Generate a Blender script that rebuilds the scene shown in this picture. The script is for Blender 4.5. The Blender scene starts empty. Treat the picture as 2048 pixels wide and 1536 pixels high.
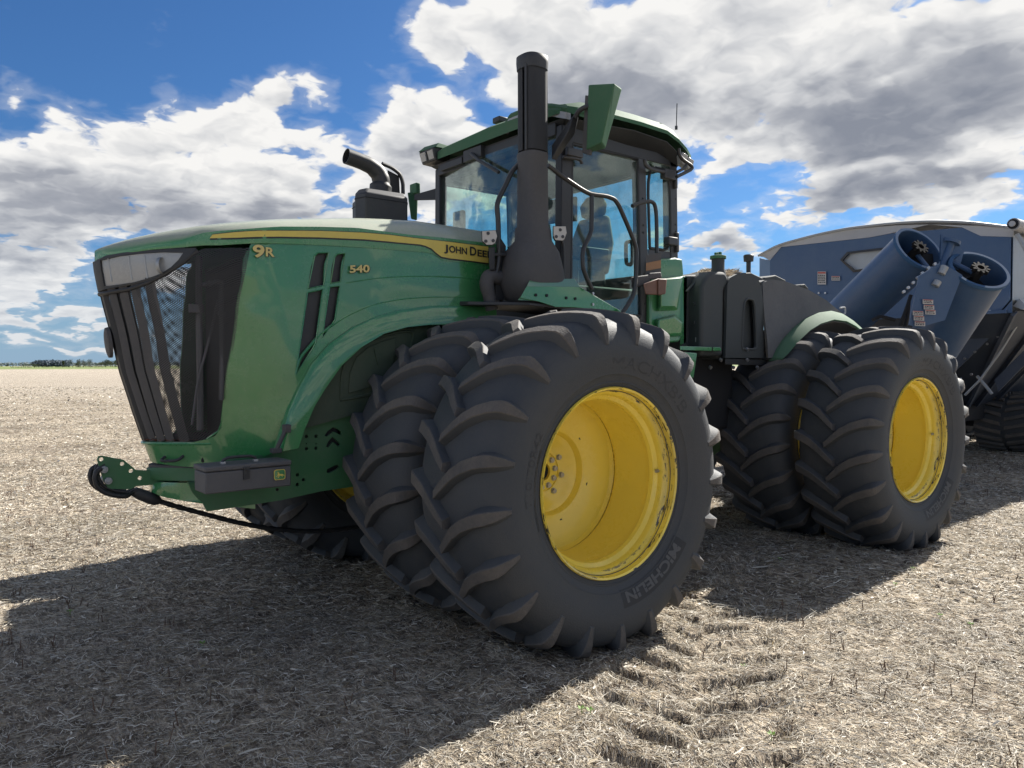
import bpy, bmesh, math, random
import numpy as np
from mathutils import Vector, Matrix, noise
from mathutils.geometry import delaunay_2d_cdt

R = math.radians
scene = bpy.context.scene
col = scene.collection
random.seed(7)
rng = np.random.default_rng(11)

# ------------------------------------------------------------------ camera
cam_data = bpy.data.cameras.new('camera')
cam = bpy.data.objects.new('camera', cam_data)
col.objects.link(cam)
cam_data.sensor_width = 36.0
cam_data.lens = 27.2748
cam_data.clip_start = 0.05
cam_data.clip_end = 20000.0
cam.matrix_world = Matrix(((0.781113, 0.019174, -0.624095, -3.259229), (-0.624378, 0.017961, -0.780915, -5.237627), (-0.003764, 0.999655, 0.026001, 1.654668), (0.000000, 0.000000, 0.000000, 1.000000)))
scene.camera = cam

# ------------------------------------------------------------------ sun, sky, exposure
SUN = Vector((1.20, 0.20, 1.0)).normalized()
sun_el = math.asin(SUN.z)
sun_az = math.atan2(SUN.x, SUN.y)
ld = bpy.data.lights.new('sun', 'SUN')
ld.energy = 5.0
ld.angle = R(0.5)
ld.color = (1.0, 0.95, 0.87)
lo = bpy.data.objects.new('sun', ld)
col.objects.link(lo)
lo.rotation_euler = (-SUN).to_track_quat('-Z', 'Y').to_euler()

vs = scene.view_settings
scene.display_settings.display_device = 'sRGB'
vs.view_transform = 'Standard'
vs.look = 'None'
vs.exposure = 1.08
vs.gamma = 1.0
vs.use_curve_mapping = False

world = bpy.data.worlds.new('World')
scene.world = world
world.use_nodes = True
wn = world.node_tree
wn.nodes.clear()


class NT:
    """small helper around a node tree"""
    def __init__(self, tree):
        self.t = tree

    def n(self, kind, inputs=None, **props):
        nd = self.t.nodes.new(kind)
        for k, v in props.items():
            setattr(nd, k, v)
        if inputs:
            for k, v in inputs.items():
                sock = nd.inputs[k]
                if isinstance(v, bpy.types.NodeSocket):
                    self.t.links.new(v, sock)
                else:
                    sock.default_value = v
        return nd

    def m(self, op, a, b=None, c=None, clamp=False):
        nd = self.t.nodes.new('ShaderNodeMath')
        nd.operation = op
        nd.use_clamp = clamp
        for i, v in enumerate((a, b, c)):
            if v is None:
                continue
            if isinstance(v, bpy.types.NodeSocket):
                self.t.links.new(v, nd.inputs[i])
            else:
                nd.inputs[i].default_value = v
        return nd.outputs[0]

    def vm(self, op, a, b=None, out=0):
        nd = self.t.nodes.new('ShaderNodeVectorMath')
        nd.operation = op
        for i, v in enumerate((a, b)):
            if v is None:
                continue
            if isinstance(v, bpy.types.NodeSocket):
                self.t.links.new(v, nd.inputs[i])
            else:
                nd.inputs[i].default_value = v
        return nd.outputs[out]

    def ss(self, v, lo_, hi_):
        nd = self.t.nodes.new('ShaderNodeMapRange')
        nd.interpolation_type = 'SMOOTHSTEP'
        self.t.links.new(v, nd.inputs['Value'])
        nd.inputs['From Min'].default_value = lo_
        nd.inputs['From Max'].default_value = hi_
        return nd.outputs[0]

    def mix(self, f, a, b, blend='MIX'):
        nd = self.t.nodes.new('ShaderNodeMix')
        nd.data_type = 'RGBA'
        nd.blend_type = blend
        for sock, v in ((nd.inputs[0], f), (nd.inputs[6], a), (nd.inputs[7], b)):
            if isinstance(v, bpy.types.NodeSocket):
                self.t.links.new(v, sock)
            else:
                sock.default_value = (*v, 1.0) if isinstance(v, tuple) and len(v) == 3 else v
        return nd.outputs[2]

    def noise(self, vec, scale, detail=4.0, rough=0.5, dim='3D', dist=0.0):
        nd = self.n('ShaderNodeTexNoise', {'Scale': scale, 'Detail': detail, 'Roughness': rough, 'Distortion': dist}, noise_dimensions=dim)
        if vec is not None:
            self.t.links.new(vec, nd.inputs['Vector'])
        return nd.outputs[0]


W = NT(wn)
tc = W.n('ShaderNodeTexCoord')
dirv = W.vm('NORMALIZE', tc.outputs['Generated'])
sky = W.n('ShaderNodeTexSky', sky_type='NISHITA', sun_disc=False, sun_elevation=sun_el, sun_rotation=sun_az,
          air_density=1.0, dust_density=0.6, ozone_density=2.5, altitude=100.0)
sep = W.n('ShaderNodeSeparateXYZ', {0: dirv})
az = W.m('ARCTAN2', sep.outputs[0], sep.outputs[1])
el = W.m('ARCSINE', sep.outputs[2])
uv = W.n('ShaderNodeCombineXYZ', {0: az, 1: el, 2: 0.0}).outputs[0]
# domain warp so that the cloud banks get ragged, billowing outlines
w1 = W.n('ShaderNodeTexNoise', {'Vector': dirv, 'Scale': 7.0, 'Detail': 3.0, 'Roughness': 0.6}, noise_dimensions='3D').outputs['Color']
warp = W.vm('MULTIPLY', W.vm('SUBTRACT', w1, (0.5, 0.5, 0.5)), (0.13, 0.10, 0.0))
uvw = W.vm('ADD', uv, warp)
# cloud banks: (azimuth, elevation, half width, half height, weight), angles in radians
BANKS = [(0.3756, 0.3042, 0.0600, 0.0450, 1.0000), (0.3349, 0.2703, 0.1100, 0.0500, 1.0000), (0.2574, 0.2464, 0.0900, 0.0400, 0.9000), (0.1459, 0.2259, 0.0800, 0.0350, 0.8000), (0.2147, 0.1958, 0.2000, 0.0650, 1.1000), (0.3513, 0.2092, 0.1300, 0.0600, 1.1000), (0.4098, 0.2008, 0.0900, 0.0500, 1.0000), (0.1400, 0.1565, 0.1300, 0.0450, 1.0000), (0.2833, 0.1645, 0.2400, 0.0500, 1.1000), (0.1114, 0.1249, 0.0800, 0.0300, 0.9000), (0.4640, 0.1792, 0.0600, 0.0400, 0.8000), (0.4996, 0.3596, 0.0300, 0.0110, 0.5000), (0.1140, 0.2674, 0.0350, 0.0300, 0.7000), (0.5711, 0.3094, 0.0700, 0.0450, 0.9000), (0.6154, 0.2814, 0.0600, 0.0500, 0.9000), (0.5268, 0.2705, 0.0500, 0.0300, 0.7000), (0.5453, 0.2297, 0.1000, 0.0500, 1.0000), (0.5199, 0.1929, 0.0900, 0.0400, 1.0000), (0.6471, 0.2491, 0.0800, 0.0600, 0.9000), (0.5970, 0.3905, 0.0500, 0.0450, 0.9000), (0.6670, 0.4074, 0.0900, 0.0600, 1.0000), (0.7560, 0.3737, 0.1400, 0.0900, 1.2000), (0.8500, 0.3584, 0.1700, 0.1000, 1.5000), (0.9586, 0.3814, 0.1800, 0.0800, 1.3000), (1.0608, 0.3587, 0.1200, 0.0500, 1.0000), (0.7368, 0.3241, 0.1000, 0.0600, 1.1000), (0.8501, 0.2970, 0.1200, 0.0500, 1.0000), (1.2084, 0.3635, 0.0800, 0.0350, 0.8000), (1.1355, 0.2862, 0.2200, 0.0800, 1.5000), (1.2277, 0.3020, 0.1000, 0.0800, 1.1000), (1.0504, 0.2835, 0.1100, 0.0600, 1.2000), (1.2095, 0.2600, 0.1200, 0.0600, 1.3000), (1.0997, 0.2041, 0.1400, 0.0400, 1.1000), (1.1861, 0.2059, 0.1300, 0.0600, 0.9000), (0.9295, 0.2405, 0.0500, 0.0300, 0.6000), (1.0283, 0.2387, 0.0600, 0.0300, 0.7000), (0.8932, 0.2102, 0.0500, 0.0220, 0.7000), (0.9297, 0.1576, 0.0700, 0.0300, 0.9000), (1.0059, 0.1918, 0.0500, 0.0200, 0.7000), (1.0400, 0.1692, 0.1200, 0.0200, 0.8000), (1.1865, 0.1684, 0.1600, 0.0300, 0.8000), (0.8995, 0.1161, 0.0500, 0.0200, 0.6000), (0.1041, 0.0951, 0.0450, 0.0280, 1.0000), (0.1319, 0.0966, 0.0250, 0.0150, 0.9000), (0.1151, 0.0714, 0.0600, 0.0200, 0.9000), (0.1624, 0.0593, 0.0700, 0.0130, 0.9000), (0.1239, 0.0434, 0.1100, 0.0100, 0.8500), (0.1770, 0.0428, 0.0600, 0.0080, 0.8000), (0.1098, 0.0268, 0.0800, 0.0070, 0.8000), (0.1618, 0.0190, 0.1000, 0.0060, 0.7500), (0.1728, 0.0904, 0.0500, 0.0300, 0.5000), (0.2393, 0.0989, 0.2000, 0.0200, 0.5000)]
dens = None
for (a0, e0, ra, re_, wgt) in BANKS:
    d = W.vm('SUBTRACT', uvw, (a0, e0, 0.0))
    d = W.vm('MULTIPLY', d, (1.0 / ra, 1.0 / re_, 0.0))
    L = W.vm('LENGTH', d, out=1)
    # soft hill: w * (1 - L/1.5)
    b = W.m('MULTIPLY_ADD', L, -wgt / 1.55, wgt)
    dens = b if dens is None else W.m('SMOOTH_MAX', dens, b, 0.25)
dens = W.m('MAXIMUM', dens, 0.0)
# elsewhere in the sky: the same kind of broken cumulus from plain noise
den = W.m('MAXIMUM', sep.outputs[2], 0.02)
plane = W.vm('DIVIDE', dirv, W.n('ShaderNodeCombineXYZ', {0: W.m('ADD', den, 0.12), 1: W.m('ADD', den, 0.12), 2: 1.0}).outputs[0])
gen = W.noise(plane, 1.15, 3.0, 0.5)
gen = W.m('MULTIPLY_ADD', gen, 4.2, -1.75)
ca = W.m('ABSOLUTE', W.m('SUBTRACT', az, 0.6742))
inw = W.m('MULTIPLY', W.m('SUBTRACT', 1.0, W.ss(ca, 0.60, 0.80)), W.m('SUBTRACT', 1.0, W.ss(el, 0.42, 0.56)))
field = W.n('ShaderNodeMix', {0: inw, 2: gen, 3: dens}, data_type='FLOAT').outputs[0]
# billows: fine noise, flattened towards the horizon
elv = W.m('MAXIMUM', el, 0.0)
# perspective of a flat cloud deck: cells shrink and flatten towards the horizon
psc = W.m('DIVIDE', 1.0, W.m('ADD', elv, 0.25))
bil_vec = W.n('ShaderNodeCombineXYZ', {0: W.m('MULTIPLY', sep.outputs[0], psc), 1: W.m('MULTIPLY', sep.outputs[1], psc), 2: W.m('MULTIPLY', elv, 0.8)}).outputs[0]
def billow(vec, det):
    nd = W.n('ShaderNodeTexVoronoi', {'Vector': vec, 'Scale': 4.4, 'Detail': det, 'Roughness': 0.52, 'Lacunarity': 2.15, }, voronoi_dimensions='2D', feature='F1', normalize=True)
    return W.m('SUBTRACT', 0.42, nd.outputs['Distance'])


wv = W.vm('MULTIPLY', W.vm('SUBTRACT', W.n('ShaderNodeTexNoise', {'Vector': bil_vec, 'Scale': 7.0, 'Detail': 3.0, 'Roughness': 0.6}, noise_dimensions='2D').outputs['Color'], (0.5, 0.5, 0.5)), (0.10, 0.10, 0.10))
bil_vec = W.vm('ADD', bil_vec, wv)
n1 = W.m('ADD', W.m('MULTIPLY', billow(bil_vec, 3.0), 0.85), W.m('MULTIPLY', W.noise(bil_vec, 11.0, 6.0, 0.52, dim='2D'), 0.55))
SS = Vector((-0.035, -0.035, 0.0))
bil2 = W.vm('ADD', bil_vec, tuple(SS))
n2 = W.m('ADD', W.m('MULTIPLY', billow(bil2, 3.0), 0.85), W.m('MULTIPLY', W.noise(bil2, 11.0, 3.0, 0.52, dim='2D'), 0.55))
n3 = W.noise(bil_vec, 2.7, 4.0, 0.55, dim='2D')
fld = W.m('ADD', field, W.m('MULTIPLY', W.m('SUBTRACT', n1, 0.45), 1.40))
fld = W.m('ADD', fld, W.m('MULTIPLY', W.m('SUBTRACT', n3, 0.5), 0.9))
alpha = W.ss(fld, 0.33, 0.50)
wisp = W.m('MULTIPLY', W.ss(fld, 0.08, 0.45), 0.22)
alpha = W.m('MAXIMUM', alpha, wisp)
sund = W.vm('DOT_PRODUCT', dirv, tuple(SUN), out=1)
DARK = [(0.2403, 0.1645, 0.2000, 0.0380, 0.9500), (0.1351, 0.1508, 0.1000, 0.0300, 0.8000), (0.3859, 0.1849, 0.1200, 0.0300, 0.8000), (0.1114, 0.1249, 0.0700, 0.0200, 0.7000), (0.8064, 0.3387, 0.1100, 0.0500, 0.8500), (0.9231, 0.3530, 0.0900, 0.0300, 0.5000), (0.8685, 0.3186, 0.1200, 0.0350, 0.8000), (1.1149, 0.2758, 0.1700, 0.0500, 1.0000), (1.2140, 0.2795, 0.1000, 0.0700, 0.8000), (1.0944, 0.1962, 0.1200, 0.0250, 0.9000), (1.1862, 0.2006, 0.1200, 0.0300, 0.7000), (0.9357, 0.1543, 0.0500, 0.0160, 0.8000), (0.5708, 0.2600, 0.0600, 0.0350, 0.5000), (0.5451, 0.2057, 0.0800, 0.0300, 0.5000), (1.0393, 0.2765, 0.1000, 0.0400, 0.8000), (0.1149, 0.0606, 0.0800, 0.0100, 0.5000)]
shade_ = None
for (a0, e0, ra, re_, wgt) in DARK:
    L = W.vm('LENGTH', W.vm('MULTIPLY', W.vm('SUBTRACT', uvw, (a0, e0, 0.0)), (1.0 / ra, 1.0 / re_, 0.0)), out=1)
    b = W.m('MULTIPLY_ADD', L, -wgt / 1.6, wgt)
    shade_ = b if shade_ is None else W.m('SMOOTH_MAX', shade_, b, 0.25)
shade_ = W.n('ShaderNodeMix', {0: inw, 2: W.m('MULTIPLY', W.m('SUBTRACT', field, 0.45), 1.0), 3: shade_}, data_type='FLOAT').outputs[0]
core = W.m('MULTIPLY', W.ss(W.m('ADD', shade_, W.m('MULTIPLY', W.m('SUBTRACT', n3, 0.5), 0.9)), 0.10, 0.95), 0.72)
core = W.m('ADD', core, W.m('MULTIPLY', W.ss(fld, 0.36, 1.3), 0.30))
# clouds lit from behind show grey bellies, those opposite the sun do not
core = W.m('MULTIPLY', core, W.m('MULTIPLY_ADD', W.ss(sund, -0.5, 0.4), 0.65, 0.35))
rel = W.m('MULTIPLY', W.m('SUBTRACT', n2, n1), 1.05)          # small scale relief, lit from the sun's side
core = W.m('ADD', core, W.m('MULTIPLY', rel, 1.0), clamp=True)
ccol = W.n('ShaderNodeValToRGB', {0: core})
cr = ccol.color_ramp
cr.elements[0].position = 0.0
cr.elements[0].color = (0.98, 0.97, 0.95, 1)
cr.elements[1].position = 1.0
cr.elements[1].color = (0.27, 0.295, 0.355, 1)
e = cr.elements.new(0.30); e.color = (0.70, 0.71, 0.73, 1)
e = cr.elements.new(0.65); e.color = (0.40, 0.42, 0.47, 1)
glow = W.m('MULTIPLY_ADD', W.ss(sund, 0.5, -0.9), 0.55, 1.0)      # clouds facing the sun are whiter than those lit from behind
cl = W.mix(1.0, ccol.outputs[0], (3.75, 3.75, 3.75), 'MULTIPLY')
cl = W.mix(1.0, cl, W.n('ShaderNodeCombineXYZ', {0: glow, 1: glow, 2: glow}).outputs[0], 'MULTIPLY')
# towards the horizon clouds lose contrast in the air
hz = W.m('SUBTRACT', 1.0, W.ss(el, 0.0, 0.20))
cl = W.mix(W.m('MULTIPLY', hz, 0.55), cl, (3.75 * 0.56, 3.75 * 0.62, 3.75 * 0.70))
skyc = W.mix(1.0, sky.outputs[0], (0.150, 0.265, 0.395), 'MULTIPLY')
hz2 = W.m('SUBTRACT', 1.0, W.ss(el, -0.02, 0.16))
skyc = W.mix(W.m('MULTIPLY', hz2, 0.75), skyc, (3.75 * 0.36, 3.75 * 0.52, 3.75 * 0.72))
alpha = W.m('MULTIPLY', alpha, W.ss(el, -0.01, 0.02))
final = W.mix(alpha, skyc, cl)
bg = W.n('ShaderNodeBackground', {'Color': final, 'Strength': 0.12})
W.n('ShaderNodeOutputWorld', {'Surface': bg.outputs[0]})
world.cycles.sampling_method = 'MANUAL'
world.cycles.sample_map_resolution = 512
scene.cycles.max_bounces = 6
scene.cycles.diffuse_bounces = 3
scene.cycles.glossy_bounces = 3
scene.cycles.transparent_max_bounces = 16

# ------------------------------------------------------------------ materials
MATS = {}


def mat(name, base, rough=0.5, metal=0.0, dust=0.0, dustcol=(0.30, 0.27, 0.22), var=0.0, var_scale=3.0, bump=0.0, bump_scale=60.0,
        coat=0.0, spec=0.5, updust=0.0, speck=0.0, streak=0.0, uplo=0.25, crough=0.12):
    m_ = bpy.data.materials.new(name)
    m_.use_nodes = True
    t = m_.node_tree
    t.nodes.clear()
    N = NT(t)
    oc = N.n('ShaderNodeTexCoord').outputs['Object']
    c = (*base, 1.0)
    colr = None
    if var > 0:
        v = N.noise(oc, var_scale, 5, 0.6)
        f = N.m('MULTIPLY_ADD', v, 2 * var, 1 - var)
        colr = N.mix(1.0, c, N.n('ShaderNodeCombineXYZ', {0: f, 1: f, 2: f}).outputs[0], 'MULTIPLY')
    src = colr if colr is not None else c
    rsock = rough
    if dust > 0 or updust > 0 or speck > 0 or streak > 0:
        big = N.noise(oc, 1.7, 6, 0.62)
        fine = N.noise(oc, 45.0, 4, 0.7)
        dm = N.m('MULTIPLY', N.ss(N.m('ADD', N.m('MULTIPLY', big, 0.75), N.m('MULTIPLY', fine, 0.25)), 0.30, 0.72), dust)
        if updust > 0:
            g = N.n('ShaderNodeNewGeometry')
            nz = N.n('ShaderNodeSeparateXYZ', {0: g.outputs['Normal']}).outputs[2]
            ud = N.m('MULTIPLY', N.ss(nz, uplo, 0.70 + uplo), N.m('MULTIPLY', N.m('MULTIPLY_ADD', fine, 0.6, 0.6), updust), clamp=True)
            dm = N.m('MAXIMUM', dm, ud)
        if speck > 0:
            sp = N.noise(oc, 28.0, 6, 0.75)
            sp = N.m('MULTIPLY', N.ss(sp, 0.60, 0.72), speck)
            dm = N.m('MAXIMUM', dm, sp)
        if streak > 0:
            mp = N.n('ShaderNodeMapping', {'Vector': oc, 'Scale': (30.0, 30.0, 2.0)}).outputs[0]
            st = N.m('MULTIPLY', N.ss(N.noise(mp, 1.0, 5, 0.7), 0.52, 0.75), streak)
            dm = N.m('MAXIMUM', dm, st)
        src = N.mix(dm, src, (*dustcol, 1.0))
        rsock = N.m('MULTIPLY_ADD', dm, 0.9 - rough, rough, clamp=True)
    ins = {'Base Color': src, 'Roughness': rsock, 'Metallic': metal, 'Specular IOR Level': spec, 'Coat Weight': coat, 'Coat Roughness': crough}
    b = N.n('ShaderNodeBsdfPrincipled', ins)
    if bump > 0:
        bn = N.n('ShaderNodeBump', {'Height': N.noise(oc, bump_scale, 4, 0.6), 'Strength': bump, 'Distance': 0.01})
        t.links.new(bn.outputs[0], b.inputs['Normal'])
    N.n('ShaderNodeOutputMaterial', {'Surface': b.outputs[0]})
    MATS[name] = m_
    return m_


GREEN = mat('green_paint', (0.030, 0.215, 0.064), 0.20, dust=0.24, dustcol=(0.17, 0.20, 0.15), updust=0.65, spec=0.6, coat=1.0, speck=0.12, crough=0.04)
GREENH = mat('green_hood_paint', (0.030, 0.215, 0.064), 0.20, dust=0.24, dustcol=(0.36, 0.37, 0.30), updust=1.0, spec=0.6, coat=0.5, speck=0.10, uplo=0.08)
GREEN2 = mat('green_paint_dusty', (0.026, 0.150, 0.052), 0.45, dust=0.50, dustcol=(0.12, 0.15, 0.11), updust=0.8, speck=0.25)
GREENR = mat('green_roof_plastic', (0.045, 0.135, 0.072), 0.6, dust=0.5, dustcol=(0.13, 0.17, 0.12), updust=0.6, spec=0.15)
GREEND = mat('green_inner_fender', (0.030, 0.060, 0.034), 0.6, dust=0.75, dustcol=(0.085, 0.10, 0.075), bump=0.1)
YEL = mat('yellow_paint', (0.95, 0.71, 0.085), 0.24, dust=0.14, dustcol=(0.60, 0.48, 0.16), coat=0.4, speck=0.22)


def scuff(m_):
    """black scuffs and chips round the outer bead of the rim"""
    t = m_.node_tree
    N = NT(t)
    b = [n for n in t.nodes if n.type == 'BSDF_PRINCIPLED'][0]
    old = b.inputs['Base Color'].links[0].from_socket
    oc = N.n('ShaderNodeTexCoord').outputs['Object']
    sp = N.n('ShaderNodeSeparateXYZ', {0: oc})
    rr = N.m('SQRT', N.m('ADD', N.m('MULTIPLY', sp.outputs[0], sp.outputs[0]), N.m('MULTIPLY', sp.outputs[2], sp.outputs[2])))
    band = N.m('MULTIPLY', N.ss(rr, 0.505, 0.53), N.m('GREATER_THAN', N.m('ABSOLUTE', sp.outputs[1]), 0.2))
    nz = N.noise(N.n('ShaderNodeMapping', {'Vector': oc, 'Scale': (9.0, 45.0, 9.0)}).outputs[0], 1.0, 6, 0.7)
    hole = N.m('MULTIPLY', N.ss(nz, 0.565, 0.60), band)
    soil = N.m('MULTIPLY', N.ss(N.noise(oc, 2.0, 3, 0.6), 0.4, 0.6), N.m('MULTIPLY', band, 0.45))
    c1 = N.mix(soil, old, (0.30, 0.24, 0.10))
    c2 = N.mix(hole, c1, (0.045, 0.04, 0.035))
    t.links.new(c2, b.inputs['Base Color'])


scuff(YEL)
YDEC = mat('yellow_decal', (0.70, 0.55, 0.10), 0.35, dust=0.35, dustcol=(0.35, 0.30, 0.14))
GOLD = mat('gold_decal', (0.62, 0.50, 0.18), 0.35)
BLKD = mat('black_decal', (0.015, 0.017, 0.02), 0.4)
BLK = mat('black_plastic', (0.022, 0.024, 0.027), 0.45, dust=0.25, dustcol=(0.10, 0.10, 0.10), updust=0.5)
BLKM = mat('black_matte', (0.012, 0.013, 0.016), 0.8)
GRYP = mat('grey_dusty_plastic', (0.055, 0.055, 0.058), 0.62, dust=0.75, dustcol=(0.115, 0.108, 0.104), updust=0.5, bump=0.35, bump_scale=220)
TOOLB = mat('toolbox_plastic', (0.085, 0.085, 0.090), 0.6, dust=0.6, dustcol=(0.15, 0.145, 0.14), updust=0.5, bump=0.3, bump_scale=200)
TANK = mat('tank_plastic', (0.030, 0.036, 0.038), 0.55, dust=0.35, dustcol=(0.085, 0.09, 0.088), updust=0.8, bump=0.15, bump_scale=150)
FENP = mat('fender_plastic', (0.065, 0.068, 0.073), 0.6, dust=0.7, dustcol=(0.17, 0.17, 0.17), updust=0.7, speck=0.5, bump=0.2, bump_scale=120)
RUB = mat('tyre_rubber', (0.035, 0.041, 0.049), 0.60, dust=0.55, dustcol=(0.085, 0.083, 0.080), bump=0.25, bump_scale=120, speck=0.1)
RUBT = mat('tyre_lug_rubber', (0.055, 0.055, 0.056), 0.7, dust=0.95, dustcol=(0.150, 0.130, 0.112), bump=0.5, bump_scale=90, speck=0.4)
RUBD = mat('raised_rubber', (0.040, 0.043, 0.048), 0.75)
RUBL = mat('sidewall_lettering', (0.085, 0.087, 0.090), 0.7)
RUBP = mat('sidewall_plate', (0.020, 0.022, 0.026), 0.6)
MET = mat('zinc_bolt', (0.45, 0.45, 0.46), 0.38, metal=0.9)
STEEL = mat('galvanised_steel', (0.36, 0.38, 0.40), 0.42, metal=0.5, dust=0.4, dustcol=(0.30, 0.30, 0.28), streak=0.4)
ALU = mat('cab_trim_metal', (0.060, 0.060, 0.062), 0.4, metal=0.2, updust=0.6, dustcol=(0.2, 0.18, 0.16))
TUBE = mat('handrail_steel', (0.040, 0.040, 0.040), 0.35, metal=0.3, updust=0.8, dustcol=(0.20, 0.18, 0.15))
BLUEM = mat('blue_paint_matte', (0.035, 0.095, 0.20), 0.7, dust=0.5, dustcol=(0.09, 0.13, 0.19), spec=0.15)
DSTEEL = mat('dark_steel', (0.028, 0.027, 0.026), 0.6, metal=0.3, dust=0.5, dustcol=(0.045, 0.042, 0.04), spec=0.1)
BLUE = mat('blue_paint', (0.026, 0.070, 0.160), 0.38, dust=0.5, dustcol=(0.10, 0.145, 0.21), updust=0.15, speck=0.30, coat=0.2)
BLUED = mat('blue_paint_dark', (0.022, 0.034, 0.060), 0.5, dust=0.6, dustcol=(0.085, 0.095, 0.11), speck=0.3)
TARP = mat('tarp_vinyl', (0.42, 0.42, 0.43), 0.6, dust=0.5, dustcol=(0.32, 0.31, 0.30), bump=0.2, bump_scale=20)
LENS = mat('lamp_lens', (0.36, 0.37, 0.37), 0.14, dust=0.45, dustcol=(0.22, 0.22, 0.21), coat=0.5, streak=0.25)
LAMPW = mat('work_lamp_face', (0.55, 0.53, 0.50), 0.3, dust=0.5, dustcol=(0.4, 0.37, 0.33))
AMB = mat('dirty_amber_lens', (0.17, 0.075, 0.045), 0.45, dust=0.7, dustcol=(0.10, 0.075, 0.065))
ORNG = mat('orange_reflector', (0.30, 0.15, 0.06), 0.5, dust=0.4, dustcol=(0.16, 0.12, 0.09))
SEATF = mat('seat_fabric', (0.12, 0.12, 0.12), 0.9, bump=0.2)
INTER = mat('cab_interior_plastic', (0.030, 0.032, 0.034), 0.75)
WHITE = mat('white_sticker', (0.55, 0.53, 0.50), 0.6, dust=0.5, dustcol=(0.30, 0.24, 0.20), speck=0.6)
RED = mat('red_sticker', (0.45, 0.08, 0.06), 0.6)
STRAWM = mat('straw_debris', (0.55, 0.47, 0.36), 0.9, var=0.5, var_scale=30)
CABLE = mat('wire_rope', (0.030, 0.031, 0.033), 0.5, metal=0.3)


def glass(name, tint, refl=1.0, rough=0.02, dirt=0.05):
    m_ = bpy.data.materials.new(name)
    m_.use_nodes = True
    t = m_.node_tree
    t.nodes.clear()
    N = NT(t)
    oc = N.n('ShaderNodeTexCoord').outputs['Object']
    tr = N.n('ShaderNodeBsdfTransparent', {'Color': (*tint, 1.0)})
    gl = N.n('ShaderNodeBsdfGlossy', {'Color': (0.95, 1.0, 1.0, 1.0), 'Roughness': rough})
    bn = N.n('ShaderNodeBump', {'Height': N.noise(oc, 1.6, 1, 0.5), 'Strength': 0.04, 'Distance': 0.03})
    t.links.new(bn.outputs[0], gl.inputs['Normal'])
    g_ = N.n('ShaderNodeNewGeometry')
    cs_ = N.m('ABSOLUTE', N.vm('DOT_PRODUCT', g_.outputs['Incoming'], g_.outputs['Normal'], out=1))
    f = N.m('MULTIPLY_ADD', N.m('POWER', N.m('SUBTRACT', 1.0, cs_, clamp=True), 4.0), 0.85, 0.05)
    f = N.m('MULTIPLY', f, refl, clamp=True)
    mx = N.n('ShaderNodeMixShader', {0: f, 1: tr.outputs[0], 2: gl.outputs[0]})
    df = N.n('ShaderNodeBsdfDiffuse', {'Color': (0.30, 0.31, 0.30, 1.0)})
    dm = N.m('MULTIPLY', N.ss(N.noise(oc, 6.0, 6, 0.7), 0.35, 0.75), dirt)
    mx2 = N.n('ShaderNodeMixShader', {0: dm, 1: mx.outputs[0], 2: df.outputs[0]})
    N.n('ShaderNodeOutputMaterial', {'Surface': mx2.outputs[0]})
    return m_


GLASS = glass('cab_glass', (0.86, 0.965, 0.92), 1.3, dirt=0.16)
WGLASS = glass('cart_window_glass', (0.45, 0.52, 0.55), 2.0, dirt=0.6)


def perforated(name, colour, spacing, open_):
    m_ = bpy.data.materials.new(name)
    m_.use_nodes = True
    t = m_.node_tree
    t.nodes.clear()
    N = NT(t)
    oc = N.n('ShaderNodeTexCoord').outputs['Object']
    s = N.n('ShaderNodeSeparateXYZ', {0: oc})
    k = 2 * math.pi / spacing
    a = N.m('SINE', N.m('MULTIPLY', s.outputs[1], k))
    b = N.m('SINE', N.m('MULTIPLY', s.outputs[2], k))
    v = N.m('MULTIPLY', a, b)
    hole = N.m('GREATER_THAN', v, open_)
    tr = N.n('ShaderNodeBsdfTransparent')
    p = N.n('ShaderNodeBsdfPrincipled', {'Base Color': (*colour, 1.0), 'Roughness': 0.5})
    mx = N.n('ShaderNodeMixShader', {0: hole, 1: p.outputs[0], 2: tr.outputs[0]})
    N.n('ShaderNodeOutputMaterial', {'Surface': mx.outputs[0]})
    return m_


MESHM = perforated('perforated_screen', (0.030, 0.032, 0.036), 0.0125, 0.06)

# ------------------------------------------------------------------ mesh helpers


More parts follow.
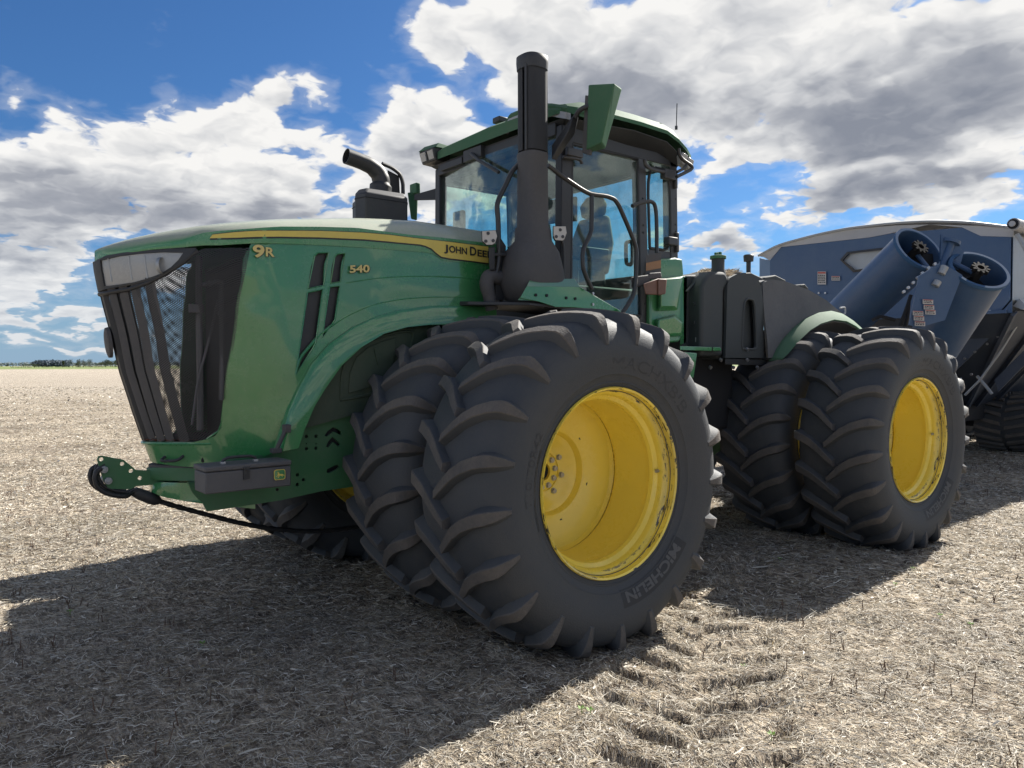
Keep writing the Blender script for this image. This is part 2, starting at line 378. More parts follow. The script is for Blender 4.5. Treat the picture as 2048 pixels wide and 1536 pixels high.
class MB:
    def __init__(self):
        self.v = []
        self.f = []
        self.mi = []
        self.pc = []

    def add(self, verts, faces, mi=0):
        o = len(self.v)
        self.pc.append((o, len(self.f)))
        self.v += [tuple(p) for p in verts]
        self.f += [tuple(i + o for i in fc) for fc in faces]
        self.mi += [mi] * len(faces)
        return self

    def box(self, c, s, rot=None, mi=0, taper=None):
        hx, hy, hz = s[0] / 2, s[1] / 2, s[2] / 2
        vv = []
        for z in (-hz, hz):
            k = taper if (taper and z > 0) else 1.0
            for x, y in ((-hx, -hy), (hx, -hy), (hx, hy), (-hx, hy)):
                vv.append(Vector((x * k, y * k, z)))
        if rot is not None:
            vv = [rot @ p for p in vv]
        vv = [p + Vector(c) for p in vv]
        return self.add(vv, [(3, 2, 1, 0), (4, 5, 6, 7), (0, 1, 5, 4), (1, 2, 6, 5), (2, 3, 7, 6), (3, 0, 4, 7)], mi)

    def hexa(self, a, b, mi=0):
        """two 4-point loops joined"""
        return self.add(list(a) + list(b), [(3, 2, 1, 0), (4, 5, 6, 7), (0, 1, 5, 4), (1, 2, 6, 5), (2, 3, 7, 6), (3, 0, 4, 7)], mi)

    def loft(self, rings, closed=True, cap=True, mi=0):
        n = len(rings[0])
        vv = [p for r in rings for p in r]
        ff = []
        for i in range(len(rings) - 1):
            for j in range(n if closed else n - 1):
                k = (j + 1) % n
                ff.append((i * n + j, i * n + k, (i + 1) * n + k, (i + 1) * n + j))
        if cap and closed:
            ff.append(tuple(range(n - 1, -1, -1)))
            ff.append(tuple((len(rings) - 1) * n + j for j in range(n)))
        return self.add(vv, ff, mi)

    def tube(self, path, r, n=10, smooth=True, mi=0, cap=True):
        path = [Vector(p) for p in path]
        if smooth and len(path) > 2:
            path, r = rounded(path, r)
        rr = r if isinstance(r, (list, tuple)) else [r] * len(path)
        rings = []
        up = None
        for i, p in enumerate(path):
            if i == 0:
                d = path[1] - p
            elif i == len(path) - 1:
                d = p - path[i - 1]
            else:
                d = (path[i + 1] - p).normalized() + (p - path[i - 1]).normalized()
            d.normalize()
            if up is None:
                up = Vector((0, 0, 1)) if abs(d.z) < 0.9 else Vector((0, 1, 0))
            a = d.cross(up)
            if a.length < 1e-5:
                a = d.orthogonal()
            a.normalize()
            b = a.cross(d).normalized()
            up = b
            rings.append([p + (a * math.cos(2 * math.pi * k / n) + b * math.sin(2 * math.pi * k / n)) * rr[i] for k in range(n)])
        return self.loft(rings, cap=cap, mi=mi)

    def lathe(self, prof, origin, axis, n=48, mi=0, closed_prof=False, a0=0.0):
        """prof: (along axis, radius)"""
        o = Vector(origin)
        ax = Vector(axis).normalized()
        u = ax.orthogonal().normalized()
        w_ = ax.cross(u)
        vv = []
        ff = []
        m_ = len(prof)
        for k in range(n):
            t = 2 * math.pi * k / n + a0
            dd = u * math.cos(t) + w_ * math.sin(t)
            for (h, r) in prof:
                vv.append(o + ax * h + dd * r)
        for k in range(n):
            k2 = (k + 1) % n
            for j in range(m_ if closed_prof else m_ - 1):
                j2 = (j + 1) % m_
                ff.append((k * m_ + j, k * m_ + j2, k2 * m_ + j2, k2 * m_ + j))
        return self.add(vv, ff, mi)

    def disc(self, c, axis, r, h, n=16, mi=0):
        c = Vector(c)
        ax = Vector(axis).normalized()
        u = ax.orthogonal().normalized()
        w_ = ax.cross(u)
        ring = [(u * math.cos(2 * math.pi * k / n) + w_ * math.sin(2 * math.pi * k / n)) * r for k in range(n)]
        return self.loft([[c + q for q in ring], [c + ax * h + q for q in ring]], mi=mi)

    def build_each(self, name, mats, parent=None, **k):
        out = []
        for i, (v0, f0) in enumerate(self.pc):
            v1, f1 = self.pc[i + 1] if i + 1 < len(self.pc) else (len(self.v), len(self.f))
            s = MB()
            s.v = self.v[v0:v1]
            s.f = [tuple(q - v0 for q in fc) for fc in self.f[f0:f1]]
            s.mi = self.mi[f0:f1]
            out.append(s.build(name, mats, parent, **k))
        return out

    def build(self, name, mats, parent=None, smooth=35, bevel=0.0, solid=0.0, bseg=2, loc=None, solid_off=-1.0):
        me = bpy.data.meshes.new(name)
        me.from_pydata([tuple(p) for p in self.v], [], self.f)
        if not isinstance(mats, (list, tuple)):
            mats = [mats]
        for m_ in mats:
            me.materials.append(m_)
        if len(mats) > 1:
            me.polygons.foreach_set('material_index', self.mi)
        bm = bmesh.new()
        bm.from_mesh(me)
        bmesh.ops.remove_doubles(bm, verts=bm.verts, dist=1e-5)
        bmesh.ops.recalc_face_normals(bm, faces=bm.faces)
        bm.to_mesh(me)
        bm.free()
        if smooth:
            me.shade_smooth()
            me.set_sharp_from_angle(angle=R(smooth))
            cnt = {}
            for p in me.polygons:
                for ek in p.edge_keys:
                    cnt[ek] = cnt.get(ek, 0) + 1
            for ed in me.edges:
                if cnt.get(tuple(sorted(ed.vertices)), 0) == 1:
                    ed.use_edge_sharp = True
        o = bpy.data.objects.new(name, me)
        col.objects.link(o)
        if parent is not None:
            o.parent = parent
        if loc is not None:
            o.location = loc
        if solid:
            s = o.modifiers.new('solid', 'SOLIDIFY')
            s.thickness = solid
            s.offset = solid_off
        if bevel:
            b = o.modifiers.new('bevel', 'BEVEL')
            b.width = bevel
            b.segments = bseg
            b.limit_method = 'ANGLE'
            b.angle_limit = R(40)
            b.harden_normals = False
        return o


def rounded(path, r):
    """cut the corners of a polyline with short arcs"""
    rr = list(r) if isinstance(r, (list, tuple)) else [r] * len(path)
    out = [path[0]]
    ro = [rr[0]]
    for i in range(1, len(path) - 1):
        a, p, b = path[i - 1], path[i], path[i + 1]
        k = 0.35
        p0 = p.lerp(a, k)
        p1 = p.lerp(b, k)
        for t in (0.0, 0.25, 0.5, 0.75, 1.0):
            out.append(p0.lerp(p, t).lerp(p.lerp(p1, t), t))
            ro.append(rr[i])
    out.append(path[-1])
    ro.append(rr[-1])
    return out, ro


def inpoly(p, poly):
    x, y = p
    c = False
    n = len(poly)
    for i in range(n):
        x1, y1 = poly[i]
        x2, y2 = poly[(i + 1) % n]
        if (y1 > y) != (y2 > y) and x < (x2 - x1) * (y - y1) / (y2 - y1) + x1:
            c = not c
    return c


def cdt(outline, holes=(), step=0.08):
    verts = []
    edges = []
    for loop in [outline] + list(holes):
        o = len(verts)
        L = []
        for i, p in enumerate(loop):
            q = loop[(i + 1) % len(loop)]
            d = math.dist(p, q)
            k = max(1, int(d / step))
            for j in range(k):
                L.append((p[0] + (q[0] - p[0]) * j / k, p[1] + (q[1] - p[1]) * j / k))
        verts += L
        edges += [(o + i, o + (i + 1) % len(L)) for i in range(len(L))]
    xs = [p[0] for p in outline]
    ys = [p[1] for p in outline]
    x = min(xs) + step * 0.5
    while x < max(xs):
        y = min(ys) + step * 0.5
        while y < max(ys):
            if inpoly((x, y), outline) and not any(inpoly((x, y), h) for h in holes):
                if all(math.dist((x, y), v) > step * 0.45 for v in verts[:len(verts)]):
                    verts.append((x, y))
            y += step
        x += step
    r = delaunay_2d_cdt([Vector(v) for v in verts], edges, [], 0, 1e-6)
    ov, of = r[0], r[2]
    keep = []
    for f_ in of:
        c = (sum(ov[i][0] for i in f_) / 3, sum(ov[i][1] for i in f_) / 3)
        if inpoly(c, outline) and not any(inpoly(c, h) for h in holes):
            keep.append(tuple(f_))
    return [tuple(v) for v in ov], keep


def plate(name, outline, fn, mats, parent, holes=(), step=0.12, thick=0.01, smooth=35, bevel=0.0, off=1.0):
    """sheet with the given outline (u,v), lifted into space by fn(u,v); the sheet grows inward"""
    v, f_ = cdt(outline, holes, step)
    b = MB()
    b.add([fn(*p) for p in v], f_)
    me_o = b.build(name, mats, parent, smooth=smooth)
    # make the normals face away from the tractor side we look from: decided by fn orientation
    if thick:
        s = me_o.modifiers.new('solid', 'SOLIDIFY')
        s.thickness = thick
        s.offset = 0.0
    if bevel:
        bb = me_o.modifiers.new('bevel', 'BEVEL')
        bb.width = bevel
        bb.segments = 2
        bb.limit_method = 'ANGLE'
        bb.angle_limit = R(40)
    return me_o


def prism(name, outline, y0, y1, mats, parent, bevel=0.006, smooth=35, axis='y', rest=None):
    """(x,z) outline extruded between y0 and y1"""
    n = len(outline)
    if axis == 'y':
        a = [(p[0], y0, p[1]) for p in outline]
        b = [(p[0], y1, p[1]) for p in outline]
    elif axis == 'x':
        a = [(y0, p[0], p[1]) for p in outline]
        b = [(y1, p[0], p[1]) for p in outline]
    m_ = MB()
    m_.add(a + b, [tuple(range(n)), tuple(range(2 * n - 1, n - 1, -1))] + [(i, (i + 1) % n, n + (i + 1) % n, n + i) for i in range(n)])
    return m_.build(name, mats, parent, smooth=smooth, bevel=bevel)


def thing(name, label, cat, loc=(0, 0, 0), group=None):
    o = bpy.data.objects.new(name, None)
    o.empty_display_size = 0.2
    col.objects.link(o)
    o.location = loc
    o['label'] = label
    o['category'] = cat
    if group:
        o['group'] = group
    return o


def tag(o, label=None, cat=None, group=None, kind=None):
    for k, v in (('label', label), ('category', cat), ('group', group), ('kind', kind)):
        if v:
            o[k] = v
    return o


def text_mesh(s, size=1.0, bold=0.02, depth=0.0, spacing=1.0):
    cu = bpy.data.curves.new('txt', 'FONT')
    cu.body = s
    cu.size = size
    cu.offset = bold
    cu.extrude = 0.0
    cu.space_character = spacing
    cu.resolution_u = 4
    o = bpy.data.objects.new('txt', cu)
    col.objects.link(o)
    dg = bpy.context.evaluated_depsgraph_get()
    dg.update()
    me = bpy.data.meshes.new_from_object(o.evaluated_get(dg))
    V = [tuple(v.co) for v in me.vertices]
    F = [tuple(p.vertices) for p in me.polygons]
    bpy.data.objects.remove(o)
    bpy.data.meshes.remove(me)
    bpy.data.curves.remove(cu)
    return V, F


def text_obj(name, s, fn, material, parent, size=1.0, bold=0.02, spacing=1.0, target=None, height=None, centre=True, subdiv=None):
    V, F = text_mesh(s, size, bold, 0, spacing)
    xs = [v[0] for v in V]
    ys = [v[1] for v in V]
    w_, h_ = max(xs) - min(xs), max(ys) - min(ys)
    sx = target / w_ if target else 1.0
    sy = height / h_ if height else sx
    P = [((v[0] - min(xs)) * sx, (v[1] - min(ys)) * sy) for v in V]
    if centre:
        tw = w_ * sx
        P = [(p[0] - tw / 2, p[1]) for p in P]
    b = MB()
    b.add([fn(*p) for p in P], F)
    return b.build(name, material, parent, smooth=0)


ONLY = None

# ================================================================== GROUND (structure)
P0, P1 = (0.830, -2.097, 0.000), (-0.697, -3.259, 0.000)
TRACKS = [(P0[0], P0[1], P1[0], P1[1], 0.085), (3.0, -4.75, -1.0, -4.55, 0.045), (3.0, -5.7, -1.0, -5.4, 0.04)]


def hgt(x, y):
    """height of the soil, vectorised"""
    h = 0.018 * np.sin(x * 1.7 + 0.6 * np.sin(y * 1.3)) * np.sin(y * 1.1 + 0.8) + 0.012 * np.sin(x * 4.3 + 1.1 * np.sin(y * 3.1 + 2)) * np.sin(y * 3.7 + 0.4 * np.sin(x * 2.3))
    h = h + 0.007 * np.sin(x * 9.1 + 1.3 * np.sin(y * 7.3)) * np.sin(y * 10.3 + 1.7 * np.sin(x * 6.1))
    # lug prints of an earlier pass: two-sided chevrons pressed into the soil
    for (ax_, ay_, bx_, by_, dep) in TRACKS:
        L_ = math.hypot(bx_ - ax_, by_ - ay_)
        tx, ty = (bx_ - ax_) / L_, (by_ - ay_) / L_
        sx_ = (x - ax_) * tx + (y - ay_) * ty
        t = -(x - ax_) * ty + (y - ay_) * tx + 0.04 * np.sin(sx_ * 1.1)
        inside = np.clip((0.46 - np.abs(t)) / 0.06, 0, 1)
        bars = np.sin(2 * np.pi * (sx_ + 0.42 * np.abs(t)) / 0.285 + np.where(t > 0, np.pi, 0) + 0.5 * np.sin(sx_ * 3.1))
        irregular = 0.6 + 0.4 * np.sin(sx_ * 5.3 + t * 11)
        centre = np.clip(np.abs(t) / 0.05, 0, 1)
        h = h - inside * 0.012 - inside * centre * np.clip((bars - 0.25) * 2.2, 0, 1) * dep * irregular
    for xc_ in (0.0, 3.91):
        for yc_ in (-1.80, -0.95):
            rr_ = np.hypot((x - xc_) / 0.60, (y - yc_) / 0.50)
            h = h + 0.030 * np.exp(-((rr_ - 1.0) / 0.16) ** 2) * (0.7 + 0.3 * np.sin(x * 17 + y * 11))
    # flatten under the wheels, a slight heap of soil beside them
    for xc_ in (0.0, 3.91):
        for yc_ in (-1.80, -0.95, 0.95, 1.80):
            d = np.maximum(np.abs(x - xc_) / 0.45, np.abs(y - yc_) / 0.38)
            k = np.clip(1.25 - d, 0, 0.25) / 0.25
            h = h * (1 - k) + (-0.012) * k
    return h


def axis_pts(lo_, hi_, fine_lo, fine_hi, st):
    a = list(np.arange(fine_lo, fine_hi, st))
    s = st
    p = fine_hi
    up_ = []
    while p < hi_:
        up_.append(p)
        s *= 1.14
        p += s
    up_.append(hi_)
    s = st
    p = fine_lo - st
    dn = []
    while p > lo_:
        dn.append(p)
        s *= 1.14
        p -= s
    dn.append(lo_)
    return np.array(dn[::-1] + a + up_)


gx = axis_pts(-4000, 4000, -4.6, 6.0, 0.028)
gy = axis_pts(-4000, 4000, -5.2, 2.6, 0.028)
GXX, GYY = np.meshgrid(gx, gy)
fade = np.clip((60 - np.hypot(GXX, GYY)) / 40, 0, 1)
GZ = hgt(GXX, GYY) * fade
jit = np.where(np.hypot(GXX, GYY) < 9, 1, 0)
GZ = GZ + jit * rng.normal(0, 0.0022, GZ.shape)
nx, ny = len(gx), len(gy)
co = np.stack([GXX, GYY, GZ], -1).reshape(-1, 3).astype(np.float32)
ii = np.arange(nx * ny).reshape(ny, nx)
quads = np.stack([ii[:-1, :-1], ii[:-1, 1:], ii[1:, 1:], ii[1:, :-1]], -1).reshape(-1, 4).astype(np.int32)


def np_mesh(name, co, faces, k):
    me = bpy.data.meshes.new(name)
    me.vertices.add(len(co))
    me.vertices.foreach_set('co', co.ravel())
    nf = len(faces)
    me.loops.add(nf * k)
    me.loops.foreach_set('vertex_index', faces.ravel())
    me.polygons.add(nf)
    me.polygons.foreach_set('loop_start', np.arange(0, nf * k, k, dtype=np.int32))
    me.polygons.foreach_set('loop_total', np.full(nf, k, dtype=np.int32))
    me.update(calc_edges=True)
    return me


gme = np_mesh('field', co, quads, 4)
gme.shade_smooth()
gm = bpy.data.materials.new('stubble_soil')
gm.use_nodes = True
gt = gm.node_tree
gt.nodes.clear()
G = NT(gt)
goc = G.n('ShaderNodeTexCoord').outputs['Object']
gd = G.n('ShaderNodeCameraData').outputs[1] if False else None
# chopped stems: several stretched noises at different headings, in metres
layers = None
for (ang, s1, s2) in ((0.3, 38, 9), (1.35, 42, 10), (2.2, 34, 8), (2.9, 46, 11)):
    mp = G.n('ShaderNodeMapping', {'Vector': goc, 'Rotation': (0, 0, ang), 'Scale': (s1, s2, 10)}).outputs[0]
    q = G.noise(mp, 1.0, 3, 0.55, dist=0.6)
    q = G.ss(q, 0.50, 0.66)
    layers = q if layers is None else G.m('MAXIMUM', layers, q)
mid = G.noise(goc, 9.0, 6, 0.68)
lowf = G.noise(goc, 0.45, 5, 0.6)
mpr = G.n('ShaderNodeMapping', {'Vector': goc, 'Rotation': (0, 0, 0.15), 'Scale': (0.05, 0.55, 1)}).outputs[0]
rowf = G.noise(mpr, 1.0, 4, 0.6)
dark = G.mix(G.ss(mid, 0.35, 0.7), (0.12, 0.095, 0.073), (0.33, 0.275, 0.215))
straw = G.mix(G.ss(G.noise(goc, 60, 3, 0.6), 0.3, 0.7), (0.44, 0.375, 0.285), (0.74, 0.66, 0.54))
cover = G.m('MULTIPLY', layers, G.ss(G.m('ADD', G.m('MULTIPLY', mid, 0.7), G.m('MULTIPLY', lowf, 0.5)), 0.42, 0.72))
gc = G.mix(cover, dark, straw)
tone = G.m('MULTIPLY_ADD', G.m('ADD', lowf, rowf), 0.5, 0.50)
gc = G.mix(1.0, gc, G.n('ShaderNodeCombineXYZ', {0: tone, 1: G.m('MULTIPLY', tone, 0.99), 2: G.m('MULTIPLY', tone, 0.97)}).outputs[0], 'MULTIPLY')
# beyond some tens of metres the individual stems average out to a pale carpet
pz = G.n('ShaderNodeVectorMath', {0: goc}, operation='LENGTH').outputs[1]
farf = G.ss(pz, 20.0, 60.0)
farn = G.noise(G.n('ShaderNodeMapping', {'Vector': goc, 'Scale': (1.0, 1.0, 1.0)}).outputs[0], 7.0, 6, 0.7)
farc = G.mix(G.ss(farn, 0.40, 0.62), (0.20, 0.165, 0.13), (0.62, 0.55, 0.45))
farc = G.mix(G.m('MULTIPLY', G.ss(rowf, 0.50, 0.75), 0.45), farc, (0.33, 0.25, 0.18))
gc = G.mix(farf, gc, farc)
gbump = G.n('ShaderNodeBump', {'Height': G.m('ADD', G.m('MULTIPLY', layers, 0.5), G.m('MULTIPLY', mid, 1.2)), 'Strength': 0.9, 'Distance': 0.03})
gb = G.n('ShaderNodeBsdfPrincipled', {'Base Color': gc, 'Roughness': 0.95, 'Specular IOR Level': 0.15})
gt.links.new(gbump.outputs[0], gb.inputs['Normal'])
G.n('ShaderNodeOutputMaterial', {'Surface': gb.outputs[0]})
gme.materials.append(gm)
ground = bpy.data.objects.new('field', gme)
col.objects.link(ground)
ground['kind'] = 'structure'

# green winter crop strip at the far side of the field
cm = mat('far_green_crop', (0.16, 0.20, 0.055), 0.9, var=0.25, var_scale=0.05)
CX, CY = -3.2592, -5.2376
fw = Vector((0.624095, 0.780915, 0)).normalized()
rt = Vector((fw.y, -fw.x, 0))


def far(dist, side, z=0.0):
    return Vector((CX, CY, 0)) + fw * dist + rt * side + Vector((0, 0, z))


cb = MB()
cb.add([far(350, -1200, 0.02), far(350, 1200, 0.02), far(1900, 2400, 0.02), far(1900, -2400, 0.02)], [(0, 1, 2, 3)])
strip = cb.build('green_field', cm, smooth=0)
strip['kind'] = 'structure'

# ================================================================== TRACTOR
tractor = thing('tractor', 'large green articulated tractor on eight dual wheels with yellow rims, parked in the stubble', 'tractor', (0, 0, 0))

# ---- wheels --------------------------------------------------------------
CARC = [(0.27, 0.535), (0.297, 0.562), (0.304, 0.580), (0.310, 0.584), (0.311, 0.590), (0.309, 0.594), (0.320, 0.620), (0.329, 0.633), (0.333, 0.636), (0.333, 0.641), (0.350, 0.68), (0.368, 0.77), (0.363, 0.83), (0.343, 0.882), (0.304, 0.928), (0.237, 0.957), (0.13, 0.974), (0, 0.979)]
CARC = CARC + [(-a, b) for a, b in CARC[-2::-1]]
LUGT = [(-0.035, 1.027, 0.0, .022), (0.03, 1.028, -0.055, .029), (0.10, 1.025, -0.115, .033), (0.18, 1.016, -0.163, .034), (0.265, 1.002, -0.196, .034), (0.322, 0.988, -0.211, .035),
        (0.346, 0.970, -0.216, .034), (0.362, 0.930, -0.220, .030), (0.371, 0.875, -0.224, .022), (0.371, 0.815, -0.228, .012)]
LUGB = [(-0.045, 0.955), (0.03, 0.955), (0.10, 0.955), (0.18, 0.945), (0.235, 0.935), (0.275, 0.915), (0.300, 0.898), (0.325, 0.870), (0.343, 0.835), (0.355, 0.795)]
NLUG = 21


def tyre_mesh(flip):
    b = MB()
    n = 84
    vv = []
    m_ = len(CARC)
    for k in range(n):
        t = 2 * math.pi * k / n
        for (yy, r) in CARC:
            vv.append((-r * math.cos(t), yy, -r * math.sin(t)))
    ff = []
    for k in range(n):
        k2 = (k + 1) % n
        for j in range(m_ - 1):
            ff.append((k * m_ + j, k * m_ + j + 1, k2 * m_ + j + 1, k2 * m_ + j))
    b.add(vv, ff, 0)
    for s in (-1, 1):
        for k in range(NLUG):
            ph = 2 * math.pi * (k + (0.5 if s > 0 else 0.0)) / NLUG
            rings = []
            for (yt, rt_, c, hw), (yb, rb) in zip(LUGT, LUGB):
                wb = hw + 0.022 + 0.05 * max(0.0, yt - 0.10)
                ring = []
                # chamfered section: base-, shoulder-, top-, top+, shoulder+, base+
                for (q, fr) in ((-wb, 0.0), (-hw * 1.05, 0.92), (-hw * 0.90, 1.0), (hw * 0.90, 1.0), (hw * 1.05, 0.92), (wb, 0.0)):
                    yy = yb + (yt - yb) * fr
                    r = rb + (rt_ - rb) * fr
                    a = ph + (c + q) / 1.0
                    ring.append((-r * math.cos(a), s * yy, -r * math.sin(a)))
                rings.append(ring)
            o = len(b.v)
            b.v += [p for r_ in rings for p in r_]
            nr = len(rings)
            for i in range(nr - 1):
                for j in range(5):
                    b.f.append((o + i * 6 + j, o + i * 6 + j + 1, o + (i + 1) * 6 + j + 1, o + (i + 1) * 6 + j))
                    b.mi.append(1 if (j in (1, 2, 3) and i < nr - 1) else 0)
            b.f.append(tuple(o + j for j in range(6)))
            b.mi.append(1)
            b.f.append(tuple(o + (nr - 1) * 6 + j for j in range(5, -1, -1)))
            b.mi.append(0)
    if flip:
        b.v = [(x, -y, z) for x, y, z in b.v]
    return b


# rim cross-section, y outward, plus the dish; outward is -y for the near side (sg=-1)
RIMP = [(-0.30, 0.5615), (-0.312, 0.556), (-0.305, 0.545), (-0.285, 0.540), (-0.255, 0.536), (-0.240, 0.520), (-0.225, 0.512), (-0.195, 0.508), (-0.175, 0.486), (-0.150, 0.480), (-0.135, 0.488), (-0.10, 0.490),
        (0.10, 0.487), (0.125, 0.478), (0.145, 0.478), (0.165, 0.487), (0.21, 0.487), (0.24, 0.512), (0.27, 0.53), (0.285, 0.540), (0.305, 0.545), (0.312, 0.556), (0.30, 0.5615), (0.295, 0.548),
        (0.26, 0.542), (0.22, 0.52), (0.18, 0.497), (-0.17, 0.497), (-0.20, 0.52), (-0.26, 0.545), (-0.295, 0.55)]
DISH = [(0.165, 0.487), (0.190, 0.47), (0.200, 0.40), (0.218, 0.345), (0.228, 0.29), (0.240, 0.268), (0.280, 0.250), (0.295, 0.21), (0.316, 0.185), (0.325, 0.128), (0.316, 0.1265), (0.316, 0.1245), (0.325, 0.123), (0.325, 0.066), (0.318, 0.062), (0.318, 0.056), (0.37, 0.055), (0.37, 0.0)]


def rim_mesh(sg):
    b = MB()
    b.lathe([(y * -sg * 1.0, r) for y, r in RIMP], (0, 0, 0), (0, 1, 0), n=96, closed_prof=True)
    dd = [(y * -sg, r) for y, r in DISH]
    b.lathe(dd, (0, 0, 0), (0, 1, 0), n=96)
    back = [(y + 0.012 if True else y, r) for y, r in DISH]
    b.lathe([(y * -sg, r) for y, r in back], (0, 0, 0), (0, 1, 0), n=48)
    return b


def on_wheel(sg, y, r, a):
    """point on a wheel: a clockwise from the top as seen from outside the near side"""
    return Vector((r * math.sin(a), sg * y, r * math.cos(a)))


def make_wheel(sg, x, yc, full=True):
    w_ = rim_mesh(sg).build('wheel', YEL, tractor, smooth=32, loc=(x, yc, 0.96))
    tm = tyre_mesh(sg > 0)
    # the weight on it flattens the tyre where it meets the soil
    for i, (vx, vy, vz) in enumerate(tm.v):
        if vz < -0.80:
            k = min(1.0, (-0.80 - vz) / 0.2)
            sgn = 1 if vy > 0 else -1
            tm.v[i] = (vx, vy + sgn * 0.018 * k * (1 if abs(vy) > 0.2 else 0), vz)
    tm.build('tyre', [RUB, RUBT], w_, smooth=34)
    # lug bolts, hub bolts, vent holes
    bm_ = MB()
    bolt = MB()
    bolt.disc((0, 0, 0), (0, sg, 0), 0.0165, 0.016, 6)
    bolt.disc((0, 0, 0), (0, sg, 0), 0.0195, 0.004, 14)
    first = None
    for (cnt, rad, yy, off) in ((10, 0.100, 0.327, 10), (8, 0.155, 0.322, 12)):
        for k in range(cnt):
            a = R(off + k * 360 / cnt)
            p = on_wheel(1, 0, rad, a)
            loc = (p.x, -sg * (yy - 0.002), p.z)
            if first is None:
                first = bolt.build('lug_bolt', MET, w_, smooth=30, loc=loc)
            else:
                o = first.copy()
                col.objects.link(o)
                o.parent = w_
                o.location = loc
    hb = MB()
    hb.disc((0, -sg * 0.345, 0), (0, sg, 0), 0.054, 0.008, 24)
    hb.build('hub_centre', BLKM, w_)
    vh = MB()
    for k in range(6):
        p = on_wheel(1, 0, 0.313, R(48 + 60 * k))
        vh.disc((p.x, -sg * 0.2280, p.z), (0, sg, 0), 0.0105, 0.004, 14)
    vh.build_each('dish_hole', BLKM, w_)
    va = MB()
    p0 = on_wheel(1, 0, 0.500, R(88))
    va.disc((p0.x, sg * 0.205, p0.z), (-1, 0, 0), 0.012, 0.02, 10)
    va.tube([(p0.x - 0.01, sg * 0.205, p0.z), (p0.x - 0.035, sg * 0.215, p0.z)], 0.005, 8)
    va.build('valve', MET, w_)
    # chipped paint on the rim flange
    # sidewall lettering
    def side_r(r):
        rs = [c[1] for c in CARC[:13]]
        ys = [c[0] for c in CARC[:13]]
        return float(np.interp(r, rs, ys))

    def lettering(nm, s, a_mid, r0, hgt_, width, m_, lift=0.0025, bold=0.02):
        def fn(u, v):
            r = r0 + v
            a = a_mid + u / (r0 + hgt_ / 2)
            return on_wheel(sg, side_r(r) + lift, r, a)
        return text_obj(nm, s, fn, m_, w_, target=width, height=hgt_, bold=bold)
    if full:
        # dark banner behind the maker's name, then the raised letters
        pb = MB()
        a0, a1 = R(126), R(178)
        nseg = 24
        vv = []
        for k in range(nseg + 1):
            a = a0 + (a1 - a0) * k / nseg
            for r in (0.625, 0.65, 0.675, 0.70, 0.725):
                vv.append(on_wheel(sg, side_r(r) + 0.0015, r, a))
        ff = [(k * 5 + j, k * 5 + j + 1, (k + 1) * 5 + j + 1, (k + 1) * 5 + j) for k in range(nseg) for j in range(4)]
        pb.add(vv, ff)
        pb.build('name_banner', RUBP, w_, smooth=60)
        lettering('sidewall_lettering', 'MICHELIN', R(152.5), 0.640, 0.062, 0.53, RUBL, 0.004, 0.035)
        lettering('sidewall_lettering', 'RADIAL TUBELESS', R(-88), 0.607, 0.022, 0.44, RUBP, 0.003, 0.02)
        lettering('sidewall_lettering', '710/70R42', R(-78), 0.655, 0.055, 0.40, RUBD, 0.002, 0.0)
        lettering('sidewall_lettering', 'MACHXBIB', R(25), 0.665, 0.068, 0.74, RUBD, 0.0016, 0.0)
    return w_


make_wheel(-1, 0.0, -1.80)
make_wheel(-1, 3.91, -1.80)
make_wheel(-1, 0.0, -0.95)
make_wheel(-1, 3.91, -0.95)
for x in (0.0, 3.91):
    for y in (0.95, 1.80):
        make_wheel(1, x, y, full=False)
for x in (0.0, 3.91):
    ax = MB()
    ax.tube([(x, -1.38, 0.96), (x, 1.38, 0.96)], 0.13, 20, smooth=False)
    ax.box((x, 0, 0.98), (0.6, 0.75, 0.62))
    for s in (-1, 1):
        ax.lathe([(0, 0.30), (0.10, 0.30), (0.14, 0.22), (0.30, 0.20)], (x, s * 0.45, 0.96), (0, s, 0), 24)
    ax.build('axle', GREEN2, tractor, bevel=0.01)


# ---- nose surface ---------------------------------------------------------
XCz = [.75, .84, .87, 1.03, 1.04, 1.169, 1.345, 1.626, 1.84, 2.081, 2.23, 2.305, 2.45]
XCx = [-1.94, -1.96, -1.975, -1.985, -1.985, -2.026, -2.081, -2.162, -2.2, -2.257, -2.282, -2.289, -2.26]
GYk = [0, .05, .1, .2, .3, .38, .45, .5, .55, .58, .6]
GXk = [0, .008, .035, .12, .23, .33, .43, .51, .61, .70, .80]


def NS(y, z, out=0.0):
    """point on the nose; out moves it off the surface"""
    def f_(yy, zz):
        return Vector((float(np.interp(zz, XCz, XCx) + np.interp(abs(yy), GYk, GXk)), yy, zz))
    p = f_(y, z)
    if out:
        a = f_(min(abs(y) + .02, .6), z) - f_(max(abs(y) - .02, 0), z)
        b = f_(abs(y), z + .02) - f_(abs(y), z - .02)
        n = a.cross(b)
        n.normalize()
        if n.x > 0:
            n = -n
        if y > 0:
            n.y = -n.y
        p = p + n * out
    return p


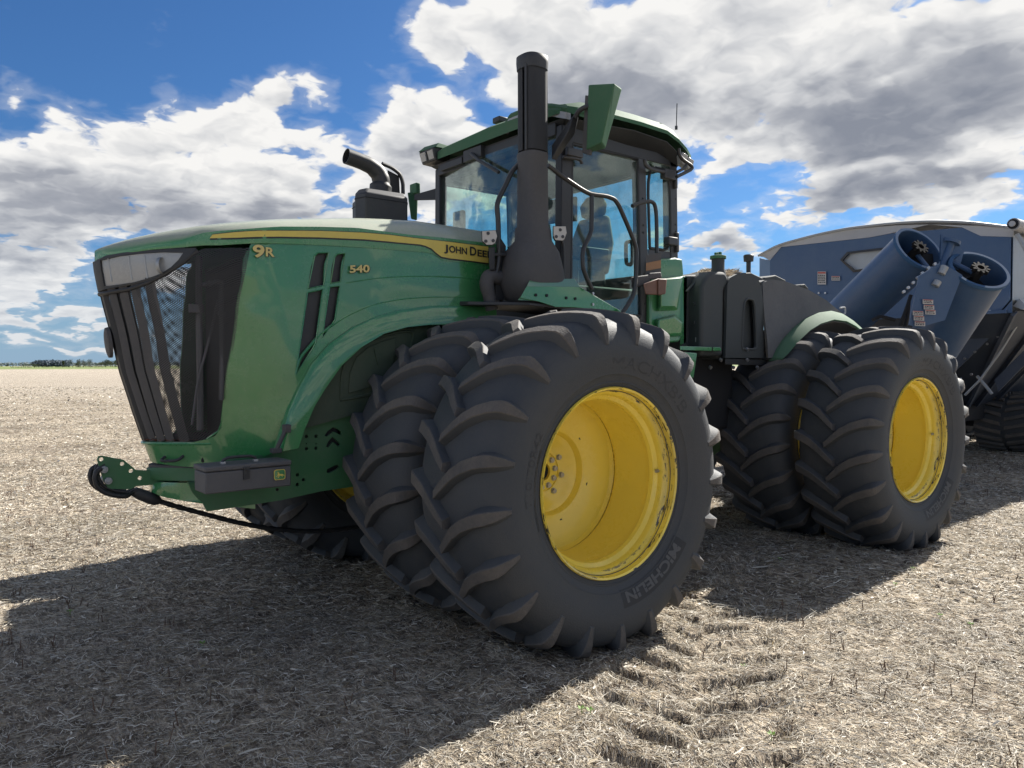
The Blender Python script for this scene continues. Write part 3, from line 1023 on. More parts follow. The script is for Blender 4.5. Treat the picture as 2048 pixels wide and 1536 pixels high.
def nose_patch(name, yl, yr, z0, z1, m_, out=0.0, thick=0.012, nu=14, nv=30, side=(-1, 1), zfun=None):
    """strip of the nose skin between |y|=yl(z)..yr(z) for each side"""
    objs = []
    for s in side:
        b = MB()
        vv = []
        for j in range(nv + 1):
            for i in range(nu + 1):
                if zfun:
                    y = yl + (yr - yl) * i / nu
                    za, zb_ = zfun(y)
                    z = za + (zb_ - za) * j / nv
                else:
                    z = z0 + (z1 - z0) * j / nv
                    y = yl(z) + (yr(z) - yl(z)) * i / nu
                vv.append(NS(s * y, z, out))
        ff = [(j * (nu + 1) + i, j * (nu + 1) + i + 1, (j + 1) * (nu + 1) + i + 1, (j + 1) * (nu + 1) + i) for j in range(nv) for i in range(nu)]
        b.add(vv, ff)
        objs.append(b.build(name, m_, tractor, smooth=40, solid=thick, solid_off=0.0))
    return objs


def ip(v, xs, ys):
    return float(np.interp(v, xs, ys))


# screen opening edge |y| as a function of z, and the level of the lamp's lower edge / cap edge
EZ = [1.185, 1.20, 1.22, 1.27, 1.44, 1.68, 1.93, 2.16, 2.385]
EY = [0.30, 0.345, 0.38, 0.41, 0.45, 0.50, 0.54, 0.57, 0.585]
LBy = [0, .07, .2, .29, .37, .43, .47, .6]
LBz = [2.10, 2.10, 2.12, 2.16, 2.22, 2.28, 2.345, 2.36]
CEy = [0, .1, .26, .45, .58, .6]
CEz = [2.275, 2.29, 2.33, 2.355, 2.385, 2.39]
# rolled sill under the grille
sill = MB()
sill.tube([NS(y, 1.172, 0.012) for y in np.linspace(-0.36, 0.36, 25)], 0.012, 8, smooth=False)
sill.build('grille_sill', GREEN, tractor)
# thin raised lip round the opening
lip = MB()
lip.tube([NS(-ip(z, EZ, EY), z, 0.004) for z in np.linspace(1.2, 2.34, 24)], 0.007, 6, smooth=False)
lip.tube([NS(ip(z, EZ, EY), z, 0.004) for z in np.linspace(1.2, 2.34, 24)], 0.007, 6, smooth=False)
lip.build('grille_surround', GREEN, tractor)
# perforated side screens between slats and skin
def zlow(y):
    return ip(y, [0, .30, .345, .38, .41, .45, .50, .54, .57, .585], [1.185, 1.187, 1.20, 1.22, 1.27, 1.44, 1.68, 1.93, 2.16, 2.34])


nose_patch('grille_screen', 0.27, 0.583, 0, 0, MESHM, out=-0.012, thick=0.0, nu=24, nv=30, zfun=lambda y: (zlow(y), ip(y, LBy, LBz)))
nose_patch('grille_screen', 0.0, 0.27, 0, 0, MESHM, out=-0.035, thick=0.0, nu=12, nv=20, zfun=lambda y: (1.185, ip(y, LBy, LBz)))
# upright slats
for s in (-1, 1):
    for (yt, yb, wd) in ((0.030, 0.026, .034), (0.098, 0.082, .022), (0.160, 0.134, .022), (0.220, 0.182, .022), (0.285, 0.245, .028)):
        b = MB()
        rings = []
        for t in np.linspace(0, 1, 12):
            z = 1.185 + (ip(yt, LBy, LBz) + 0.015 - 1.185) * t
            y = yb + (yt - yb) * t
            bow = 0.012 * math.sin(t * 9 + yt * 40) * 0.1
            rings.append([NS(s * max(y - wd / 2, 0.001), z, -0.018), NS(s * max(y - wd / 2 * .8, 0.001), z, 0.010 + bow), NS(s * (y + wd / 2 * .8), z, 0.010 + bow), NS(s * (y + wd / 2), z, -0.018)])
        b.loft(rings)
        b.build('grille_slat', GRYP if yt > .03 else BLK, tractor, smooth=30)
# upper dark frame behind the slats, and the mullion where slats meet the screen
# badge on the centre line
bd = MB()
bd.lathe([(0, 0.07), (0.02, 0.068), (0.025, 0.055), (0.026, 0.0)], NS(0, 1.80, 0.02), (-1, 0, -0.15), 24)
for i, (vx, vy, vz) in enumerate(bd.v):
    bd.v[i] = (vx, vy * 0.85, 1.80 + (vz - 1.80) * 1.35)
bd.build('nose_badge', GRYP, tractor)
# headlamps: frame, lens, inner reflector and projector
for s in (-1, 1):
    lens = [(s * abs(p[0]), p[1]) for p in [(-0.078, 2.281), (-0.176, 2.300), (-0.262, 2.313), (-0.357, 2.321), (-0.426, 2.318), (-0.409, 2.277), (-0.382, 2.235), (-0.341, 2.198), (-0.290, 2.172), (-0.225, 2.149), (-0.153, 2.136), (-0.075, 2.130)]]
    frame = [(s * abs(p[0]), p[1]) for p in [(-0.006, 2.275), (-0.175, 2.315), (-0.263, 2.334), (-0.373, 2.342), (-0.465, 2.346), (-0.451, 2.300), (-0.418, 2.253), (-0.380, 2.212), (-0.325, 2.174), (-0.256, 2.146), (-0.163, 2.124), (-0.049, 2.117)]]
    frame[0] = (0.0, 2.272)
    frame[-1] = (0.0, 2.10)
    plate('headlight_frame', frame, lambda y, z: NS(y, z, 0.006), BLK, tractor, holes=[lens], step=0.05, thick=0.02)
    hl = plate('headlight', lens, lambda y, z: NS(y, z, 0.004), LENS, tractor, step=0.05, thick=0.0)
    b = MB()
    b.lathe([(0, .048), (.02, .05), (.025, .045), (.022, .02), (.03, 0)], NS(s * 0.355, 2.245, 0.006), NS(s * 0.355, 2.245, 0.1) - NS(s * 0.355, 2.245, 0), 24)
    for y in (0.12, 0.22, 0.285):
        b.tube([NS(s * y, 2.15 + 0.05 * y, 0.006), NS(s * y, 2.29 + 0.05 * y, 0.006)], 0.006, 6)
    b.build('reflector', STEEL, hl)
# lower rim of the headlamp cluster continuing to the mesh
lr = MB()
for s in (-1, 1):
    lr.tube([NS(s * y, ip(y, LBy, LBz) - 0.012, 0.008) for y in np.linspace(0.0, 0.47, 22)], 0.013, 8, smooth=False)
lr.build('headlight_rim', BLK, tractor)

# ---- radiator pack and pipes behind the screen ----------------------------
rad = MB()
rad.box((-1.22, 0, 1.70), (0.55, 0.98, 1.28))
rad.box((-1.50, 0, 1.12), (0.55, 0.62, 0.14))
rad.build('radiator', BLKM, tractor, bevel=0.01)
rp = MB()
rp.tube([(-1.807, -0.420, 2.308), (-1.812, -0.420, 2.164), (-1.813, -0.420, 1.925), (-1.812, -0.420, 1.564), (-1.816, -0.420, 1.263)], 0.020, 8)
rp.tube([(-1.805, -0.470, 2.131), (-1.746, -0.470, 2.149), (-1.690, -0.470, 2.162), (-1.697, -0.470, 2.092)], 0.014, 8)
rp.tube([(-1.697, -0.470, 2.092), (-1.696, -0.470, 1.926), (-1.696, -0.470, 1.684), (-1.705, -0.470, 1.442)], 0.016, 8)
rp.tube([(-1.709, -0.450, 2.048), (-1.765, -0.450, 1.805), (-1.833, -0.450, 1.565), (-1.871, -0.450, 1.298)], 0.008, 6)
rp.box((-1.702, -0.490, 1.964), (0.04, 0.02, 0.02))
rp.box((-1.832, -0.430, 1.992), (0.08, 0.03, 0.05))
rp.build('coolant_pipe', GRYP, tractor)
eng = MB()
eng.box((-0.35, 0, 1.60), (1.2, 0.70, 1.0))
eng.build('engine', BLKM, tractor, bevel=0.02)

# ---- hood cap ---------------------------------------------------------------
EDGE = [(p[0], p[2]) for p in [(-1.849, -0.470, 2.422), (-1.721, -0.540, 2.444), (-1.589, -0.590, 2.461)]] + [(-1.380, 2.495), (-1.117, 2.522), (-0.865, 2.542), (-0.479, 2.538), (-0.209, 2.544), (0.170, 2.544)]
SIL = [(-2.358, 2.275), (-2.333, 2.308), (-2.274, 2.349), (-2.204, 2.379), (-2.105, 2.414), (-1.959, 2.456), (-1.822, 2.491), (-1.637, 2.526), (-1.434, 2.561), (-1.286, 2.584), (-1.010, 2.621), (-0.753, 2.654), (-0.587, 2.669), (-0.340, 2.687), (-0.124, 2.684), (0.124, 2.677), (0.384, 2.670)]
SEAM = [(p[0], p[2]) for p in [(-1.723, -0.545, 2.365), (-1.584, -0.590, 2.382), (-1.503, -0.600, 2.389)]] + [(-1.381, 2.399), (-1.118, 2.414), (-0.771, 2.426), (-0.535, 2.431), (-0.285, 2.435), (-0.243, 2.417), (-0.189, 2.388), (0.007, 2.388), (0.215, 2.383)]


def hwid(x):
    """half width of the hood at station x (narrows round the nose)"""
    dx = x + 2.285
    return float(np.interp(dx, GXk, GYk))


def zsil(x):
    return ip(x, [p[0] for p in SIL], [p[1] for p in SIL])


def zedge(x):
    a = ip(x, [p[0] for p in EDGE], [p[1] for p in EDGE])
    return a


def zseam(x):
    return ip(x, [p[0] for p in SEAM], [p[1] for p in SEAM])


stations = [-2.284, -2.27, -2.24, -2.19, -2.13, -2.06, -1.98, -1.90, -1.80, -1.72, -1.64, -1.56, -1.48] + list(np.linspace(-1.38, 0.34, 40))
rings = []
for x in stations:
    w_ = hwid(x)
    k = w_ / 0.6
    if x < -1.72:
        zl = ip(w_, CEy, CEz)
    else:
        zl = zseam(x)
    zc = zsil(x) + 0.0
    ze = zedge(x) if x > -1.9 else zl + (zedge(-1.9) - ip(hwid(-1.9), CEy, CEz)) * (0.25 + 0.75 * k) * k
    ze = max(ze, zl + 0.012)
    zc = max(zc, ze + 0.02)
    pr_ = [(w_ + 0.012 * k, zl), (w_ + 0.016 * k, zl + (ze - zl) * 0.5), (w_ + 0.015 * k, ze + 0.004), (w_ * 0.995, ze + 0.012 + (zc - ze) * 0.10), (w_ * 0.90, ze + (zc - ze) * 0.62), (w_ * 0.78, ze + (zc - ze) * 0.88), (w_ * 0.6, zc), (w_ * 0.3, zc + 0.018 * k), (0, zc + 0.024 * k)]
    ring = [(x, -a, z) for a, z in pr_] + [(x, a, z) for a, z in pr_[-2::-1]]
    rings.append(ring)
hc = MB()
hc.loft(rings, closed=False)
hood = hc.build('hood', GREENH, tractor, smooth=32, solid=0.012, solid_off=0.0)

# ---- side panels ------------------------------------------------------------
ARCH_O = [(-1.409, 1.119), (-1.385, 1.226), (-1.341, 1.373), (-1.285, 1.496), (-1.190, 1.652), (-1.069, 1.780), (-0.910, 1.890), (-0.744, 1.964), (-0.572, 2.018), (-0.331, 2.059), (-0.098, 2.072), (0.263, 2.088)]

def x6(z):
    return NS(-.6, z)[0]


def bulge(x, z):
    return 0.020 * math.sin(max(0, min(1, (z - 1.0) / 1.6)) * math.pi) * max(0, min(1, (x + 1.35) / 0.6)) ** 2 * 1.0


def skin(u, z, s, out=0.0):
    """unrolled skin: u<0 runs round the nose (|y| = .6+u), u>0 runs back along the flank"""
    if u < 0:
        p = NS(s * (0.6 + u), z, out)
        return (p.x, p.y, p.z)
    x = x6(z) + u
    return (x, s * (0.6 + bulge(x, z) + out), z)


def un(pl):
    return [(p[0] - x6(p[1]), p[1]) for p in pl]


side_out = [(-.6, 1.05), (-.33, 1.02), (-.15, 1.055)] + [(-(.6 - abs(p[0])), p[1]) for p in [(-0.539, 1.102), (-0.552, 1.155), (-0.570, 1.223), (-0.582, 1.295), (-0.599, 1.434)]] + un(ARCH_O[3:]) + [(0.33 - x6(2.1), zseam(0.33) + 0.01)] + un([(p[0], p[1] + 0.008) for p in SEAM[2:-1]][::-1]) + [(0.0, 2.395), (-.016, 2.385)] + [(-(.6 - ip(z, EZ, EY)), z) for z in (2.30, 2.16, 1.93, 1.68, 1.44, 1.27, 1.22, 1.20, 1.185)] + [(-.36, 1.168), (-.6, 1.165)]
V1U = [(-1.155, 2.342), (-1.135, 2.363), (-1.060, 2.371), (-1.096, 2.160), (-1.201, 2.134)]
V1L = [(-1.205, 2.109), (-1.102, 2.135), (-1.155, 1.792), (-1.175, 1.757), (-1.288, 1.590)]
V2U = [(-1.018, 2.348), (-1.000, 2.368), (-0.945, 2.377), (-0.981, 2.191), (-1.050, 2.175)]
V2L = [(-1.056, 2.152), (-0.985, 2.164), (-1.022, 1.944), (-1.037, 1.922), (-1.110, 1.824)]
VENTS = [V1U, V1L, V2U, V2L]


for s in (-1, 1):
    plate('side_panel', side_out, lambda u, z, s=s: skin(u, z, s), GREEN, tractor, holes=[un(v) for v in VENTS], step=0.055, thick=0.014, smooth=50)
    for v in VENTS:
        c = (sum(p[0] for p in v) / len(v), sum(p[1] for p in v) / len(v))
        big = [(c[0] + (p[0] - c[0]) * 1.12, c[1] + (p[1] - c[1]) * 1.06) for p in v]
        plate('vent_screen', big, lambda x, z, s=s: (x, s * (0.578 + bulge(x, z)), z), BLK, tractor, step=0.1, thick=0.004, smooth=0)
    b = MB()
    for v in VENTS:
        n = len(v)
        b.tube([(p[0], s * (0.608 + bulge(*p)), p[1]) for p in v + [v[0]]], 0.0055, 6, smooth=False)
    b.build('vent_rim', GREEN, tractor)
    # pressed crease lines
    b = MB()
    for pl in ([(-0.942, 2.185), (-0.760, 2.223), (-0.530, 2.255), (-0.288, 2.271), (-0.031, 2.278), (0.217, 2.279)], [(-1.120, 1.850), (-0.945, 1.970), (-0.762, 2.050), (-0.532, 2.101), (-0.289, 2.127), (0.012, 2.142), (0.231, 2.146)], [(-1.290, 1.596), (-1.256, 1.699), (-1.182, 1.779), (-1.120, 1.850)]):
        b.tube([(p[0], s * (0.598 + bulge(*p)), p[1]) for p in pl], 0.011, 8)
    b.build('crease', GREEN, tractor)
    # flared wheel arch band
    ARCH_I = [(-1.295, 1.136), (-1.254, 1.250), (-1.186, 1.392), (-1.107, 1.508), (-1.001, 1.645), (-0.857, 1.766), (-0.688, 1.859), (-0.514, 1.907), (-0.332, 1.929), (-0.099, 1.936), (0.262, 1.946)]
    ao = [(-1.418, 1.120), (-1.391, 1.226), (-1.348, 1.373), (-1.291, 1.496), (-1.197, 1.658), (-1.076, 1.786), (-0.917, 1.896), (-0.751, 1.971), (-0.579, 2.024), (-0.331, 2.066), (0.263, 2.095)]
    b = MB()
    rr_ = []
    for (p, q) in zip(ao, ARCH_I):
        rr_.append([(p[0], s * 0.605, p[1]), (p[0] * .97 + q[0] * .03, s * 0.632, p[1] * .97 + q[1] * .03), (p[0] * .8 + q[0] * .2, s * 0.648, p[1] * .8 + q[1] * .2), (q[0], s * 0.655, q[1]), (q[0], s * 0.640, q[1] - 0.006), (q[0], s * 0.50, q[1]), (p[0], s * 0.50, p[1])])
    b.loft(rr_)
    b.build('wheel_arch', GREEN, tractor, smooth=30)
    # dusty inner fender with its access panel
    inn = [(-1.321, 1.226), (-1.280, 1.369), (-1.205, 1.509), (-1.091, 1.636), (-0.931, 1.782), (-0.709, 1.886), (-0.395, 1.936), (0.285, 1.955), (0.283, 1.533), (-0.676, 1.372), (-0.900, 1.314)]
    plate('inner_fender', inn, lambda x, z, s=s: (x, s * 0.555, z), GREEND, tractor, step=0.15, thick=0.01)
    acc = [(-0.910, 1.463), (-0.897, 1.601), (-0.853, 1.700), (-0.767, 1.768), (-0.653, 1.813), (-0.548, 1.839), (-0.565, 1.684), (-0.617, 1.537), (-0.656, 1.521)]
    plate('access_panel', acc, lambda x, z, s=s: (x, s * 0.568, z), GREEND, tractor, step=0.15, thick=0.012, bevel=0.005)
    acc2 = [(-0.964, 1.422), (-0.955, 1.602), (-0.896, 1.730), (-0.767, 1.811), (-0.536, 1.877), (-0.396, 1.887), (-0.429, 1.754), (-0.471, 1.545), (-0.751, 1.449)]
    b = MB()
    b.tube([(p[0], s * 0.563, p[1]) for p in acc2 + [acc2[0]]], 0.010, 6)
    b.build('moulding', GREEND, tractor)
    b = MB()
    hp = [(-0.714, 1.761), (-0.685, 1.657)]
    b.box(((hp[0][0] + hp[1][0]) / 2, s * 0.578, (hp[0][1] + hp[1][1]) / 2), (0.022, 0.008, 0.11), rot=Matrix.Rotation(R(-14), 3, 'Y'))
    b.build('latch', GREEND, tractor)

# ---- decals -------------------------------------------------------------------
def sy(x, z, lift):
    return (x, -(0.612 + 0.0016 + lift), z)


ST_T = [(p[0], p[2]) for p in [(-1.761, -0.530, 2.426), (-1.646, -0.580, 2.445), (-1.521, -0.610, 2.461)]] + [(-1.384, 2.475), (-1.122, 2.501), (-0.816, 2.521), (-0.617, 2.526), (-0.437, 2.524), (-0.130, 2.525), (0.208, 2.522)]
ST_B = [(p[0], p[2]) for p in [(-1.775, -0.525, 2.404), (-1.646, -0.580, 2.412), (-1.521, -0.610, 2.425)]] + [(-1.385, 2.439), (-1.123, 2.460), (-0.816, 2.478), (-0.618, 2.481), (-0.385, 2.484), (-0.340, 2.479), (-0.291, 2.465), (-0.250, 2.437), (-0.208, 2.414), (-0.131, 2.408), (0.044, 2.406), (0.208, 2.401)]


def side_fn(lift):
    def fn(x, z):
        w0 = hwid(x)
        k = w0 / 0.6
        return (x, -(w0 + 0.0225 * k + lift), z)
    return fn


plate('stripe_border', [(p[0], p[1] + 0.004) for p in ST_T] + [(p[0], p[1] - 0.010) for p in ST_B[::-1]], side_fn(0.0005), BLKD, tractor, step=0.05, thick=0.0, smooth=0)
plate('yellow_stripe', ST_T + ST_B[::-1], side_fn(0.0022), YDEC, tractor, step=0.05, thick=0.0, smooth=0)
BL = [(-0.186, 2.451), (0.292, 2.437)]
bl0, bl1 = Vector((BL[0][0], 0, BL[0][1])), Vector((BL[1][0], 0, BL[1][1]))
ddir = (bl1 - bl0).normalized()
dlen = (bl1 - bl0).length


def txt_on(p0, direction, lift, yb=0.6):
    dv = Vector((direction.x, 0, direction.z)).normalized()
    upv = Vector((0, 0, 1))
    def fn(u, v):
        p = p0 + dv * u + upv * v
        return (p.x, -(yb + lift), p.z)
    return fn


# large initials, small capitals
px = 0.0
for (s_, w_, h_) in (('J', .036, .064), ('OHN', .172, .050), ('D', .064, .064), ('EERE', .206, .050)):
    wsc = dlen / (.036 + .172 + .064 + .206 + .048)
    drop = -0.012 if s_ == 'J' else 0.0
    text_obj('lettering', s_, txt_on(bl0 + ddir * px + Vector((0, 0, drop)), ddir, 0.0290), BLKD, tractor, target=w_ * wsc, height=h_, bold=0.028, centre=False)
    px += (w_ + (0.010 if s_ in ('J', 'D') else 0.028)) * wsc
for (nm, s_, a_, b_, h_, m1, lift) in (('model_decal', '9', (-1.553, -0.610, 2.299), (-1.480, -0.610, 2.302), 0.078, GOLD, 0.004), ('model_decal', 'R', (-1.473, -0.610, 2.312), (-1.417, -0.610, 2.313), 0.056, GOLD, 0.004), ('model_decal', '540', (-0.925, -0.630, 2.248), (-0.780, -0.630, 2.263), 0.050, GOLD, 0.024)):
    a_, b_ = Vector(a_), Vector(b_)
    d_ = (b_ - a_)
    L_ = d_.length
    text_obj(nm, s_, txt_on(a_ + Vector((0.003, 0, -0.003)), d_, lift + 0.006), BLKD, tractor, target=L_ * 1.03, height=h_ * 1.04, bold=0.06, centre=False)
    text_obj(nm, s_, txt_on(a_, d_, lift + 0.010), m1, tractor, target=L_, height=h_, bold=0.03, centre=False)

# ---- chassis, bumper, front block -----------------------------------------------
CH = [(-1.918, 0.968), (-1.891, 0.903), (-1.832, 0.835), (-1.809, 0.784), (-1.759, 0.784), (-1.356, 0.799), (-1.085, 0.827), (-0.869, 0.862), (-0.790, 1.346), (-0.901, 1.334), (-1.080, 1.283), (-1.285, 1.239), (-1.352, 1.100), (-1.605, 1.088), (-1.837, 1.062), (-1.838, 0.966)]
CH = CH[:7] + [(0.2, CH[7][1]), (0.2, CH[8][1])] + CH[9:]
holes = []
HC = [(-1.182, 1.192), (-1.116, 1.190), (-1.182, 1.113), (-1.117, 1.112), (-1.245, 0.950), (-1.205, 0.914), (-1.246, 0.887), (-1.378, 0.869), (-1.183, 1.145), (-1.116, 1.141)]
for k, (hx, hz_) in enumerate(HC):
    r_ = 0.012 if k < 8 else 0.005
    holes.append([(hx + r_ * math.cos(t), hz_ + r_ * math.sin(t)) for t in np.linspace(0, 2 * math.pi, 10, endpoint=False)])
holes.append([(-1.057, 1.190), (-1.035, 1.218), (-0.996, 1.242), (-0.960, 1.227), (-0.935, 1.206), (-0.939, 1.186), (-0.993, 1.212), (-1.039, 1.182)])
holes.append([(-1.047, 1.117), (-1.029, 1.152), (-1.000, 1.179), (-0.972, 1.155), (-0.943, 1.123), (-0.961, 1.111), (-0.997, 1.143), (-1.029, 1.109)])
holes.append([(-1.045, 0.948), (-1.041, 0.968), (-0.984, 0.989), (-0.959, 0.991), (-0.952, 0.977), (-0.963, 0.964), (-1.028, 0.940)])
for s in (-1, 1):
    if s > 0:
        CH = [(max(p[0], -1.5), p[1]) for p in CH if p[0] > -1.7]
    plate('chassis_plate', CH, lambda x, z, s=s: (x, s * 0.505, z), GREEN2, tractor, holes=holes, step=0.15, thick=0.02, smooth=0)
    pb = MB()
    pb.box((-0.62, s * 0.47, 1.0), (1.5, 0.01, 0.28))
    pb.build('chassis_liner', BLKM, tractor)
fr = MB()
fr.box((1.2, 0, 1.05), (3.2, 0.8, 0.42))
fr.box((4.0, 0, 1.15), (3.0, 0.85, 0.45))
fr.box((5.4, 0, 0.55), (1.2, 0.2, 0.08))
fr.build('frame', BLKM, tractor, bevel=0.02)
# bumper: a belt round the nose and the block beneath it


def belt(name, z0, z1, out, m_, ymax=0.6, inner=0.10, bev=0.012, low=None, xtail=-1.45):
    b = MB()
    rings = []
    ys = list(np.linspace(-ymax, ymax, 33))
    for y in ys:
        zb_ = z0 if low is None else low(y)
        p1 = NS(y, z1)
        base = Vector((p1.x, y, z1))
        nrm = (NS(y, z1, 0.1) - NS(y, z1))
        nrm.z = 0
        nrm.normalize()
        rings.append([Vector((base.x, y, z1)) + nrm * out - nrm * 0.02 + Vector((0, 0, 0.0)), Vector((base.x, y, z1 - 0.015)) + nrm * out, Vector((base.x, y, zb_ + 0.01)) + nrm * out, Vector((base.x, y, zb_)) + nrm * (out - 0.015), Vector((base.x, y, zb_)) - nrm * inner, Vector((base.x, y, z1)) - nrm * inner])
    b.loft(rings)
    return b.build(name, m_, tractor, smooth=40)


belt('bumper', 0.935, 1.018, 0.035, GREEN2, 0.50)
bt = belt('bumper_pad', 1.018, 1.030, 0.022, GRYP, 0.50)
belt('front_block', 0.80, 0.922, 0.020, GREEN, 0.43, low=lambda y: 0.850 - 0.20 * abs(y))
# grab handle on the nose and the strut on the hood's lower corner
gh = MB()
h0 = [(-0.131, 1.074), (-0.222, 1.079), (-0.155, 1.100), (-0.233, 1.098)]
g0, g1 = NS(h0[0][0], h0[0][1]), NS(h0[1][0], h0[1][1])
o_ = Vector((-0.045, -0.02, -0.012))
gh.tube([g0 + Vector((0, 0, .018)), g0 + o_, g1 + o_, g1 + Vector((0, 0, .018))], 0.009, 8)
gh.build('grab_handle', BLK, tractor)
gs = MB()
gs.tube([(-1.379, -0.680, 1.271), (-1.414, -0.680, 1.206), (-1.447, -0.680, 1.138)], 0.014, 8)
gs.box((-1.378, -0.670, 1.264), (0.04, 0.05, 0.05))
gs.box((-1.446, -0.670, 1.134), (0.06, 0.05, 0.03))
gs.build('hood_strut', GRYP, tractor, bevel=0.004)

# ---- toolbox ---------------------------------------------------------------------
TBc = [(-1.906, -0.800, 1.061), (-1.406, -0.800, 1.103), (-1.408, -0.800, 0.929), (-1.908, -0.800, 0.932)]
x0, x1 = TBc[0][0], TBc[1][0]
z0, z1 = (TBc[2][2] + TBc[3][2]) / 2, (TBc[0][2] + TBc[1][2]) / 2
tb = MB()
tb.box(((x0 + x1) / 2, -0.70, (z0 + z1 - 0.03) / 2), (x1 - x0, 0.20, z1 - z0 - 0.03))
tbo = tb.build('toolbox', TOOLB, tractor, bevel=0.008)
tl = MB()
tl.box(((x0 + x1) / 2, -0.70, z1 - 0.012), (x1 - x0 + 0.008, 0.208, 0.030))
tl.build('lid', TOOLB, tbo, bevel=0.008)
th = MB()
xm = (x0 + x1) / 2 - 0.03
th.tube([(xm - .10, -.72, z1), (xm - .095, -.72, z1 + .025), (xm - .06, -.72, z1 + .038), (xm + .06, -.72, z1 + .038), (xm + .095, -.72, z1 + .025), (xm + .10, -.72, z1)], 0.009, 8)
th.build('handle', BLK, tbo)
tk = MB()
for q in (-.095, .095):
    tk.box((xm + q, -.72, z1 + .008), (0.025, 0.03, 0.016))
tk.build('handle_clip', MET, tbo, bevel=0.002)
ta = MB()
xl = (x0 + x1) / 2 - 0.02
ta.box((xl, -0.805, z1 - 0.05), (0.035, 0.012, 0.07))
ta.tube([(xl - .008, -0.813, z1 - 0.03), (xl + .008, -0.813, z1 - 0.035), (xl + .006, -0.813, z1 - 0.06), (xl - .006, -0.813, z1 - 0.055)], 0.003, 6)
ta.build('latch', BLK, tbo, bevel=0.002)
ex, ez = x1 - 0.075, z0 + 0.075
em = MB()


def rrect(cx, cz, w_, h_, r_, n=5):
    out = []
    for (sx, sz, a0) in ((1, 1, 0), (-1, 1, 90), (-1, -1, 180), (1, -1, 270)):
        for k in range(n):
            a = R(a0 + 90 * k / (n - 1))
            out.append((cx + sx * (w_ / 2 - r_) + r_ * math.cos(a), cz + sz * (h_ / 2 - r_) + r_ * math.sin(a)))
    return out


def flat(b, poly, y, mi=0):
    b.add([(p[0], y, p[1]) for p in poly], [tuple(range(len(poly)))], mi)


flat(em, rrect(ex, ez, 0.070, 0.062, 0.014), -0.8105, 1)
flat(em, rrect(ex, ez, 0.062, 0.054, 0.012), -0.8115, 0)
deer = [(-22, -8), (-14, -3), (-10, 4), (-12, 12), (-9, 16), (-7, 10), (-3, 14), (-4, 8), (-1, 3), (6, 2), (13, 3), (19, -1), (26, -9), (19, -5), (13, -6), (16, -14), (11, -8), (5, -5), (-1, -6), (-6, -13), (-13, -15), (-7, -10), (-8, -4), (-14, -7)]
v_, f_ = cdt([(ex + a * 0.00115, ez + b_ * 0.00125) for a, b_ in deer], step=0.05)
em.add([(p[0], -0.8125, p[1]) for p in v_], f_, 1)
em.build('emblem', [GREEN, YDEC], tbo, smooth=0)

# ---- tow hitch in front ------------------------------------------------------------
HP = [(-2.303, 1.085), (-2.297, 1.105), (-2.283, 1.110), (-2.267, 1.106), (-2.157, 1.074), (-2.087, 1.005), (-2.024, 0.997), (-2.008, 0.995), (-2.009, 0.903), (-2.089, 0.905), (-2.122, 0.889), (-2.246, 0.906), (-2.270, 0.954)]
HH = []
for (hx, hz_) in [(-2.281, 1.087), (-2.166, 1.050), (-2.117, 1.002), (-2.067, 0.953)]:
    HH.append([(hx + 0.013 * math.cos(t), hz_ + 0.013 * math.sin(t)) for t in np.linspace(0, 2 * math.pi, 14, endpoint=False)])
HP[7] = (-1.9, HP[7][1]); HP[8] = (-1.9, HP[8][1])
plate('hitch_plate', HP, lambda x, z: (x, -0.03, z), GREEN2, tractor, holes=HH, step=0.1, thick=0.016, smooth=0)
hpn = MB()
for q in [(-2.247, -0.030, 0.955), (-2.269, -0.030, 1.025)]:
    hpn.disc((q[0], -0.06, q[2]), (0, 1, 0), 0.022, 0.14, 14)
    hpn.disc((q[0], -0.068, q[2]), (0, 1, 0), 0.012, 0.01, 10)
hpn.build('hitch_pin', STEEL, tractor, bevel=0.003)

# ================================================================== CAB
YS = 0.85          # glass plane of the cab sides
XF, XR = 0.75, 2.08
fl = MB()
fl.box((1.42, 0, 1.93), (1.42, 1.66, 0.14))
fl.box((0.86, 0, 2.22), (0.22, 1.60, 0.50))
fl.build('cab_floor', BLK, tractor, bevel=0.015)
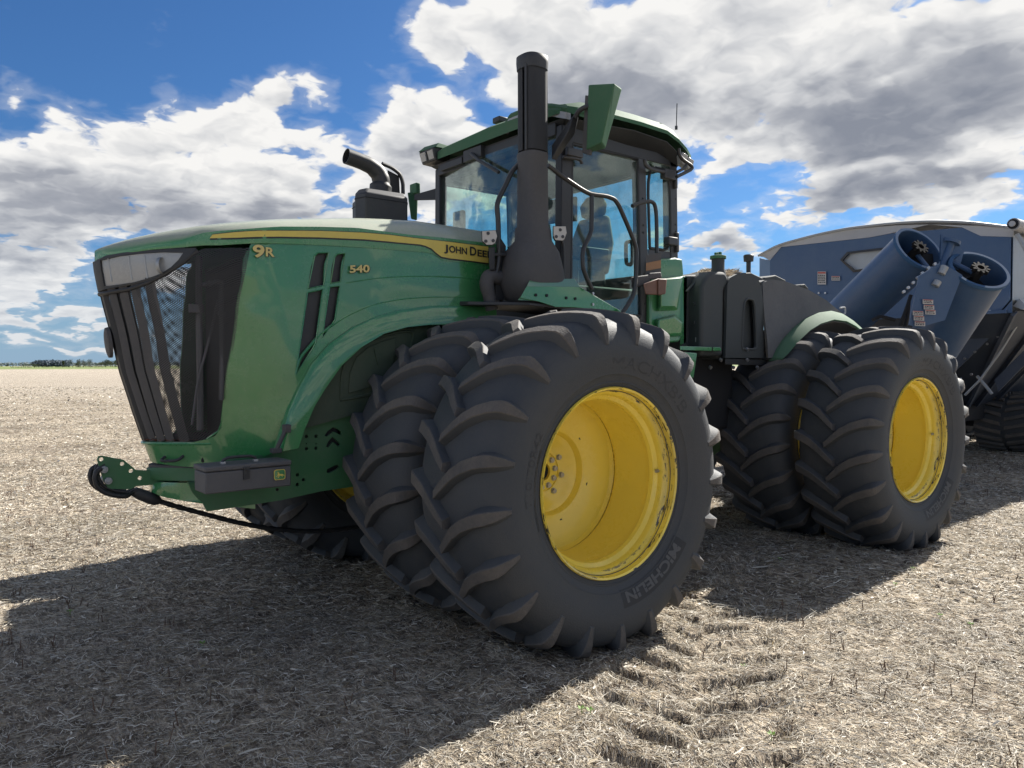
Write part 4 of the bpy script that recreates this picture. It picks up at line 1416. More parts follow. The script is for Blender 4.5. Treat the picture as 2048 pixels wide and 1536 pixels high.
# posts: front pair, door rear pair, rear pair; sills and headers
for s in (-1, 1):
    b = MB()
    b.loft([[(0.70, s * .80, 1.95), (0.78, s * .80, 1.95), (0.80, s * .875, 1.95), (0.70, s * .875, 1.95)], [(0.72, s * .80, 3.46), (0.80, s * .80, 3.46), (0.84, s * .875, 3.46), (0.72, s * .875, 3.46)]])
    b.build('front_post', BLK, tractor, bevel=0.008)
    b = MB()
    b.loft([[(1.60, s * .80, 1.95), (1.71, s * .80, 1.95), (1.71, s * .868, 1.95), (1.60, s * .868, 1.95)], [(1.56, s * .80, 3.46), (1.66, s * .80, 3.46), (1.66, s * .868, 3.46), (1.56, s * .868, 3.46)]])
    b.build('door_post', ALU, tractor, bevel=0.006)
    b = MB()
    b.loft([[(2.00, s * .78, 1.95), (2.09, s * .78, 1.95), (2.09, s * .87, 1.95), (2.00, s * .87, 1.95)], [(1.97, s * .78, 3.46), (2.06, s * .78, 3.46), (2.06, s * .87, 3.46), (1.97, s * .87, 3.46)]])
    b.build('rear_post', ALU, tractor, bevel=0.006)
    b = MB()
    b.box((1.40, s * .835, 3.40), (1.34, 0.07, 0.12))
    b.box((1.40, s * .835, 1.99), (1.30, 0.06, 0.07))
    b.build_each('side_rail', BLK, tractor, bevel=0.006)
    # bolts along the door post
    b = MB()
    for z in (2.15, 2.40, 2.74, 2.80, 3.02):
        b.disc((1.66 - (z - 2) * .03, s * .868, z), (0, s, 0), 0.009, 0.006, 8)
        b.disc((2.045, s * .87, z + .05), (0, s, 0), 0.006, 0.005, 8)
    b.build_each('post_screw', BLK, tractor)
    # glass
    g = MB()
    o_ = s * .862
    g.add([(0.80, o_, 2.03), (1.60, o_, 2.03), (1.57, o_, 3.34), (0.83, o_, 3.34)], [(0, 1, 2, 3)])
    g.build('door_window', GLASS, tractor, smooth=0, solid=0.006)
    g = MB()
    o_ = s * .855
    g.add([(1.70, o_, 2.03), (2.01, o_, 2.03), (1.98, o_, 3.34), (1.66, o_, 3.34)], [(0, 1, 2, 3)])
    g.build('side_window', GLASS, tractor, smooth=0, solid=0.006)
    # window seals, dark printed border round the glass
    g = MB()
    for (xa, xb, xc_, xd) in ((0.81, 1.60, 1.565, 0.83),):
        g.tube([(xa, s * .866, 2.05), (xb, s * .866, 2.05), (xc_, s * .866, 3.33), (xd, s * .866, 3.33), (xa, s * .866, 2.05)], 0.014, 6, smooth=False)
    g.tube([(1.72, s * .862, 2.62), (1.995, s * .862, 2.62), (1.975, s * .862, 3.30), (1.69, s * .862, 3.30), (1.72, s * .862, 2.62)], 0.012, 8)
    g.build_each('window_seal', BLK, tractor)
    g = MB()
    g.box((1.855, s * .852, 2.31), (0.29, 0.02, 0.60))
    g.build('lower_rear_panel', ALU, tractor, bevel=0.004)
# front windshield: gently bowed
g = MB()
rings = []
for z in (2.35, 2.7, 3.0, 3.42):
    rings.append([(0.745 - 0.06 * math.cos(y / .82 * math.pi / 2) + 0.015 * (z - 2.4), y, z) for y in np.linspace(-.82, .82, 15)])
g.loft(rings, closed=False)
g.build('windshield', GLASS, tractor, smooth=60, solid=0.006)
g = MB()
g.add([(2.04, -.80, 2.25), (2.04, .80, 2.25), (2.02, .80, 3.36), (2.02, -.80, 3.36)], [(0, 1, 2, 3)])
g.build('rear_window', GLASS, tractor, smooth=0, solid=0.006)
g = MB()
g.box((2.04, 0, 2.13), (0.05, 1.62, 0.24))
g.box((2.02, 0, 3.39), (0.05, 1.62, 0.10))
g.box((0.76, 0, 3.44), (0.10, 1.62, 0.10))
g.build_each('cross_rail', BLK, tractor, bevel=0.006)
# interior: seat, headrest, arm rests, steering column, ceiling blind
st = MB()
st.box((1.55, -.02, 2.42), (0.52, 0.52, 0.14))
st.loft([[(1.78, -.27, 2.46), (1.86, -.27, 2.46), (1.86, .23, 2.46), (1.78, .23, 2.46)], [(1.80, -.28, 2.75), (1.92, -.28, 2.75), (1.92, .24, 2.75), (1.80, .24, 2.75)], [(1.86, -.20, 3.02), (1.95, -.20, 3.02), (1.95, .16, 3.02), (1.86, .16, 3.02)]])
st.build('seat', SEATF, tractor, bevel=0.05, bseg=3)
hr = MB()
hr.loft([[(1.85, -.15, 3.02), (1.94, -.15, 3.02), (1.94, .11, 3.02), (1.85, .11, 3.02)], [(1.84, -.17, 3.13), (1.94, -.17, 3.13), (1.94, .13, 3.13), (1.84, .13, 3.13)], [(1.87, -.10, 3.22), (1.94, -.10, 3.22), (1.94, .06, 3.22), (1.87, .06, 3.22)]])
hr.build('headrest', SEATF, tractor, bevel=0.03, bseg=3)
s2 = MB()
s2.loft([[(1.72, .42, 2.3), (1.84, .42, 2.3), (1.84, .75, 2.3), (1.72, .75, 2.3)], [(1.80, .44, 2.82), (1.88, .44, 2.82), (1.88, .73, 2.82), (1.80, .73, 2.82)]])
s2.build('passenger_seat', SEATF, tractor, bevel=0.03, bseg=3)
ar = MB()
ar.box((1.40, -.38, 2.60), (0.50, 0.16, 0.10))
ar.tube([(1.22, -.38, 2.62), (1.20, -.38, 2.80)], 0.02, 8)
ar.box((1.13, -.42, 2.93), (0.03, 0.28, 0.20), rot=Matrix.Rotation(R(20), 3, 'Z'))
ar.build('armrest_console', INTER, tractor, bevel=0.015)
sw = MB()
sw.tube([(0.92, 0, 2.35), (1.06, 0, 2.72)], 0.06, 12)
sw.tube([(1.0 + .08 + .06 * math.cos(t) * .6, .20 * math.sin(t), 2.78 + .12 * math.cos(t) * -.5) for t in np.linspace(0, 2 * math.pi, 25)], 0.014, 8, smooth=False)
for t in (0.3, 2.4, 4.5):
    sw.tube([(1.07, 0, 2.76), (1.08 + .036 * math.cos(t), .20 * math.sin(t), 2.78 - .06 * math.cos(t))], 0.012, 6)
sw.build('steering_wheel', INTER, tractor)
bl = MB()
bl.box((1.42, 0, 3.37), (1.16, 1.56, 0.03))
bl.build('headliner', INTER, tractor)
bb = MB()
bb.box((1.45, 0, 2.14), (1.0, 1.5, 0.28))
bb.box((1.95, 0.0, 2.34), (0.14, 1.55, 0.18))
bb.build('cab_interior', INTER, tractor, bevel=0.02)
hh_ = MB()
hh_.tube([(1.498, -0.800, 2.591), (1.498, -0.800, 2.653), (1.559, -0.800, 2.671), (1.577, -0.800, 2.640), (1.577, -0.800, 2.515), (1.559, -0.800, 2.472), (1.504, -0.800, 2.476), (1.498, -0.800, 2.530), (1.498, -0.800, 2.591)], 0.016, 8)
hh_.build('door_handle', BLK, tractor)
pl_ = MB()
pl_.box((0.84, 0.66, 2.80), (0.05, 0.16, 0.52))
pl_.build('display_panel', INTER, tractor, bevel=0.02)

# ---- roof ---------------------------------------------------------------------------
prof = []
def roof_ring(x, hw, zt, zs, zb, inset):
    """cross section of the shell at x: crown, shoulder, lower edge"""
    p = [(-hw, zb), (-hw - 0.0, zb + 0.03), (-(hw - inset), zs), (-(hw - inset - .18), zt), (0, zt + 0.02)]
    return [(x, a, z) for a, z in p] + [(x, -a, z) for a, z in p[-2::-1]]


rs = []
for (x, hw, zt, zs, zb, ins) in ((0.66, .88, 3.600, 3.565, 3.52, .05), (0.72, .96, 3.635, 3.60, 3.53, .05), (0.85, .985, 3.66, 3.635, 3.54, .055), (1.10, 1.0, 3.68, 3.652, 3.55, .06), (1.45, 1.0, 3.69, 3.655, 3.555, .06), (1.78, 1.0, 3.69, 3.648, 3.545, .06),
                               (1.93, 1.0, 3.66, 3.620, 3.50, .065), (2.05, .985, 3.60, 3.560, 3.45, .07), (2.15, .95, 3.53, 3.50, 3.41, .07), (2.20, .90, 3.46, 3.44, 3.40, .05)):
    rs.append(roof_ring(x, hw, zt, zs, zb, ins))
rb = MB()
rb.loft(rs, closed=False)
n_ = len(rs[0])
rb.f.append(tuple(range(n_)))
rb.mi.append(0)
rb.f.append(tuple((len(rs) - 1) * n_ + j for j in range(n_ - 1, -1, -1)))
rb.mi.append(0)
rb.build('roof', GREENR, tractor, smooth=28)
ru = MB()
ru.loft([[(0.70, -.93, 3.497), (0.70, .93, 3.497), (0.78, .82, 3.42), (0.78, -.82, 3.42)], [(1.40, -.985, 3.515), (1.40, .985, 3.515), (1.40, .86, 3.42), (1.40, -.86, 3.42)], [(1.80, -.985, 3.495), (1.80, .985, 3.495), (1.80, .86, 3.42), (1.80, -.86, 3.42)], [(2.14, -.93, 3.388), (2.14, .93, 3.388), (2.04, .84, 3.33), (2.04, -.84, 3.33)]])
ru.build('roof_underside', BLK, tractor, bevel=0.01)
# front brow: raised middle part with the lamp strip
br = MB()
yy_ = np.linspace(-.97, -.22, 13)


def browz(y):
    return ip(-y, [.22, .27, .5, .75, .97], [3.635, 3.685, 3.685, 3.645, 3.565])

br.loft([[(0.69, y, browz(y) - .05), (0.68, y, browz(y) - .02), (0.70, y, browz(y)), (0.82, y, browz(y) + .012), (1.15, y, browz(y) - .0), (1.15, y, browz(y) - .06)] for y in yy_])
br.build('roof_brow', GREENR, tractor, smooth=30)
bs = MB()
bs.loft([[(0.675, y, browz(y) - .10), (0.675, y, browz(y) - .05), (0.72, y, browz(y) - .05), (0.72, y, browz(y) - .10)] for y in yy_])
bs.build('lamp_strip', LENS, tractor)
# corner lamps
for s in (1,):
    b = MB()
    b.loft([[(0.64, s * .74, 3.51), (0.64, s * .97, 3.51), (0.80, s * 1.0, 3.51), (0.80, s * .74, 3.51)], [(0.61, s * .74, 3.625), (0.61, s * .98, 3.625), (0.80, s * 1.01, 3.625), (0.80, s * .74, 3.625)]])
    b.build('corner_lamp_housing', BLK, tractor, bevel=0.01)
    b = MB()
    b.loft([[(0.625, s * .73, 3.625), (0.60, s * .98, 3.625), (0.86, s * 1.01, 3.625), (0.86, s * .73, 3.625)], [(0.68, s * .75, 3.675), (0.66, s * .96, 3.68), (0.86, s * .99, 3.66), (0.86, s * .75, 3.66)]])
    b.build('corner_cap', GREENR, tractor, bevel=0.006)
    b = MB()
    for y in (.80, .91):
        b.add([(0.612, s * (y - .045), 3.605), (0.612, s * (y + .045), 3.605), (0.633, s * (y + .04), 3.53), (0.633, s * (y - .04), 3.53)], [(0, 1, 2, 3)])
    b.build_each('corner_lamp', LENS, tractor, smooth=0, solid=0.012)
# rear corner lamps
for s in (-1, 1):
    b = MB()
    for (xa, dz) in ((2.03, 0.0), (2.11, -.03)):
        b.loft([[(xa - .04, s * .92, 3.43 + dz), (xa + .035, s * .92, 3.41 + dz), (xa + .035, s * .99, 3.42 + dz), (xa - .04, s * .99, 3.44 + dz)], [(xa - .03, s * .92, 3.34 + dz), (xa + .03, s * .92, 3.32 + dz), (xa + .03, s * .97, 3.33 + dz), (xa - .03, s * .97, 3.35 + dz)]])
    b.build_each('rear_lamp', LENS, tractor, bevel=0.006)
ant = MB()
ant.tube([(2.014, -0.900, 3.663), (2.023, -0.900, 3.872)], 0.004, 6)
ant.tube([(2.014, -0.900, 3.650), (2.014, -0.900, 3.680)], 0.012, 8)
ant.build('antenna', BLK, tractor)
ant = MB()
ant.tube([(1.0, -.30, 3.68), (1.0, -.30, 3.98)], 0.010, 8)
ant.lathe([(0, .10), (.03, .09), (.05, .03), (.05, 0)], (1.0, -.30, 3.68), (0, 0, 1), 20)
ant.build('antenna', BLK, tractor)
rc = MB()
rc.box((0.86, -.30 + .35, 3.735), (0.12, 0.10, 0.05))
rc.build('roof_receiver', BLK, tractor, bevel=0.01)
# things under the brow: wiper arms, grille bits
wp = MB()
wp.box((0.70, 0.22, 3.46), (0.06, 0.26, 0.10))
wp.tube([(0.66, 0.22, 3.46), (0.62, 0.05, 3.36), (0.60, -0.25, 3.20)], 0.016, 8, smooth=False)
wp.box((0.70, 0.55, 3.44), (0.05, 0.34, 0.06))
wp.build('wiper', BLK, tractor, bevel=0.004)
wp = MB()
wp.tube([(0.705, -0.900, 3.205), (0.881, -0.900, 3.218), (0.902, -0.900, 3.183)], 0.014, 8)
wp.box((0.818, -0.900, 3.253), (0.16, 0.04, 0.06))
wp.build('wiper_motor', ALU, tractor, bevel=0.008)

# ---- rails and steps ----------------------------------------------------------------------
hrl = MB()
hrl.tube([(0.362, -1.120, 3.044), (0.504, -1.120, 2.984), (0.676, -1.120, 2.923), (0.777, -1.120, 2.898), (0.938, -1.120, 2.907), (1.029, -1.120, 2.896), (1.078, -1.120, 2.853), (1.172, -1.120, 2.716), (1.251, -1.120, 2.590), (1.274, -1.120, 2.534), (1.268, -1.120, 2.337), (1.245, -1.120, 2.184), (1.116, -1.120, 2.040)], 0.017, 10)
hrl.build('handrail', TUBE, tractor, smooth=60)
hrl = MB()
hrl.tube([(0.790, -1.120, 2.891), (0.789, -1.120, 2.646), (0.776, -1.120, 2.608), (0.710, -1.120, 2.506), (0.695, -1.120, 2.447), (0.700, -1.120, 2.353), (0.735, -1.120, 2.282), (0.791, -1.120, 2.205)], 0.017, 10)
hrl.build('handrail', TUBE, tractor, smooth=60)
hrl = MB()
hrl.tube([(0.410, -0.780, 3.152), (0.311, -0.780, 3.064), (0.254, -0.780, 2.958), (0.190, -0.780, 2.852), (0.169, -0.780, 2.792), (0.180, -0.780, 2.707), (0.184, -0.780, 2.582), (0.187, -0.780, 2.406), (0.150, -0.780, 2.259)], 0.019, 10)
hrl.build('handrail', TUBE, tractor, smooth=60)
hrl = MB()
hrl.tube([(1.356, -1.000, 2.903), (1.423, -1.000, 2.931), (1.566, -1.000, 2.969), (1.621, -1.000, 2.956), (1.642, -1.000, 2.887), (1.649, -1.000, 2.744), (1.649, -1.000, 2.557)], 0.016, 10)
hrl.build('grab_rail', TUBE, tractor, smooth=60)
hrl = MB()
hrl.tube([(1.589, -0.920, 3.328), (1.602, -0.920, 3.277), (1.675, -0.920, 3.255), (1.845, -0.920, 3.258)], 0.016, 10)
hrl.box((1.895, -0.910, 3.245), (0.14, 0.06, 0.08))
hrl.box((1.935, -0.910, 2.689), (0.12, 0.06, 0.07))
hrl.box((2.044, -0.880, 2.694), (0.03, 0.04, 0.17))
hrl.box((2.023, -0.880, 3.218), (0.03, 0.04, 0.13))
hrl.build_each('window_latch', ALU, tractor, bevel=0.008)
hrl = MB()
hrl.tube([(1.897, -1.020, 3.443), (1.910, -1.020, 3.387), (1.956, -1.020, 3.357), (2.068, -1.020, 3.329), (2.081, -1.020, 3.302), (1.872, -1.020, 3.204)], 0.015, 8)
hrl.tube([(2.001, -1.020, 3.327), (1.956, -1.020, 3.282), (1.878, -1.020, 3.246)], 0.013, 8)
hrl.build('lamp_guard', TUBE, tractor, smooth=60)
# marker lamp, reflector plate and their bracket
ml = MB()
ml.hexa([(1.233, -1.100, 2.324), (1.453, -1.100, 2.359), (1.453, -1.100, 2.276), (1.239, -1.100, 2.240)], [(1.298, -1.040, 2.334), (1.521, -1.040, 2.369), (1.521, -1.040, 2.285), (1.304, -1.040, 2.248)])
ml.hexa([(1.441, -1.100, 2.370), (1.585, -1.100, 2.388), (1.597, -1.100, 2.341), (1.441, -1.100, 2.315)], [(1.509, -1.040, 2.380), (1.655, -1.040, 2.398), (1.667, -1.040, 2.351), (1.509, -1.040, 2.324)])
ml.build('lamp_bracket', GRYP, tractor, bevel=0.008)
ml = MB()
ml.hexa([(1.304, -1.160, 2.270), (1.491, -1.160, 2.328), (1.491, -1.160, 2.194), (1.333, -1.160, 2.190)], [(1.416, -1.060, 2.285), (1.607, -1.060, 2.345), (1.607, -1.060, 2.208), (1.445, -1.060, 2.203)])
ml.hexa([(1.467, -1.170, 2.322), (1.575, -1.170, 2.325), (1.557, -1.170, 2.205), (1.467, -1.170, 2.188)], [(1.595, -1.060, 2.340), (1.706, -1.060, 2.343), (1.687, -1.060, 2.220), (1.595, -1.060, 2.203)])
ml.build('turn_signal', AMB, tractor, bevel=0.008)
ml = MB()
ml.hexa([(1.485, -1.030, 2.523), (1.666, -1.030, 2.555), (1.667, -1.030, 2.368), (1.479, -1.030, 2.343)], [(1.501, -1.015, 2.526), (1.684, -1.015, 2.558), (1.684, -1.015, 2.370), (1.496, -1.015, 2.345)])
pr0 = ml.build('reflector_plate', GRYP, tractor)
ml = MB()
ml.add([(1.480, -1.034, 2.459), (1.662, -1.034, 2.497), (1.662, -1.034, 2.432), (1.480, -1.034, 2.395)], [(0, 1, 2, 3)])
ml.build('reflector', ORNG, pr0, smooth=0)
# steps under the door, mostly behind the tyre
sp = MB()
for k, z in enumerate((.96,)):
    sp.box((1.95 + .0 * k, -.98, z), (0.42, 0.34, 0.035))

sp.build('step', BLK, tractor, bevel=0.004)

# ---- lower green cab corner panel -----------------------------------------------------------
def vpanel(name, front, back, m_, bevel=0.01):
    b = MB()
    n = len(front)
    b.add(list(front) + list(back), [tuple(range(n)), tuple(range(2 * n - 1, n - 1, -1))] + [(i, (i + 1) % n, n + (i + 1) % n, n + i) for i in range(n)])
    return b.build(name, m_, tractor, bevel=bevel, smooth=30)


FRO = [(1.680, -0.900, 2.513), (1.802, -0.920, 2.533), (1.977, -0.930, 2.555), (2.069, -0.930, 2.550), (2.046, -0.960, 2.408), (2.020, -0.970, 2.380), (2.019, -0.950, 2.109), (1.997, -0.990, 2.000), (2.003, -0.980, 1.882), (1.976, -0.970, 1.835), (1.800, -0.960, 1.824), (1.659, -0.920, 1.848)]
vpanel('cab_corner_panel', FRO, [(p[0], -.86, p[2]) for p in FRO], GREEN, 0.018)
RE = [(1.720, -0.985, 2.342), (1.957, -1.000, 2.373), (1.930, -0.980, 2.188), (1.904, -0.980, 2.136), (1.720, -0.985, 2.128)]
RE2 = [(1.734, -0.940, 2.364), (2.034, -0.970, 2.402), (2.000, -0.960, 2.167), (1.981, -0.960, 2.098), (1.723, -0.950, 2.089)]
b = MB()
b.loft([RE2, RE])
b.build('cab_corner_panel_boss', GREEN, tractor, smooth=20, bevel=0.008)
RE = [(1.695, -0.985, 2.012), (1.868, -1.010, 2.041), (1.959, -1.010, 1.994), (1.958, -1.000, 1.901), (1.695, -0.985, 1.896)]
RE2 = [(1.698, -0.950, 2.022), (1.916, -0.970, 2.070), (2.022, -0.980, 2.001), (2.010, -0.980, 1.878), (1.687, -0.960, 1.872)]
b = MB()
b.loft([RE2, RE])
b.build('cab_corner_panel_boss', GREEN, tractor, smooth=20, bevel=0.008)
vpanel('cab_rear_trim', [(2.129, -0.860, 2.414), (2.211, -0.860, 2.415), (2.199, -0.860, 1.832), (2.118, -0.860, 1.813)], [(2.203, -0.800, 2.425), (2.286, -0.800, 2.426), (2.274, -0.800, 1.834), (2.191, -0.800, 1.816)], GREEN, 0.005)
vpanel('step_side', [(1.874, -1.100, 1.747), (2.045, -1.100, 1.740), (1.999, -1.100, 1.530), (1.875, -1.100, 1.532)], [(1.998, -1.000, 1.750), (2.173, -1.000, 1.742), (2.126, -1.000, 1.527), (1.999, -1.000, 1.529)], GREEN, 0.006)
vpanel('tank_strap', [(1.872, -1.060, 1.798), (2.302, -1.060, 1.794), (2.302, -1.060, 1.759), (1.872, -1.060, 1.764)], [(2.007, -0.950, 1.802), (2.448, -0.950, 1.798), (2.448, -0.950, 1.762), (2.007, -0.950, 1.767)], GREEN, 0.004)
vpanel('tank_strap', [(2.316, -1.060, 1.794), (2.415, -1.060, 1.795), (2.436, -1.060, 1.765), (2.316, -1.060, 1.759)], [(2.462, -0.950, 1.798), (2.564, -0.950, 1.799), (2.586, -0.950, 1.768), (2.463, -0.950, 1.762)], GREEN, 0.004)

# ---- deck over the inner wheel and green bracket ------------------------------------------------
dk = MB()
dk.loft([[(-0.05, -.72, 2.075), (-0.05, -.50, 2.075), (-0.05, -.50, 2.115), (-0.05, -.72, 2.10)], [(0.25, -1.05, 2.065), (0.25, -.50, 2.075), (0.25, -.50, 2.12), (0.25, -1.05, 2.085)], [(0.9, -1.04, 2.04), (0.9, -.50, 2.04), (0.9, -.50, 2.085), (0.9, -1.04, 2.07)]])
dk.build('deck', BLK, tractor, smooth=20, bevel=0.004)
vpanel('deck_bracket', [(0.135, -1.060, 2.096), (0.162, -1.060, 2.125), (0.646, -1.060, 2.143), (0.850, -1.060, 2.131), (1.186, -1.060, 2.050), (0.977, -1.060, 2.065), (0.675, -1.060, 2.071), (0.483, -1.060, 2.066), (0.322, -1.060, 2.098)], [(0.144, -1.050, 2.097), (0.171, -1.050, 2.126), (0.655, -1.050, 2.144), (0.860, -1.050, 2.132), (1.196, -1.050, 2.051), (0.987, -1.050, 2.066), (0.685, -1.050, 2.072), (0.492, -1.050, 2.067), (0.331, -1.050, 2.099)], GREEN, 0.0)
vpanel('deck_bracket', [(0.141, -1.075, 2.109), (0.200, -1.075, 2.192), (0.712, -1.075, 2.218), (1.170, -1.075, 2.049), (0.962, -1.075, 2.056), (0.661, -1.075, 2.066), (0.470, -1.075, 2.061), (0.309, -1.075, 2.093)], [(0.153, -1.060, 2.111), (0.212, -1.060, 2.194), (0.726, -1.060, 2.220), (1.186, -1.060, 2.050), (0.977, -1.060, 2.057), (0.675, -1.060, 2.067), (0.483, -1.060, 2.063), (0.322, -1.060, 2.095)], GREEN, 0.002)
vpanel('deck_bracket_flange', [(0.200, -1.075, 2.192), (0.712, -1.075, 2.218), (0.709, -1.020, 2.285), (0.278, -1.020, 2.252)], [(0.212, -1.060, 2.190), (0.726, -1.060, 2.217), (0.718, -1.010, 2.280), (0.286, -1.010, 2.246)], GREEN, 0.002)
bt1 = MB()
for q in [(0.282, -1.075, 2.137), (0.384, -1.075, 2.139), (0.572, -1.075, 2.131), (0.661, -1.075, 2.130)]:
    bt1.disc(q, (0, -1, 0), 0.011, 0.008, 8)
bt1.build_each('bracket_bolt', BLKM, tractor)
bt1 = MB()
for q in [(0.841, -1.075, 2.178), (0.840, -1.075, 2.096)]:
    bt1.disc(q, (0, -1, 0), 0.011, 0.010, 6)
bt1.build_each('bracket_bolt', MET, tractor)

# ---- exhaust stack -------------------------------------------------------------------------------
SX, SYC = 0.44, -0.86
SHIELD = mat('perforated_steel', (0.020, 0.022, 0.026), 0.7, dust=0.3, dustcol=(0.06, 0.06, 0.06), streak=0.3)


def sq_ring(cx, cy, z, a, b_, n=28, p=3.2):
    out = []
    for k in range(n):
        t = 2 * math.pi * k / n
        c, s = math.cos(t), math.sin(t)
        out.append((cx + a * math.copysign(abs(c) ** (2 / p), c), cy + b_ * math.copysign(abs(s) ** (2 / p), s), z))
    return out


def zat(py):
    return ip(py, STZ_PY, STZ_Z)


STK = [(0.443, -0.860, 3.900), (0.442, -0.860, 3.813), (0.440, -0.860, 3.195), (0.440, -0.860, 3.155), (0.438, -0.860, 2.663), (0.438, -0.860, 2.637), (0.437, -0.860, 2.556), (0.437, -0.860, 2.472), (0.436, -0.860, 2.344), (0.436, -0.860, 2.249), (0.436, -0.860, 2.142), (0.435, -0.860, 2.116)]
zz = [p[2] for p in STK]
lowst = MB()
W0 = 0.102
lowst.loft([sq_ring(SX, SYC, zz[2], W0 - .006, W0 - .006), sq_ring(SX, SYC, zz[2] - .012, W0, W0), sq_ring(SX, SYC, zz[3] - .02, W0 - .004, W0 - .004), sq_ring(SX, SYC, zz[4], W0, W0), sq_ring(SX, SYC, zz[5], W0 + .016, W0 + .014), sq_ring(SX + .005, SYC, zz[6], W0 + .022, W0 + .016),
            sq_ring(SX - .01, SYC, zz[7], W0 + .085, W0 + .065), sq_ring(SX - .01, SYC, zz[8], W0 + .118, W0 + .085), sq_ring(SX - .01, SYC, zz[9], W0 + .132, W0 + .09), sq_ring(SX - .01, SYC, zz[10], W0 + .09, W0 + .07), sq_ring(SX, SYC, zz[11] - .04, W0 + .03, W0 + .04)])
stack = lowst.build('exhaust_stack', GRYP, tractor, smooth=50)
us = MB()
us.loft([sq_ring(SX, SYC, zz[2] + .002, W0 - .026, W0 - .026, p=2.6), sq_ring(SX, SYC, zz[1] + .02, W0 - .026, W0 - .026, p=2.6)])
us.build('exhaust_pipe', BLKM, stack, smooth=50)
# perforated heat shield: two curved sheets and corner ribs
for (a0, a1) in ((186, 342), (348, 360), (0, 180)):
    b = MB()
    rings = []
    for z in (zz[2] + .01, zz[1]):
        rr0 = sq_ring(SX, SYC, z, W0 - .008, W0 - .008, n=120)
        rings.append([p for k, p in enumerate(rr0) if a0 <= k * 3 <= a1])
    b.loft(rings, closed=False)
    b.build('heat_shield', SHIELD, stack, smooth=50, solid=0.004)
cp = MB()
cp.loft([sq_ring(SX, SYC, zz[1] - .02, W0, W0, p=2.9), sq_ring(SX, SYC, zz[1] + .03, W0 + .004, W0 + .004, p=2.9), sq_ring(SX, SYC, zz[0] - .012, W0 + .003, W0 + .003, p=2.9), sq_ring(SX, SYC, zz[0] - .008, W0 - .001, W0 - .001, p=2.9), sq_ring(SX, SYC, zz[0] - .008, W0 - .02, W0 - .02, p=2.9), sq_ring(SX, SYC, zz[0] - .12, W0 - .02, W0 - .02, p=2.9)], cap=False)
cp.build('stack_rim', BLK, stack, smooth=50)
for (dx, dy) in ((1, -.45), (-1, -.45)):
    b = MB()
    b.box((SX + dx * (W0 - .004), SYC + dy * (W0 - .004), (zz[1] + zz[2]) / 2), (0.012, 0.02, zz[1] - zz[2]))
    b.build('shield_rib', BLK, stack, bevel=0.004)
# elbow, hoses and brackets in front of the stack
el_ = MB()
el_.tube([(0.219, -0.750, 2.281), (0.119, -0.750, 2.289), (0.091, -0.750, 2.237), (0.127, -0.750, 2.116), (0.144, -0.750, 2.045)], [0.055, 0.055, 0.052, 0.046, 0.046], 14)
el_.tube([(0.189, -0.700, 2.487), (0.212, -0.700, 2.380), (0.184, -0.700, 2.268), (0.220, -0.700, 2.161), (0.201, -0.700, 2.068)], 0.012, 8)
el_.tube([(0.277, -0.700, 2.458), (0.249, -0.700, 2.346), (0.271, -0.700, 2.200), (0.266, -0.700, 2.089)], 0.012, 8)
el_.build('exhaust_elbow', GRYP, tractor, smooth=50)
bk = MB()
bk.hexa([(0.078, -0.800, 2.487), (0.136, -0.800, 2.492), (0.135, -0.800, 2.328), (0.086, -0.800, 2.324)], [(0.100, -0.770, 2.493), (0.159, -0.770, 2.498), (0.158, -0.770, 2.333), (0.108, -0.770, 2.329)])
bk.hexa([(0.136, -0.800, 2.450), (0.236, -0.800, 2.458), (0.236, -0.800, 2.437), (0.136, -0.800, 2.428)], [(0.159, -0.770, 2.455), (0.260, -0.770, 2.464), (0.260, -0.770, 2.442), (0.159, -0.770, 2.433)])
bk.hexa([(0.194, -0.760, 2.596), (0.268, -0.760, 2.516), (0.247, -0.760, 2.121), (0.164, -0.760, 2.117)], [(0.241, -0.700, 2.609), (0.315, -0.700, 2.528), (0.294, -0.700, 2.128), (0.210, -0.700, 2.124)])
bk.build('lamp_mast', BLK, tractor, bevel=0.004)
bk = MB()
bk.tube([(0.683, -0.900, 2.582), (0.709, -0.900, 2.547), (0.708, -0.900, 2.285)], 0.012, 8)
bk.build('lamp_mast', BLK, tractor)


def work_lamp(px3, yy, poly, depth=0.07):
    pass


for (c_, poly, leds) in (((0.042, -0.860, 2.543), [(-0.024, -0.860, 2.579), (0.095, -0.860, 2.598), (0.108, -0.860, 2.557), (0.090, -0.860, 2.509), (0.064, -0.860, 2.495), (0.015, -0.860, 2.490), (-0.020, -0.860, 2.513)], [(0.027, -0.862, 2.570), (0.007, -0.862, 2.513), (0.071, -0.862, 2.523)]),
                         ((0.601, -0.980, 2.612), [(0.537, -0.980, 2.656), (0.656, -0.980, 2.669), (0.666, -0.980, 2.622), (0.641, -0.980, 2.572), (0.626, -0.980, 2.563), (0.556, -0.980, 2.560), (0.537, -0.980, 2.587)], [(0.599, -0.982, 2.637), (0.560, -0.982, 2.584), (0.624, -0.982, 2.590)])):
    cc = Vector(c_)
    back = Vector((0.045, 0.07, 0.0))
    big = [cc + (Vector(p) - cc) * 1.10 for p in poly]
    b = MB()
    b.loft([[p for p in big], [cc + (p - cc) * .8 + back for p in big]])
    wl = b.build('work_lamp', BLK, tractor, bevel=0.004)
    b = MB()
    fwd = Vector((-.0016, -.003, 0))
    b.add([Vector(p) + fwd for p in poly], [tuple(range(len(poly)))])
    b.build('lens', LAMPW, wl, smooth=0)
    b = MB()
    for q in leds:
        b.disc(Vector(q) + fwd * 2, (-.4, -1, 0), 0.012, 0.003, 12)
    b.build_each('led', ALU, wl)

